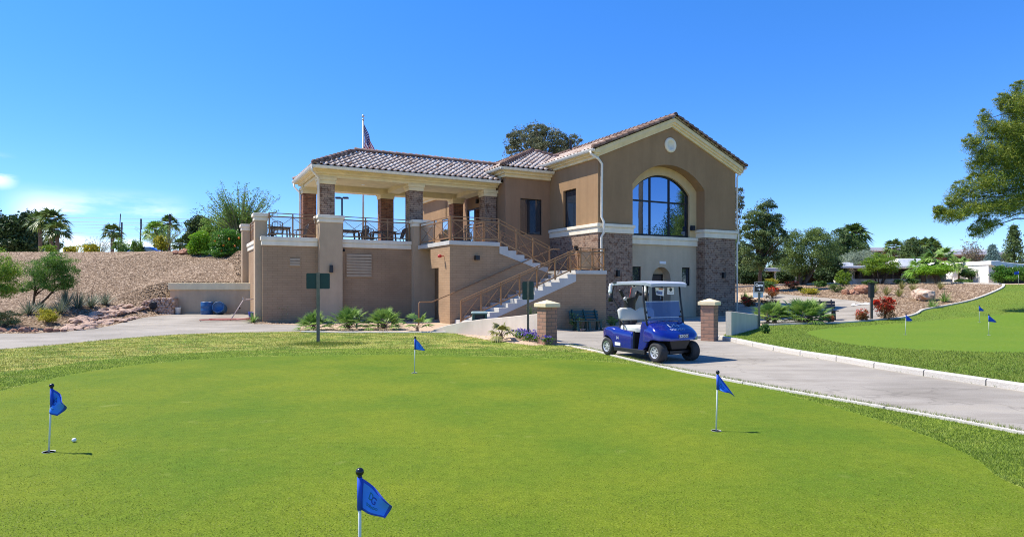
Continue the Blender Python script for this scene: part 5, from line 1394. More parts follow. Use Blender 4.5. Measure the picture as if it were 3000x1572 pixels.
def leaf_quads(C, L, W, up=.2):
    n = len(C)
    D = R.normal(size=(n, 3)); D[:, 2] += up; D /= np.linalg.norm(D, axis=1)[:, None]
    E_ = R.normal(size=(n, 3)); S = np.cross(D, E_); S /= np.linalg.norm(S, axis=1)[:, None]
    l = (L*R.uniform(.6, 1.3, n))[:, None]; w = (W*R.uniform(.6, 1.3, n))[:, None]
    V = np.stack([C - D*l*.5, C + S*w*.5, C + D*l*.5, C - S*w*.5], 1).reshape(-1, 3)
    Fq = np.arange(4*n).reshape(n, 4)
    return V, Fq
def crown_points(ells, n, clump=.36, hollow=.35, nc=20):
    """leaf positions: clumps spread through the volume of ellipsoids (cx,cy,cz,rx,ry,rz)"""
    vol = np.array([e[3]*e[4]*e[5] for e in ells])**.67; vol = vol/vol.sum()
    P = []; CC = []; Rn = []
    for e, v in zip(ells, vol):
        c = np.array(e[:3]); r = np.array(e[3:])
        k = max(4, int(nc*len(ells)*v)); m = max(6, int(n*.8*v/k)); mu = int(n*.2*v)
        d = R.normal(size=(k, 3)); d /= np.linalg.norm(d, axis=1)[:, None]
        rad = hollow + (1-hollow)*R.random((k, 1))**.6
        cc = c + d*rad*r*.92; CC.append(cc)
        for q in cc:
            mm = int(m*R.uniform(.5, 1.5)); s = R.uniform(.6, 1.3)*clump
            off = R.normal(size=(mm, 3)); off /= np.maximum(1, np.linalg.norm(off, axis=1)[:, None]/1.8)
            st_ = R.uniform(.6, 1.5, 3)
            P.append(q + off*r*s*np.array([1, 1, .8])*st_*.62); Rn.append(np.clip(R.normal(R.uniform(.2, .8), .22, mm), 0, 1))
        d = R.normal(size=(mu, 3)); d /= np.linalg.norm(d, axis=1)[:, None]; P.append(c + d*(R.random((mu, 1))**.45)*r*R.uniform(.9, 1.15, (mu, 1))); Rn.append(np.clip(R.normal(.5, .25, mu), 0, 1))
    return np.vstack(P), np.vstack(CC), np.concatenate(Rn)
def tree(name, label, cat, base, ells, mat, n=5000, leaf=(.12, .05), trunk=(.12, .05), bark='bark', clump=.37, nc=22, hollow=.35, group=None, stems=1, up=.2, limbs=10, lean=(0, 0), crown_name='crown', spread=.25):
    b = Vector(base); r = thing(name, label, cat, b, 0, group)
    E2 = [(e[0]-b.x, e[1]-b.y, e[2]-b.z) + tuple(e[3:]) for e in ells]
    P, CC, rn = crown_points(E2, int(n*2.0), clump, hollow, nc)
    V, Fq = leaf_quads(P, leaf[0]*.82, leaf[1]*.82, up)
    np_mesh(crown_name, V, Fq, LF[mat], r, rn)
    if trunk:
        m = MB(); cm = CC.mean(0); zmin = min(e[2]-e[5]*.6 for e in E2)
        tops = []
        for k in range(stems):
            a = 2*PI*k/max(1, stems)+R.uniform(0, 1); o = (0 if stems == 1 else 1)*spread
            ctop = np.array([cm[0]*.75 + o*math.cos(a)*2.0, cm[1]*.75 + o*math.sin(a)*2.0, max(zmin, cm[2]*.62)])
            p0 = np.array([.3*o*math.cos(a), .3*o*math.sin(a), -.15]); mid_ = (p0+ctop)/2 + np.array([R.normal()*.04, R.normal()*.04, 0])*ctop[2]
            m.tube([p0, p0*.6+mid_*.4, mid_, ctop], [trunk[0]*1.25, trunk[0], trunk[0]*.85, trunk[0]*.6], 8); tops.append((mid_, ctop))
        sel = R.permutation(len(CC))[:limbs]
        for i in sel:
            md, ct = tops[int(R.integers(len(tops)))]; q = CC[i]; s = md + (ct-md)*R.random()
            h = (s+q)/2 + np.array([0, 0, .08])*np.linalg.norm(q-s); m.tube([s, h, q], [trunk[1], trunk[1]*.65, trunk[1]*.25], 5)
        m.build('trunk', K[bark], r, True)
    return r
def E3(d, *els, dep=1.0):
    """ellipses given in photo pixels (X, Y, rx, ry) become ellipsoids at distance d"""
    out = []
    for X, Y, rx, ry in els:
        p = at(X, Y, d); k = d/F; out.append((p.x, d + R.uniform(-.25, .25)*rx*k, p.z, rx*k, rx*k*dep, ry*k))
    return out
def base_at(X, Y, d):
    p = at(X, Y, d); return Vector((p.x, d, float(height(p.x, d))))

# ---- fan palms
def fan_frond(m, V, Fc, Rn, root, dirv, plen, flen, nb=15, spread=2.3, droop=.25, width=.035):
    d = np.array(dirv, float); d /= np.linalg.norm(d)
    up = np.array([0, 0, 1.0]); side = np.cross(d, up); 
    if np.linalg.norm(side) < 1e-3: side = np.array([1.0, 0, 0])
    side /= np.linalg.norm(side); nrm = np.cross(side, d)
    tip = np.array(root) + d*plen + np.array([0, 0, -droop*.25*plen*plen])
    if plen > .03: m.tube([root, (np.array(root)+tip)/2 + np.array([0, 0, .03*plen]), tip], [.012, .010, .007], 5)
    base_r = R.uniform(.2, .8)
    for k in range(nb):
        a = -spread/2 + spread*k/(nb-1); dd = d*math.cos(a) + side*math.sin(a); L = flen*(1-.28*abs(a)/(spread/2))*R.uniform(.9, 1.08)
        w = width*L/flen; ss = np.cross(dd, nrm); ss /= np.linalg.norm(ss)
        p1 = tip + dd*L*.45 + nrm*.02*L; p2 = tip + dd*L + np.array([0, 0, -droop*L*R.uniform(.5, 1.4)]) 
        o = len(V); V += [tip, p1 - ss*w, p1 + nrm*w*.5, p1 + ss*w, p2]
        Fc += [(o, o+1, o+2), (o, o+2, o+3), (o+1, o+4, o+2), (o+2, o+4, o+3)]; r_ = float(np.clip(base_r + R.normal()*.15, 0, 1)); Rn += [r_]*4
def fan_palm(name, label, base, h_trunk, nfr, plen, flen, mat='palm', tilt=(.1, 1.35), rt=.14, cat='palm', group=None, nb=15, droop=.25, sub=1, width=.035, skirt=0, extra=None):
    r = thing(name, label, cat, base, 0, group); m = MB(); V = []; Fc = []; Rn = []
    for c in range(sub):
        ox, oy = (0, 0) if sub == 1 else (R.uniform(-1, 1)*flen*.75*.9, R.uniform(-1, 1)*flen*.4)
        zt = h_trunk*(1 if sub == 1 else R.uniform(.6, 1.1))
        for k in range(nfr):
            a = 2.399*k + R.uniform(-.3, .3) + c; t = tilt[0] + (tilt[1]-tilt[0])*((k+.5)/nfr)**.8
            dv = (math.cos(a)*math.sin(t), math.sin(a)*math.sin(t), math.cos(t))
            fan_frond(m, V, Fc, Rn, (ox, oy, zt), dv, plen*R.uniform(.7, 1.15), flen*R.uniform(.85, 1.1), nb, 2.4, droop + .25*max(0, t-1.2), width)
        if h_trunk > .08: m.tube([(ox, oy, -.15), (ox*1.0, oy, zt*.5), (ox, oy, zt)], [rt*1.15, rt, rt*.95], 10)
    np_mesh('fronds', V, Fc, LF[mat], r, Rn)
    if m.v: m.build('trunk', K['bark_palm'], r, True)
    return r
fan_palm('fan_palm', 'bushy low fan palm behind the wide green sign post', gp(918, 966), .05, 26, .40, .50, group='low fan palms in front of the terrace wall', rt=.07, tilt=(.05, 1.5), nb=17, width=.020)
fan_palm('fan_palm', 'lush low fan palm in the middle of the row under the larger wall vent', gp(1020, 966), .06, 30, .50, .52, group='low fan palms in front of the terrace wall', rt=.07, tilt=(.05, 1.45), nb=17, width=.020)
fan_palm('fan_palm', 'rounded low fan palm nearest the staircase foot', gp(1125, 965), .05, 34, .50, .52, group='low fan palms in front of the terrace wall', rt=.08, tilt=(.1, 1.5), nb=17, width=.020)
fan_palm('young_palm', 'young palm with few open fans beside the bottom of the stairs', gp(1222, 972), .12, 7, .42, .42, tilt=(.35, 1.45), rt=.06, nb=18)
fan_palm('young_palm', 'small young palm with drooping dry fans in front of the curved wall', gp(1468, 994), .10, 8, .25, .36, tilt=(.1, 1.6), rt=.05, mat='straw', droop=.5)
fan_palm('fan_palm', 'wide spiky fan palm at the road bend beside the dark bench', gp(2368, 946), .07, 24, .66, .66, group='fan palms by the far road', sub=3, rt=.09, tilt=(.05, 1.5), nb=17, width=.022)
fan_palm('fan_palm', 'smaller fan palm with raised trunks beside the cart sign', gp(2255, 946), .12, 18, .55, .52, group='fan palms by the far road', sub=3, rt=.08, nb=17, width=.020)
# ---- spiky plants: yucca, agave, grass tufts
def spiky(name, label, base, n, L, w, mat, cat, tilt=(0, 1.2), group=None, bend=.15, stalks=0):
    r = thing(name, label, cat, base, 0, group); V = []; Fc = []; Rn = []
    for k in range(n):
        a = R.uniform(0, 2*PI); t = tilt[0] + (tilt[1]-tilt[0])*R.random()**.8; l = L*R.uniform(.7, 1.1)
        d = np.array([math.cos(a)*math.sin(t), math.sin(a)*math.sin(t), math.cos(t)]); s = np.array([-math.sin(a), math.cos(a), 0])*w
        o = len(V); b0 = np.array([math.cos(a), math.sin(a), 0])*.03; p1 = b0+d*l*.55; p2 = b0+d*l+np.array([0, 0, -bend*l*math.sin(t)])
        V += [b0-s, b0+s, p1+s*.8, p1-s*.8, p2]; Fc += [(o, o+1, o+2), (o, o+2, o+3), (o+3, o+2, o+4)]; q = R.random(); Rn += [q]*3
    np_mesh('leaves', V, Fc, LF[mat], r, Rn)
    if stalks:
        m = MB()
        for k in range(stalks):
            a = R.uniform(0, 2*PI); m.tube([(0, 0, .2), (math.cos(a)*.08, math.sin(a)*.08, L*1.1), (math.cos(a)*.25, math.sin(a)*.25, L*1.8)], [.008, .007, .004], 5)
        m.build('flower_stalk', M_plain('red_stalk', (.24, .10, .06), .8), r)
    return r
for i, (X, Y, lab, L, st_) in enumerate(((84, 921, 'grey green yucca in front of the forked tree trunk', .62, 0), (118, 912, 'grey yucca behind the yellow green shrub', .5, 1), (178, 918, 'leaning grey yucca beside the yellow green shrub', .68, 0), (192, 899, 'tall grey yucca with thin stalks at the foot of the bank', .85, 3),
      (229, 903, 'upright grey yucca in the middle of the row at the bank foot', .8, 2), (267, 900, 'spreading grey yucca third from the stone culvert', .7, 1), (309, 893, 'small lone grey yucca nearest the stone culvert', .6, 1))):
    spiky('yucca', lab, gp(X, Y), 130, L*1.2, .012, 'yucca', 'yucca', (0, 1.25), 'yuccas at the foot of the gravel bank', .05, st_)
spiky('agave', 'small green agave at the base of the terrace pillar', gp(742, 944), 60, .55, .018, 'palm', 'agave', (.1, 1.45))
spiky('yucca', 'bright yellow green yucca beside the brick corner of the clubhouse', gp(2184, 886), 160, .85, .018, 'palm_bright', 'yucca', (0, 1.45))
TF = 'grass tufts in the far gravel bed'
for X, Y, lab in ((2563, 857, 'grass tuft beside the dark square post'), (2597, 864, 'yellow grass tuft right of the dark square post'), (2634, 869, 'grass tuft in front of the round tree'), (2642, 848, 'taller grass tuft by the trimmed hedges'), (2674, 852, 'grass tuft just behind the big pink boulder'), (2754, 847, 'grass tuft at the back edge of the gravel bed')):
    spiky('grass_tuft', lab, gp(X, Y), 90, .62, .012, 'straw', 'grass tuft', (0, .9), TF)
spiky('agave', 'dark green spiky plant right of the big pink boulder', gp(2767, 884), 50, .7, .022, 'palm', 'agave', (.1, 1.4)); spiky('agave', 'dark green spiky plant below the big pink boulder', gp(2731, 901), 50, .6, .022, 'palm', 'agave', (.1, 1.4))
# plant with pale arching stems by the terrace wall
p = gp(820, 945); r = thing('desert_plant', 'thin green plant with pale bare arching stems against the terrace wall', 'plant', p)
m = MB()
for pts in ([(-.70, 0, 0), (-.62, 0, .22), (-.40, 0, .30), (-.15, 0, .32)], [(-.45, 0, 0), (-.36, 0, .30), (-.1, 0, .40), (.05, 0, .38)], [(.02, 0, .4), (.14, 0, .28), (.24, 0, .02)], [(.0, 0, .05), (.15, 0, .3), (.33, .0, .37)], [(0, 0, 0), (.03, 0, .5), (.08, 0, .66)], [(0, 0, 0), (-.12, .1, .4), (-.2, .1, .6)]): m.tube([Vector(q)*1.1 for q in pts], .014, 6)
m.build('stem', M_plain('pale_stem', (.46, .42, .32), .8), r, True)
P_ = np.column_stack([R.normal(.05, .12, 260), R.normal(0, .1, 260), R.uniform(.05, .75, 260)]); V, Fq = leaf_quads(P_, .10, .02, 1.0); np_mesh('leaves', V, Fq, LF['mesquite2'], r, R.random(260))
# ---- shrubs
def shrub(name, label, X, Y, w, h, mat, n=1800, leaf=(.07, .025), cat='shrub', group=None, twigs=14, red=None, dd=0, up=.3, clump=.3, base=None):
    b = base if base is not None else gp(X, Y); k = b.y/F; W, H = w*k/2, h*k
    r = thing(name, label, cat, b, 0, group)
    P, CC, rn = crown_points([(0, 0, H*.55, W, W*.8, H*.48), (W*.25, 0, H*.35, W*.7, W*.6, H*.35)], n, clump, .35, 12)
    P[:, 2] = np.maximum(P[:, 2], .02)
    V, Fq = leaf_quads(P, leaf[0], leaf[1], up); np_mesh('foliage', V, Fq, LF[mat], r, rn)
    m = MB()
    for i in R.permutation(len(CC))[:twigs]: m.tube([(0, 0, -.05), tuple(CC[i]*np.array([.4, .4, .6])), tuple(CC[i])], [.012, .008, .004], 4)
    m.build('stem', K['bark'], r)
    if red:
        nf, lf = red; P, CC, rn = crown_points([(0, -W*.1, H*.72, W*.95, W*.8, H*.42)], nf, .22, .5, 16); V, Fq = leaf_quads(P, lf[0], lf[1], .5); np_mesh('flowers', V, Fq, LF['red'], r, rn)
    return r
shrub('shrub', 'yellow green shrub on the gravel in front of the yuccas', 137, 946, 72, 44, 'yellow', 2200, (.10, .02), dd=0, up=.8)
shrub('shrub', 'dull olive shrub at the edge of the picture beside the kerb stones', 14, 956, 96, 46, 'straw', 2200, (.10, .025))
for q in ((2193, 898, 52, 28, 'red flowered shrub low against the brick corner of the clubhouse', 'rust', (500, (.09, .04))), (2248, 901, 62, 34, 'rust brown shrub behind the cart sign post', 'rust', None), (2262, 872, 40, 34, 'thin shrub with red flower spikes at the shaded road edge', 'rust', (260, (.10, .04))),
          (2590, 936, 66, 60, 'bright red shrub beside the dark square post', 'rust', (2600, (.10, .045))), (2524, 941, 44, 34, 'brown shrub with faded flowers in front of the road marking', 'rust', (160, (.08, .03))), (2318, 846, 50, 22, 'rust coloured shrub with a few red spikes on the far bed', 'rust', (160, (.12, .05))), (2262, 834, 40, 20, 'pale yellow shrub at the back of the far bed', 'yellow', None), (2448, 856, 52, 26, 'green shrub beside the small boulders', 'olive', None),
          (2343, 851, 16, 12, 'tiny green shrub in the far gravel bed', 'hedge', None), (2428, 944, 26, 22, 'small red flowered plant under the wide fan palm', 'rust', (120, (.07, .03)))):
    shrub('shrub', q[4], q[0], q[1], q[2], q[3], q[5], 1500, (.09, .03), red=q[6], group='low shrubs along the far road')
shrub('shrub', 'low yellow ground hugging shrub beside the far road', 2372, 862, 62, 20, 'yellow', 2200, (.08, .035))
shrub('shrub', 'green weed growing at the foot of the cart sign post', 2240, 976, 34, 26, 'hedge', 1400, (.07, .03))
# purple flower patch: one plant per clump
for i in range(13):
    X = 1508 + 8.6*i; Y = 984 + 1.95*i + (i % 3)*4 - 3
    b = gp(X, Y)
    r = thing('flower_plant', 'purple flowering plant in the row at the foot of the curved wall', 'flower', b, 0, 'purple flowers at the curved wall')
    P, CC, rn = crown_points([(0, 0, .12, .19, .15, .12)], 300, .35, .3, 8); P[:, 2] = np.maximum(P[:, 2], .01); V, Fq = leaf_quads(P, .06, .025); np_mesh('foliage', V, Fq, LF['mesquite2'], r, rn)
    P, CC, rn = crown_points([(0, -.03, .19, .19, .15, .09)], 75, .3, .6, 9); V, Fq = leaf_quads(P, .045, .045, .4); np_mesh('flowers', V, Fq, LF['purple'], r, rn)

# ---- trees of the left side
tree('mesquite_tree', 'bright yellow green tree reaching in from the edge of the picture', 'tree', (-21.2, 24.0, .3), E3(24, (-20, 790, 75, 42), (35, 815, 32, 42), (-60, 830, 70, 50), (10, 850, 38, 24), (-10, 750, 40, 25)), 'mesquite', 11000, (.085, .03), (.07, .03), nc=26, clump=.28)
tree('mesquite_tree', 'green tree with a forked trunk on the gravel beside the yuccas', 'tree', gp(101, 893), E3(28.5, (135, 790, 55, 38), (100, 815, 36, 32), (175, 765, 45, 28), (205, 805, 30, 34), (140, 755, 18, 22), (160, 832, 50, 22), (85, 840, 24, 18)), 'mesquite2', 12000, (.085, .03), (.055, .028), nc=22, clump=.28, stems=2, spread=.22, bark='bark_dark')
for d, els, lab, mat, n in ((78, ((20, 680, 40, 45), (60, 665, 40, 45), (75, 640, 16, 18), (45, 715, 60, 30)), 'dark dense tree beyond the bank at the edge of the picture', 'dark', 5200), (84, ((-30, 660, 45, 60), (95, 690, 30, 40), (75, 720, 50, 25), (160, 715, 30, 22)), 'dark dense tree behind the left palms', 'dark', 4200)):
    p = at(els[0][0]+20, 730, d); tree('dense_tree', lab, 'tree', (p.x, d, 3.9), E3(d, *els), mat, n, (.55, .26), (.35, .12), bark='bark_dark', nc=16, group='dark trees beyond the bank')
def far_palm(X, Ytop, d, fl, lab, mat='palm_dark', rt=.2, nfr=26):
    p = at(X, 730, d); h = EYE + (YH-Ytop)/F*d - float(height(p.x, d)) - fl*.55
    fan_palm('palm_tree', lab, (p.x, d, float(height(p.x, d))), h, nfr, fl*.45, fl*.75, mat, (.15, 2.05), rt, 'palm tree', 'tall palms beyond the clubhouse', 11, .35, width=.10*fl*.75)
far_palm(118, 628, 74, 1.6, 'tall palm with the leftmost crown of the trio beyond the bank'); far_palm(150, 621, 72, 1.8, 'tallest palm of the trio beyond the bank'); far_palm(168, 655, 70, 1.5, 'lower leaning palm on the open side of the trio')
far_palm(329, 662, 76, 1.35, 'dark palm beside the slim leaning pole'); far_palm(457, 655, 72, 1.5, 'bright green palm among thin branches near the thick dark pole', 'palm_bright'); far_palm(495, 638, 80, 1.5, 'palm crown directly behind the thick dark pole'); far_palm(527, 702, 74, 1.1, 'small palm just above the brown boulder', 'palm_dark', .15)
BT = 'bushes along the crest of the bank'
for X, Y, w, h, mat, lab, d in ((143, 736, 46, 36, 'mesquite', 'yellow green bush below the palm trio on the crest', 50), (205, 740, 40, 26, 'yellow', 'yellow bush with a wispy top on the crest', 48), (262, 742, 70, 34, 'yellow', 'wide yellow flowering bush on the crest', 47), (355, 742, 52, 52, 'verde', 'thin green bush at the foot of the sleeved pole', 50), (404, 742, 34, 42, 'verde', 'wispy small tree on the crest before the blue car', 48), (472, 744, 46, 46, 'yellow', 'yellow orange flowered shrub at the edge of the crest', 43)):
    p = at(X, Y, d); z = float(height(p.x, d)); shrub('bush', lab, 0, 0, w, h + (z-p.z)*0, mat, 1400, (.16, .08), 'bush', BT, base=Vector((p.x, d, z)))
def wispy(name, label, X, Ybase, d, ells, mat, nb=70, h_leaf=(.25, .05), nl=2200, trunk=.12):
    p = at(X, Ybase, d); z = float(height(p.x, d)); b = Vector((p.x, d, z)); r = thing(name, label, 'tree', b)
    E2 = [(e[0]-b.x, e[1]-b.y, e[2]-b.z)+tuple(e[3:]) for e in E3(d, *ells)]
    P, CC, rn = crown_points(E2, 400, .2, .3, nb//len(E2)); m = MB(); LV = []
    top = np.mean([e[:3] for e in E2], 0)
    fork = np.array([0, 0, top[2]*.25]); m.tube([(0, 0, -.1), tuple(fork)], [trunk, trunk*.8], 6)
    for q in CC:
        mid_ = fork + (q-fork)*.5 + np.array([0, 0, .12*np.linalg.norm(q-fork)]); end = q + (q-fork)*.25 + np.array([0, 0, -.25*R.random()*np.linalg.norm(q-fork)*.3])
        m.tube([fork, mid_, q, end], [trunk*.35, trunk*.22, trunk*.12, trunk*.05], 4)
        for _ in range(int(nl/len(CC))): u = R.random(); LV.append(mid_ + (end-mid_)*u + R.normal(0, .12, 3))
    m.build('trunk', M_plain('green_bark', (.17, .19, .09), .8), r); LV = np.array(LV); V, Fq = leaf_quads(LV, h_leaf[0], h_leaf[1], -.2); np_mesh('crown', V, Fq, LF[mat], r, R.random(len(LV)))
wispy('palo_verde', 'large airy palo verde tree with thin branches behind the terrace', 705, 735, 44, ((690, 600, 95, 55), (650, 630, 65, 40), (760, 620, 60, 50)), 'verde', 110, (.22, .05), 5200, .12)
wispy('palo_verde', 'sparse thin branched tree beside the thick dark pole', 478, 735, 60, ((470, 690, 62, 28), (505, 680, 40, 26)), 'verde', 50, (.2, .05), 900, .10)
wispy('palo_verde', 'sparse bare branched tree on the crest left of the poles', 290, 738, 58, ((285, 715, 50, 22),), 'grey', 40, (.2, .04), 250, .07)
tree('dense_tree', 'dark tree rising behind the lime green bush', 'tree', (at(585, 735, 60).x, 60, 3.9), E3(60, (585, 665, 34, 32), (560, 700, 24, 30), (610, 690, 30, 35)), 'dark', 3800, (.4, .2), (.25, .1), bark='bark_dark', group='dark trees beyond the bank')
tree('mesquite_tree', 'rounded olive green tree below the airy palo verde', 'tree', (at(665, 740, 47).x, 47, 3.9), E3(47, (620, 665, 40, 30), (680, 650, 55, 35), (735, 665, 40, 40), (650, 690, 60, 30)), 'verde', 8000, (.20, .07), (.12, .05), nc=18)
b = base_at(590, 752, 41.2); tree('bush', 'bright lime green bush at the top of the bank', 'bush', b, E3(41.2, (585, 715, 30, 30), (570, 728, 22, 22), (602, 735, 20, 18), (590, 695, 20, 18)), 'lime', 5200, (.14, .075), (.03, .015), nc=16, stems=3, spread=.1)
b = base_at(668, 752, 40.5); r = tree('orange_tree', 'orange tree with ripe fruit beside the terrace pillar', 'tree', b, E3(40.5, (660, 705, 42, 30), (690, 720, 30, 35), (640, 728, 28, 22), (675, 690, 32, 22), (660, 738, 45, 16)), 'citrus', 7000, (.14, .06), (.06, .03), nc=16, stems=2, spread=.12)
mo = M_plain('orange_peel', (.75, .20, .01), .5); om = [(640, 690), (655, 718), (688, 720), (671, 700), (700, 697), (630, 705), (648, 735), (695, 738)]
for X, Y in om:
    q = at(X, Y, 39.9)-b; MB().sphere(tuple(q), .07, 10, 8).build('orange', mo, r, True)
# ---- tree behind the clubhouse and trees of the right side
tree('eucalyptus', 'tall grey brown eucalyptus rising behind the clubhouse roof', 'tree', (at(1590, 800, 62).x, 62, 1.5), E3(62, (1530, 400, 46, 30), (1570, 380, 40, 26), (1600, 400, 50, 38), (1500, 420, 26, 30), (1560, 440, 60, 34), (1640, 420, 40, 24), (1680, 412, 30, 20), (1650, 445, 50, 25), (1500, 450, 30, 24)), 'euca', 8500, (.34, .09), (.5, .13), nc=16, clump=.24, up=-.6, limbs=40)
tree('eucalyptus', 'grey green eucalyptus beside the corner of the clubhouse', 'tree', base_at(2226, 832, 44), E3(44, (2245, 605, 30, 24), (2215, 640, 42, 34), (2265, 650, 38, 32), (2190, 680, 32, 30), (2240, 700, 50, 40), (2285, 690, 28, 30), (2185, 735, 26, 30), (2270, 745, 35, 30), (2215, 765, 40, 30)), 'euca2', 15000, (.20, .06), (.16, .07), nc=18, clump=.25, up=-.4, limbs=30)
tree('eucalyptus', 'dark tree top showing above the eucalyptus at the clubhouse corner', 'tree', base_at(2150, 832, 70), E3(70, (2160, 585, 22, 36), (2148, 620, 24, 40), (2170, 560, 10, 14), (2130, 690, 40, 60)), 'euca', 3600, (.3, .12), (.3, .1), clump=.26)
tree('willow_tree', 'wide olive green tree with several thin trunks behind the road', 'tree', base_at(2348, 832, 48), E3(48, (2340, 700, 42, 30), (2385, 695, 42, 30), (2320, 740, 40, 40), (2375, 745, 60, 45), (2425, 740, 34, 42), (2345, 785, 50, 25), (2395, 690, 30, 22)), 'olive', 15000, (.18, .05), (.09, .04), nc=18, stems=4, spread=.35, up=-.4)
tree('dense_tree', 'leafy green tree filling the gap behind the clubhouse corner', 'tree', base_at(2180, 832, 53), E3(53, (2175, 760, 30, 50), (2200, 795, 40, 30), (2160, 720, 16, 30)), 'euca2', 6000, (.2, .08), (.12, .06), group='leafy trees under the eucalyptus')
tree('dense_tree', 'leafy green tree between the eucalyptus and the many stemmed tree', 'tree', base_at(2292, 832, 55), E3(55, (2292, 770, 36, 40), (2310, 800, 40, 26), (2270, 800, 30, 24)), 'olive', 6000, (.2, .08), (.12, .06), group='leafy trees under the eucalyptus')
tree('dense_tree', 'dark green tree on the shaded side of the many stemmed tree', 'tree', base_at(2440, 832, 52), E3(52, (2432, 775, 30, 40), (2455, 800, 34, 24), (2415, 800, 30, 24)), 'conifer', 6000, (.2, .08), (.12, .06), group='leafy trees under the eucalyptus')
far_palm(2502, 664, 58, 1.5, 'shaggy dark palm rising from dense green behind the silver tree', 'palm_dark', .2, 34)
tree('dense_tree', 'dense dark green tree under the shaggy palm', 'tree', base_at(2470, 832, 57), E3(57, (2465, 690, 24, 24), (2500, 720, 40, 34), (2450, 725, 30, 36), (2525, 735, 22, 26), (2475, 770, 40, 40)), 'conifer', 6500, (.24, .1), (.2, .08))
tree('olive_tree', 'silver grey leaved tree in front of the brick apartments', 'tree', base_at(2515, 832, 54), E3(54, (2490, 758, 32, 22), (2530, 755, 38, 24), (2560, 770, 26, 18), (2480, 780, 26, 14)), 'silver', 5500, (.18, .04), (.12, .05))
tree('round_tree', 'round clipped light green tree with spreading dark stems', 'tree', base_at(2577, 832, 46), E3(46, (2577, 775, 52, 24), (2570, 757, 30, 16), (2605, 785, 32, 18), (2545, 790, 26, 16)), 'mesquite', 8000, (.11, .05), (.05, .03), nc=22, stems=4, spread=.35, bark='bark_dark', clump=.24)
b = base_at(2705, 832, 47); fan_palm('palm_tree', 'short broad palm with big drooping fans in front of the white house', b, .9, 20, .8, .85, 'palm_bright', (.3, 1.75), .2, 'palm tree', nb=17, droop=.4, width=.07)
b = base_at(2748, 832, 46.5); fan_palm('palm_tree', 'taller broad palm behind the bright green tree', b, 1.5, 20, .9, .95, 'palm', (.3, 1.7), .2, 'palm tree', nb=17, droop=.4, width=.07)
tree('citrus_tree', 'bright green small tree under the broad palms', 'tree', base_at(2745, 834, 44.5), E3(44.5, (2730, 792, 36, 14), (2757, 790, 26, 16), (2705, 797, 20, 10)), 'lime', 4500, (.12, .06), (.1, .03), nc=16)
b = base_at(2812, 832, 48); fan_palm('palm_tree', 'grey green palm beside the dark mushroom shaped tree', b, 1.3, 22, .55, .7, 'palm', (.2, 1.9), .14, 'palm tree', nb=13, droop=.45, width=.055)
tree('topiary_tree', 'dark mushroom shaped clipped tree against the white wall', 'tree', base_at(2843, 832, 46.5), E3(46.5, (2846, 797, 25, 12), (2838, 803, 20, 9)), 'hedge', 5200, (.08, .04), (.06, .02), nc=40, clump=.2, hollow=.7, stems=2, spread=.1, bark='bark_dark')
def conifer(name, label, X, Ybase, d, Ytop, w, mat, n=4500, leaf=(.22, .05), cat='tree'):
    b = base_at(X, Ybase, d); H = EYE+(YH-Ytop)/F*d-b.z; r = thing(name, label, cat, b); P = []; m = MB(); m.tube([(0, 0, -.1), (0, 0, H)], [H*.025, .02], 6); W = w*d/F/2; Rn = []
    L = 16
    for i in range(L):
        z = H*(.06+.92*(i/L)); rr_ = W*(1-(i/L))**.75
        for k in range(9):
            a = 2.4*k+i*1.1+R.uniform(-.2, .2); e = rr_*R.uniform(.75, 1.1); mm = max(4, int(n/L/9)); u = R.random(mm)**.7
            P.append(np.column_stack([math.cos(a)*e*u, math.sin(a)*e*u, z + .12*e*u + .0*u]) + R.normal(0, .07*W, (mm, 3))); Rn.append(np.clip(R.normal(R.uniform(.3, .7), .2, mm), 0, 1))
    P = np.vstack(P); V, Fq = leaf_quads(P, leaf[0], leaf[1], .1); np_mesh('crown', V, Fq, LF[mat], r, np.concatenate(Rn)); m.build('trunk', K['bark_dark'], r, True)
conifer('spruce', 'blue grey spruce between the two white houses', 2908, 832, 50, 714, 84, 'spruce', 6000)
conifer('pine_tree', 'dark conifer standing behind the vine covered house', 2970, 832, 60, 652, 96, 'conifer', 6000, (.3, .07)); conifer('pine_tree', 'dark conifer cut by the edge of the picture behind the big pine', 3040, 832, 58, 640, 110, 'conifer', 5000, (.3, .07))
tree('pine_tree', 'rounded dark pine in front of the apartment roofs', 'tree', base_at(2675, 832, 66), E3(66, (2668, 725, 26, 22), (2690, 745, 26, 20), (2655, 750, 24, 20), (2675, 705, 14, 10)), 'conifer', 4200, (.3, .09), (.2, .08))
far_palm(2618, 708, 84, 1.5, 'small palm before the brick apartments'); far_palm(2702, 706, 80, 1.4, 'leftmost palm of the group above the white roofs'); far_palm(2723, 702, 82, 1.4, 'middle palm of the group above the white roofs'); far_palm(2737, 714, 81, 1.3, 'lowest palm of the group above the white roofs')
wispy('bare_tree', 'thin pale tree beside the brick chimney', 2842, 830, 62, ((2842, 735, 26, 26), (2860, 750, 22, 20)), 'grey', 40, (.25, .08), 900, .1)
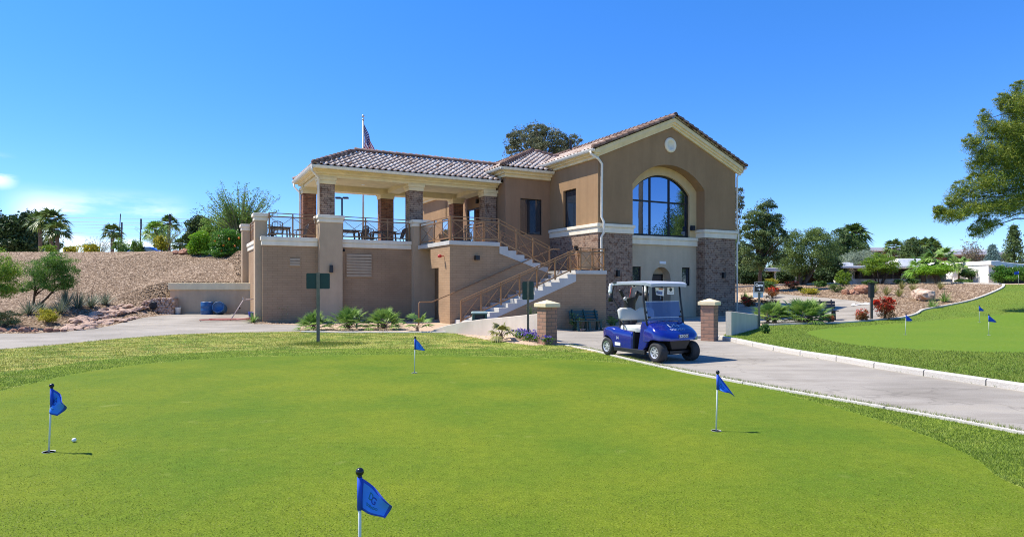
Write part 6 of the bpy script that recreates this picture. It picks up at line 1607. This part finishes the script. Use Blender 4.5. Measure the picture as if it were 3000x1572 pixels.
# big pine: sprays of needles along limbs
px_ = [(2765, 622, 22, 10), (2790, 632, 40, 17), (2840, 612, 48, 22), (2900, 605, 48, 26), (2960, 600, 48, 34), (2868, 676, 26, 18), (2900, 655, 32, 18), (2800, 588, 22, 14), (2830, 562, 38, 26), (2880, 540, 44, 32), (2940, 520, 48, 40), (2990, 560, 40, 44), (2850, 420, 24, 22), (2880, 446, 32, 26), (2870, 482, 30, 28), (2920, 462, 42, 36), (2970, 440, 45, 46),
       (2884, 352, 18, 24), (2910, 376, 32, 26), (2950, 392, 38, 36), (2990, 370, 40, 46), (2938, 300, 20, 20), (2970, 318, 32, 30), (2998, 300, 38, 44), (2985, 262, 14, 18), (3000, 480, 44, 55), (2760, 612, 12, 6)]
els = E3(30, *[(a_, b_, c_*1.08, d_*1.3) for a_, b_, c_, d_ in px_], dep=1.3) + [(e[0], e[1]+R.uniform(-2, 2), e[2], e[3], e[4], e[5]) for e in E3(30, (3080, 420, 80, 120), (3120, 560, 90, 60), (3110, 300, 70, 100), (3210, 480, 90, 90), (3190, 350, 70, 70), (3200, 600, 80, 50), (3120, 200, 40, 50))]
tuft = []
for a_, b_, c_, d_ in px_:
    for k_ in range(5):
        q_ = R.uniform(PI*.55, PI*1.6) if k_ < 4 else R.uniform(0, 2*PI); r_ = R.uniform(4, 9); tuft.append((a_ + math.cos(q_)*c_*1.1, b_ - abs(math.sin(q_))*d_*1.35 if k_ % 2 else b_ + math.sin(q_)*d_*1.2, r_*1.4, r_*.7))
els += E3(30, *tuft)
b = Vector((at(3110, 800, 30).x, 30, .9)); r = thing('pine_tree', 'big yellow green pine leaning in from the edge of the picture above the far lawn', 'tree', b)
E2 = [(e[0]-b.x, e[1]-b.y, e[2]-b.z)+tuple(e[3:]) for e in els]
P, CC, rn = crown_points(E2, 125000, .30, .10, 34); V, Fq = leaf_quads(P, .20, .020, .5); np_mesh('crown', V, Fq, LF['pine'], r, rn)
m = MB(); H = 10.5; m.tube([(0, 0, -.2), (.1, .1, 4), (-.05, .2, 8), (.1, .1, H+1)], [.28, .22, .15, .05], 10)
for e in E2[:len(px_)+7]:
    q = np.array(e[:3]); zr_ = np.clip(q[2] + .05*abs(q[0]) + .3, 1.5, H); s = np.array([0, .1, zr_]); mid_ = s*.45+q*.55 + np.array([0, 0, .06*np.linalg.norm(q-s)]); m.tube([s, s*.75+mid_*.25+np.array([0, 0, .1]), mid_+R.normal(0, .08, 3), q], [.05, .045, .03, .01], 6)
for i in R.permutation(len(CC))[:170]:
    q = CC[i]; j = int(np.argmin([np.linalg.norm(q-np.array(e[:3])) for e in E2])); m.tube([np.array(E2[j][:3]), q], [.014, .005], 4)
m.build('trunk', K['bark'], r, True)
# hedges
for X, Y, w, h, lab in ((2545, 832, 40, 14, 'low dark hedge ball left of the round tree'), (2634, 830, 34, 15, 'clipped hedge block beside the low white fence'), (2673, 830, 38, 16, 'larger clipped hedge block before the white house'), (2822, 834, 54, 13, 'low spreading hedge before the mushroom shaped tree'), (2400, 832, 46, 18, 'low dark bush under the wide olive tree'), (2470, 830, 50, 46, 'light green bush beside the flat roofed house'), (2250, 836, 50, 24, 'shaded green bush under the eucalyptus')):
    shrub('hedge', lab, 0, 0, w, h, 'mesquite' if h > 40 else 'hedge', 2600, (.10, .05), 'hedge', 'hedges before the white houses', base=base_at(X, Y, 45), clump=.22)
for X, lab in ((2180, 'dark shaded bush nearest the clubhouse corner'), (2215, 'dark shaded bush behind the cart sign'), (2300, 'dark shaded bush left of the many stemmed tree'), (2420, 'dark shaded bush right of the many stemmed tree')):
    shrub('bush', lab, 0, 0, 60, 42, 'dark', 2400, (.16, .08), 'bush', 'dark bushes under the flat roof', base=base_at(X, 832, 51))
b = base_at(2955, 832, 43.5); tree('flowering_vine', 'leafy vine with orange blossoms covering the white house wall', 'vine', b, E3(43.5, (2930, 800, 22, 22), (2965, 795, 28, 20), (3010, 798, 36, 22), (2945, 812, 36, 14), (3060, 800, 40, 24)), 'citrus', 6500, (.13, .07), None, nc=22, crown_name='foliage')

# ---- trees on the far side of the course (seen mirrored in the big arched window)
for i, (x, y, h, w, mat, lab) in enumerate(((32.6, 18.8, 6.6, 2.0, 'verde', 'leafy tree across the lawn mirrored at the window edge'), (34.2, 21.0, 6.2, 2.2, 'olive', 'leafy tree across the lawn mirrored behind the palm trunk'), (36.6, 22.6, 6.8, 2.2, 'verde', 'leafy tree across the lawn mirrored in the middle pane'), (38.6, 23.4, 9.6, 1.2, 'conifer', 'dark pointed tree across the lawn mirrored beside a window bar'), (40.2, 25.4, 7.0, 2.2, 'olive', 'broad tree across the lawn beyond the mirrored pine'), (40.5, 26.9, 10.4, 1.3, 'conifer', 'dark pointed tree across the lawn mirrored in the end pane'))):
    z = float(height(x, y)); tree('leafy_tree', lab, 'tree', (x, y, z), [(x, y, z+h*.62, w, w, h*.38), (x+.3*w, y, z+h*.45, w*.8, w*.8, h*.3), (x-.4*w, y+.5, z+h*.40, w*.8, w*.8, h*.35)], mat, 6000, (.26, .10), (.2, .08), group='trees across the lawn')
z = float(height(31.2, 22.8)); fan_palm('palm_tree', 'very tall palm across the lawn mirrored in the arched window', (31.2, 22.8, z), 16.5, 24, 1.2, 1.1, 'palm_dark', (.15, 2.0), .22, 'palm tree', 'tall palms beyond the clubhouse', 11, .35, width=.09)

# ================================================================ ROCKS
def rock_mesh(seed, fl=.6, sub=2):
    rg = np.random.default_rng(seed); bm = bmesh.new(); bmesh.ops.create_icosphere(bm, subdivisions=sub, radius=1)
    n = rg.normal(size=(9, 3)); n /= np.linalg.norm(n, axis=1)[:, None]; o = rg.uniform(.55, .9, 9)
    for v in bm.verts:
        p = np.array(v.co)
        for a, b_ in zip(n, o):
            d = p@a
            if d > b_: p = p - a*(d-b_)
        p *= 1+.05*rg.normal(); p[2] *= fl; v.co = p
    me = bpy.data.meshes.new('rock'); bm.to_mesh(me); bm.free(); return me
RM = []
for i in range(6):
    me = rock_mesh(40+i, .42); me.materials.append(K['stone']); RM.append(me)
RB = []
for i in range(4):
    me = rock_mesh(60+i, .75, 3); me.materials.append(K['stone_red']); RB.append(me)
RP = rock_mesh(77, .75, 3); RP.materials.append(M_ground('pale_pink_stone', [(.3, (.40, .22, .14)), (.5, (.62, .46, .35)), (.7, (.72, .60, .48))], 3, .8))
def rock(name, label, p, s, me, group=None, rz=None, tilt=.25, cat='rock'):
    o = bpy.data.objects.new(name, me); COL.objects.link(o); o.location = p; o.scale = s
    o.rotation_euler = (R.uniform(-tilt, tilt), R.uniform(-tilt, tilt), R.uniform(0, 6.28) if rz is None else rz); return tag(o, label, cat, group)
# stepped flat stones of the dry channel
def in_poly(X, Y, P):
    c = False
    for (ax, ay), (bx, by) in zip(P, P[1:]+P[:1]):
        if (ay > Y) != (by > Y) and X < (bx-ax)*(Y-ay)/(by-ay)+ax: c = not c
    return c
chan = [(186, 968), (200, 948), (245, 925), (300, 908), (360, 893), (420, 905), (425, 925), (380, 937), (340, 950), (290, 960), (245, 967)]
GS = 'flat stones of the dry channel'; cnt = 0
while cnt < 190:
    X, Y = R.uniform(186, 428), R.uniform(888, 968)
    if not in_poly(X, Y, chan): continue
    p = gp(X, Y); s = R.uniform(.12, .25); p.z += .04
    rock('flat_stone', 'flat pinkish stone lying in the dry rock channel beside the driveway', p, (s*1.25, s*.85, s*R.uniform(.7, 1.1)), RM[cnt % 6], GS, None, .3); cnt += 1
# stone headwall with the pipe
r = thing('culvert', 'rounded stone culvert headwall with a dark drain pipe at the end of the channel', 'culvert', (0, 0, 0))
V0 = at(447, 895, 31.6)
MB().lathe([(.15, .0), (.18, .0), (.18, .6), (.15, .6)], 20, (V0.x, V0.y, V0.z), 'y').build('pipe', K['black'], r, True)
MB().lathe([(.001, .1), (.15, .1)], 20, (V0.x, V0.y, V0.z), 'y').build('opening', K['black'], r)
hw = MB(); pts2 = [(388, 908), (400, 898), (430, 880), (460, 874), (508, 873), (510, 922), (460, 918), (420, 922), (395, 920)]
hw.prism([(at(X, Y, 31.9).x, at(X, Y, 31.9).z) for X, Y in pts2], 'y', 31.78, 32.5); hw.build('backing', K['stone'], r)
sv = MB(); k = 0
for X in np.arange(392, 510, 8.2):
    for Y in np.arange(876, 920, 7.0):
        xx, yy = X+R.uniform(-2, 2)+(3 if int(Y/7) % 2 else 0), Y+R.uniform(-1.5, 1.5)
        if not in_poly(xx, yy, pts2) or math.hypot(xx-447, yy-895) < 13: continue
        q = at(xx, yy, 31.74); rr_ = R.uniform(.065, .095); sv.sphere((q.x, q.y, q.z), (rr_*R.uniform(.9, 1.3), rr_*.8, rr_), 8, 6); k += 1
sv.build('cobble_facing', K['stone'], r, True)
# edging stones at the driveway
for X, w, lab in ((4, 40, 'dark edging stone cut by the edge of the picture'), (40, 24, 'reddish upright edging stone at the driveway'), (75, 38, 'long flat edging stone at the driveway'), (104, 20, 'dark red edging stone at the driveway'), (142, 26, 'pale round edging stone at the driveway'), (166, 18, 'small red edging stone before the rock channel'), (187, 16, 'dark edging stone touching the rock channel')):
    p = gp(X, 972); s = w*p.y/F/2; rock('edging_stone', lab, p + Vector((0, 0, .05)), (s*1.1, s*.7, min(.2, s*.9)), RB[int(X) % 4], 'edging stones at the driveway', .1, .1)
p = base_at(540, 738, 41.6); rock('boulder', 'brown red boulder at the top of the bank beside the lime bush', p+Vector((.15, 0, .15)), (.55, .45, .35), RB[0], 'boulders', .3, .1, 'boulder'); rock('boulder', 'smaller round boulder touching the brown boulder on the crest', p+Vector((-.45, -.1, .08)), (.28, .25, .25), RB[1], 'boulders', .3, .1, 'boulder')
p = gp(2703, 880); rock('boulder', 'big pale pink boulder with a red broken side on the far gravel bed', p+Vector((0, 0, .30)), (.80, .55, .62), RP, 'boulders', .5, .1, 'boulder')
for X, Y, s, lab in ((2530, 860, .55, 'largest of the red boulders behind the dark square post'), (2500, 862, .36, 'red boulder in the middle of the small boulder row'), (2478, 862, .34, 'pinkish boulder beside the green shrub')):
    p = gp(X, Y); rock('boulder', lab, p+Vector((0, 0, s*.3)), (s*1.1, s*.8, s*.9), RB[int(X) % 4], 'boulders', None, .1, 'boulder')
for X, Y, lab in ((878, 946, 'rounded red stone at the end of the gravel strip'), (2098-1325, 0, '')):
    if Y: p = gp(X, Y); rock('boulder', lab, p+Vector((0, 0, .05)), (.2, .16, .18), RB[3], 'boulders', None, .1, 'boulder')
for i, (t, s_) in enumerate(((12.2, -1.3), (13.3, -5.0), (14.1, -7.0), (14.6, -6.6))):
    p = wts(t, s_ if s_ < -6 else -6.8 - .2*i, .08); p.z = float(height(p.x, p.y)) + .05; rock('rock', ['grey rock', 'rounded grey rock', 'small grey rock', 'pale rock'][i] + ' in the shade near the green bench end', p, (.22, .18, .18), RM[i], 'rocks near the bench', None, .2)
for (t, s_, lab, h_) in ((12.0, -6.55, 'thin leafless shrub beside the bench against the stair wall', .8), (13.9, -6.6, 'twiggy shrub beyond the end of the green bench', .6), (9.9, -6.5, 'wispy shrub between pillar and bench', 1.0)):
    b = wts(t, s_, 0); b.z = float(height(b.x, b.y)); shrub('shrub', lab, 0, 0, .7*F/b.y, h_*F/b.y, 'mesquite2', 500, (.09, .02), 'shrub', 'thin shrubs against the stair wall', 18, base=b, up=1)

# ================================================================ HOUSES ON THE RIGHT
WH = M_stucco('white_house', (.90, .88, .84), .04); K['white_house'] = WH
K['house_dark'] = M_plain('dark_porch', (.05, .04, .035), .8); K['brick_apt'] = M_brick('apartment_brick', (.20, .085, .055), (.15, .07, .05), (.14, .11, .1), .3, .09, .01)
def hx(X, d): return (X-1500)/F*d
def hz(Y, d): return EYE+(YH-Y)/F*d
def hbox(X0, X1, Y0, Y1, d, dep):
    return (hx(X0, d), hx(X1, d), d, d+dep, hz(Y1, d), hz(Y0, d))
def house_part(n, m, mat, parent, bevel=0.0): return m.build(n, K[mat], parent, False, bevel)
h1 = thing('house', 'long low house with a white flat roof edge and dark shaded porch behind the trees', 'house'); d = 54
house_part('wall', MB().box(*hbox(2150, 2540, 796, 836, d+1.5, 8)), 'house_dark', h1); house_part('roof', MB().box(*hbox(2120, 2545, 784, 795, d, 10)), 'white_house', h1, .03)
for X in (2170, 2270, 2330, 2500): house_part('post', MB().box(*hbox(X, X+5, 795, 838, d+.2, .2)), 'white_house', h1)
for X in (2240, 2262): house_part('chimney', MB().box(*hbox(X, X+4, 774, 784, d+3, .4)), 'white_house', h1)
for X in (2200, 2290, 2430): house_part('window', MB().box(*hbox(X, X+30, 803, 822, d+1.45, .1)), 'glass_dim', h1)
h2 = thing('house', 'white flat roofed house with open porch and low fence behind the hedges', 'house'); d = 52
house_part('wall', MB().box(*hbox(2470, 2500, 770, 838, d, 6)).box(*hbox(2560, 2700, 795, 838, d+3, 5)).box(*hbox(2780, 2866, 772, 838, d-.5, 6)), 'white_house', h2)
for q in ((2632, 2698, 757, 784, d+2, 5), (2778, 2800, 766, 800, d+.5, 4), (2472, 2492, 768, 782, d+.4, 1.0)): house_part('parapet', MB().box(*hbox(*q)), 'white_house', h2, .03)
house_part('roof', MB().box(*hbox(2470, 2790, 778, 785, d-1, 8)), 'white_house', h2, .03)
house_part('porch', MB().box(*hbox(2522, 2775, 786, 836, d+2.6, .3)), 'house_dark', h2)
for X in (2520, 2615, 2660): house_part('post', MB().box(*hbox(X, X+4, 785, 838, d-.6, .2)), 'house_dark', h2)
for X in (2640, 2665): house_part('window', MB().box(*hbox(X, X+22, 800, 816, d+2.5, .1)), 'glass_dim', h2)
cw = MB(); xs = np.linspace(2800, 2872, 14); cw.prism([(hx(X, d), hz(778 - 5*math.sin((X-2800)/72*1.3), d)) for X in xs] + [(hx(2872, d), hz(838, d)), (hx(2800, d), hz(838, d))], 'y', d-2.0, d-1.7); house_part('garden_wall', cw, 'white_house', h2)
f = thing('fence', 'low white picket fence with dark uprights in front of the white house', 'fence'); d = 47; z0 = float(height(hx(2600, d), d))
MB().box(hx(2490, d), hx(2790, d), d, d+.15, z0-.2, z0+.35).build('wall', WH, f)
fb = MB()
for X in np.arange(2492, 2790, 3.2): fb.box(hx(X, d)-.008, hx(X, d)+.008, d-.03, d-.01, z0+.02, z0+.62)
fb.box(hx(2490, d), hx(2790, d), d-.03, d-.01, z0+.60, z0+.63); fb.build('rail', K['bronze'], f)
h3 = thing('house', 'white house with capped wall and garage front behind the flowering vine', 'house'); d = 45
house_part('wall', MB().box(*hbox(2896, 2912, 770, 838, d, 4)).box(*hbox(2912, 3140, 790, 838, d+.3, 5)), 'white_house', h3)
cp_ = MB(); cp_.prism([(hx(2894, d), hz(764, d)), (hx(2916, d), hz(763, d)), (hx(2926, d), hz(767, d)), (hx(2985, d), hz(773, d)), (hx(3140, d), hz(774, d)), (hx(3140, d), hz(790, d)), (hx(2912, d), hz(782, d)), (hx(2894, d), hz(776, d))], 'y', d-.3, d+4); house_part('parapet', cp_, 'white_house', h3, .03)
house_part('garage_door', MB().box(*hbox(2925, 3120, 792, 836, d+.2, .1)), 'house_dark', h3)
lt = thing('garden_lamp', 'dark garden lantern on the gate between spruce and white house', 'lamp', base_at(2890, 832, 45.4)); MB().box(-.02, .02, -.02, .02, 0, 1.2).build('post', K['black'], lt); MB().frustum(-.12, .12, -.12, .12, 1.2, 1.5, -.04).frustum(-.2, .2, -.2, .2, 1.5, 1.62, .15).build('lantern', K['black'], lt)
h4 = thing('apartment_block', 'long brick apartment block with white roof edges far behind the houses', 'building'); d = 112
house_part('wall', MB().box(*hbox(2525, 2650, 733, 800, d, 10)).box(*hbox(2640, 2960, 745, 800, d+14, 10)), 'brick_apt', h4)
for q in ((2520, 2660, 725, 734, d-1.5, 13), (2680, 2900, 730, 737, d+10, 14), (2700, 2960, 738, 745, d+8, 10)): house_part('roof', MB().box(*hbox(*q)), 'white_house', h4)
for X in (2560, 2610, 2720, 2780, 2840):
    w_ = house_part('balcony', MB().box(*hbox(X, X+24, 738 if X < 2650 else 748, 762, d-.2 if X < 2650 else d+13.7, .3)), 'house_dark', h4); 
    for Y in (748, 757): house_part('rail', MB().box(*hbox(X-1, X+25, Y, Y+1.6, d-.5 if X < 2650 else d+13.3, .1)), 'steel', w_)
house_part('chimney', MB().box(*hbox(2846, 2853, 742, 775, d-20, 1)), 'brick_apt', h4)
# ================================================================ GRASS BLADES AND LOOSE GRAVEL (uncountable stuff)
def sample(region, n, wfun):
    V, Fc = TER[region]; a, b, c = V[Fc[:, 0]], V[Fc[:, 1]], V[Fc[:, 2]]
    ar = np.linalg.norm(np.cross(b-a, c-a), axis=1)/2; cen = (a+b+c)/3; w = ar*wfun(cen); w = w/w.sum()
    i = R.choice(len(Fc), n, p=w); u = R.random((n, 2)); s = np.sqrt(u[:, :1]); v = u[:, 1:]
    return a[i]*(1-s) + b[i]*s*(1-v) + c[i]*s*v
def inview(cen):
    X = 1500 + F*cen[:, 0]/np.maximum(cen[:, 1], .1)
    return ((cen[:, 1] > 2.5) & (X > -600) & (X < 3600)).astype(float)
def grass(name, region, n, h, w, mat, label, wf, lean=.5):
    P = sample(region, n, lambda c: inview(c)*wf(c)); a = R.uniform(0, 2*PI, n); hh = h*R.uniform(.5, 1.25, n)
    s = np.column_stack([np.cos(a), np.sin(a), np.zeros(n)])*(w*R.uniform(.6, 1.3, n))[:, None]
    L = np.column_stack([R.normal(0, lean, n), R.normal(0, lean, n), np.ones(n)])*hh[:, None]
    V = np.stack([P-s, P+s, P+L], 1).reshape(-1, 3); o = np_mesh(name, V, np.arange(3*n).reshape(n, 3), mat, None, R.random(n))
    return tag(o, label, 'grass', kind='stuff')
gl1 = M_leaf('fringe_blade', (.08, .15, .013), (.32, .40, .07), trans=.3)
gl2 = M_leaf('dry_blade', (.19, .21, .03), (.58, .50, .19), (.37, .36, .08), trans=.3)
gl3 = M_leaf('lawn_blade', (.08, .14, .014), (.30, .35, .065), trans=.3)
gl0 = M_leaf('green_blade', (.095, .14, .006), (.265, .29, .052), trans=.3)
inv2 = lambda c: 1/np.maximum(3, c[:, 1])**1.6
grass('grass', 'fringe_grass', 120000, .024, .0035, gl1, 'short rough grass around the putting green', inv2)
grass('grass', 'lawn', 75000, .035, .005, gl2, 'dry yellowish lawn grass behind the putting green', lambda c: 1/np.maximum(3, c[:, 1]), .7)
grass('grass', 'grass_field', 110000, .04, .006, gl3, 'green lawn grass beyond the cart road', inv2)
grass('grass', 'putting_green', 180000, .007, .0024, gl0, 'closely mown grass of the putting green', lambda c: 1/np.maximum(3, c[:, 1])**3, .9)
# darker tufts in the dry lawn
P = sample('lawn', 420, lambda c: inview(c)); k = 26
P = (P[:, None, :] + np.column_stack([R.normal(0, .09, 420*k), R.normal(0, .05, 420*k), np.zeros(420*k)]).reshape(420, k, 3)).reshape(-1, 3); n = len(P)
a = R.uniform(0, 2*PI, n); s = np.column_stack([np.cos(a), np.sin(a), np.zeros(n)])*.005; L = np.column_stack([R.normal(0, .5, n), R.normal(0, .5, n), np.ones(n)])*(R.uniform(.02, .055, n))[:, None]
tag(np_mesh('grass', np.stack([P-s, P+s, P+L], 1).reshape(-1, 3), np.arange(3*n).reshape(n, 3), gl1, None, R.random(n)), 'dark green grass clumps scattered through the dry lawn', 'grass', kind='stuff')
# longer grass along the kerb and at the sign post
lk = near_kerb; pts = []
for p, q in zip(lk[:-1], lk[1:]):
    pts += [p.lerp(q, R.random()) + Vector((0, -R.random()*.16 - .01)) for _ in range(int((q-p).length*420))]
pts += [gp(932, 1008).to_2d() + Vector((R.normal(.1, .45), R.normal(0, .25))) for _ in range(3500)]
P = np.array([(p.x, p.y, float(height(p.x, p.y))) for p in pts]); n = len(P); a = R.uniform(0, 2*PI, n)
s = np.column_stack([np.cos(a), np.sin(a), np.zeros(n)])*.005; L = np.column_stack([R.normal(0, .5, n), R.normal(0, .5, n), np.ones(n)])*(R.uniform(.03, .085, n))[:, None]
tag(np_mesh('grass', np.stack([P-s, P+s, P+L], 1).reshape(-1, 3), np.arange(3*n).reshape(n, 3), gl3, None, R.random(n)), 'longer untrimmed grass along the kerb and the sign post', 'grass', kind='stuff')
# loose stones
def stones(name, region, n, s0, s1, mat, label, wf):
    P = sample(region, n, lambda c: inview(c)*wf(c)); base = np.array([(1, 0, 0), (0, 1, 0), (-1, 0, 0), (0, -1, 0), (0, 0, .8), (.0, 0, -.5)])
    fs = np.array([(0, 1, 4), (1, 2, 4), (2, 3, 4), (3, 0, 4)]); a = R.uniform(0, 2*PI, n); sc = R.uniform(s0, s1, n)
    q = base[None]*R.uniform(.6, 1.25, (n, 6, 1)); x = q[..., 0]*np.cos(a)[:, None]-q[..., 1]*np.sin(a)[:, None]; y = q[..., 0]*np.sin(a)[:, None]+q[..., 1]*np.cos(a)[:, None]
    V = np.stack([x, y, q[..., 2]*.75], 2)*sc[:, None, None] + P[:, None, :]; V[:, 4, :2] += R.normal(0, .3, (n, 2))*sc[:, None]
    Fc = (fs[None] + (np.arange(n)*6)[:, None, None]).reshape(-1, 3); o = np_mesh(name, V.reshape(-1, 3), Fc, mat, None, np.repeat(R.random(n), 4))
    return tag(o, label, 'gravel', kind='stuff')
m, nt, b = newmat('loose_stone'); at_n = nd(nt, 'ShaderNodeAttribute', attribute_name='rnd')
nt.links.new(ramp(nt, at_n.outputs['Fac'], [(0, (.12, .074, .04)), (.35, (.23, .152, .09)), (.7, (.325, .23, .145)), (1, (.46, .355, .25))]), b.inputs['Base Color']); b.inputs['Roughness'].default_value = .9
stones('gravel', 'hill', 90000, .03, .075, m, 'pinkish brown rock gravel covering the bank', lambda c: np.where(c[:, 1] > 30.5, 1.0, .25))
stones('gravel', 'gravel_bed', 16000, .03, .08, m, 'pinkish gravel of the far planting bed', lambda c: 1.0)
stones('gravel', 'gravel_strip', 2500, .02, .05, m, 'gravel strip along the terrace wall', lambda c: 1.0)
stones('gravel', 'planting_bed', 1800, .01, .03, m, 'small stones of the sandy planting bed', lambda c: np.where(c[:, 0] < -2, 1.0, .15))

# ================================================================ LIGHT, SKY, CAMERA
SUN = Vector((-.55, .10, .86)).normalized()
el = math.asin(SUN.z); az = math.atan2(SUN.x, SUN.y)
sd = bpy.data.lights.new('sun', 'SUN'); sd.energy = 4.1; sd.angle = math.radians(.53); sd.color = (1.0, .93, .82)
so = bpy.data.objects.new('sun', sd); COL.objects.link(so); so.rotation_euler = (-SUN).to_track_quat('-Z', 'Y').to_euler(); so.location = (-30, 10, 40)
W = bpy.data.worlds.new('World'); SC.world = W; W.use_nodes = True; nt = W.node_tree
bg = nt.nodes['Background']; sky = nd(nt, 'ShaderNodeTexSky', sky_type='NISHITA'); sky.sun_disc = False; sky.sun_elevation = el; sky.sun_rotation = az
sky.air_density = .9; sky.dust_density = .1; sky.ozone_density = 2.6; sky.altitude = 800
hs = nd(nt, 'ShaderNodeHueSaturation'); hs.inputs['Saturation'].default_value = 1.32; hs.inputs['Value'].default_value = 1.0; nt.links.new(sky.outputs[0], hs.inputs['Color'])
tc = nd(nt, 'ShaderNodeTexCoord'); g = tc.outputs['Generated']; sx = nd(nt, 'ShaderNodeSeparateXYZ'); nt.links.new(g, sx.inputs[0])
mp = nd(nt, 'ShaderNodeMapping'); mp.inputs['Scale'].default_value = (1.6, 1.6, 7.5); nt.links.new(g, mp.inputs[0])
cn = noise(nt, mp.outputs[0], 2.6, 7, .62)
def mathn(op, a, bb):
    n = nd(nt, 'ShaderNodeMath', operation=op)
    for i, v in enumerate((a, bb)):
        if isinstance(v, (int, float)): n.inputs[i].default_value = v
        else: nt.links.new(v, n.inputs[i])
    return n.outputs[0]
def mr(v, a, b_, c=0, d=1):
    n = nd(nt, 'ShaderNodeMapRange', interpolation_type='SMOOTHSTEP'); n.inputs[1].default_value = a; n.inputs[2].default_value = b_; n.inputs[3].default_value = c; n.inputs[4].default_value = d
    nt.links.new(v, n.inputs[0]); return n.outputs[0]
lowband = mathn('MULTIPLY', mr(sx.outputs[2], .02, .055), mr(sx.outputs[2], .135, .085))
leftm = mathn('MULTIPLY', mathn('MULTIPLY', mr(sx.outputs[0], -.44, -.49), mr(sx.outputs[0], -.63, -.59)), mr(sx.outputs[1], .3, .6))
cl = mathn('MULTIPLY', mathn('MULTIPLY', lowband, leftm), mr(cn, .34, .56))
puff = mathn('MULTIPLY', mathn('MULTIPLY', mathn('MULTIPLY', mr(sx.outputs[2], .115, .13), mr(sx.outputs[2], .165, .145)), mr(sx.outputs[0], -.605, -.625)), mr(cn, .42, .54))
cl = mathn('MAXIMUM', cl, mathn('MULTIPLY', puff, .8))
wh = nd(nt, 'ShaderNodeMix', data_type='RGBA'); nt.links.new(cl, wh.inputs[0]); nt.links.new(mix(nt, 1.0, hs.outputs[0], ramp(nt, sx.outputs[2], [(.02, (.64, .74, 1.0)), (.14, (.76, .83, 1.08)), (.40, (.98, 1.0, 1.22))]), 'MULTIPLY'), wh.inputs[6]); wh.inputs[7].default_value = (6.0, 6.5, 7.0, 1)
nt.links.new(wh.outputs[2], bg.inputs[0]); bg.inputs[1].default_value = .125

cam = bpy.data.cameras.new('camera'); co = bpy.data.objects.new('camera', cam); COL.objects.link(co)
cam.sensor_width = 36; cam.lens = F/3000*36; cam.shift_y = (YH-786)/3000; co.location = (0, 0, EYE); co.rotation_euler = (PI/2, 0, 0)
cam.clip_start = .1; cam.clip_end = 4000; SC.camera = co
SC.view_settings.view_transform = 'Standard'; SC.view_settings.look = 'None'; SC.view_settings.exposure = .80; SC.view_settings.gamma = 1.0
SC.cycles.max_bounces = 6; SC.cycles.transparent_max_bounces = 8; SC.cycles.use_denoising = True; SC.cycles.denoising_input_passes = 'RGB_ALBEDO_NORMAL'; SC.cycles.denoising_prefilter = 'NONE'; SC.cycles.filter_width = 1.05
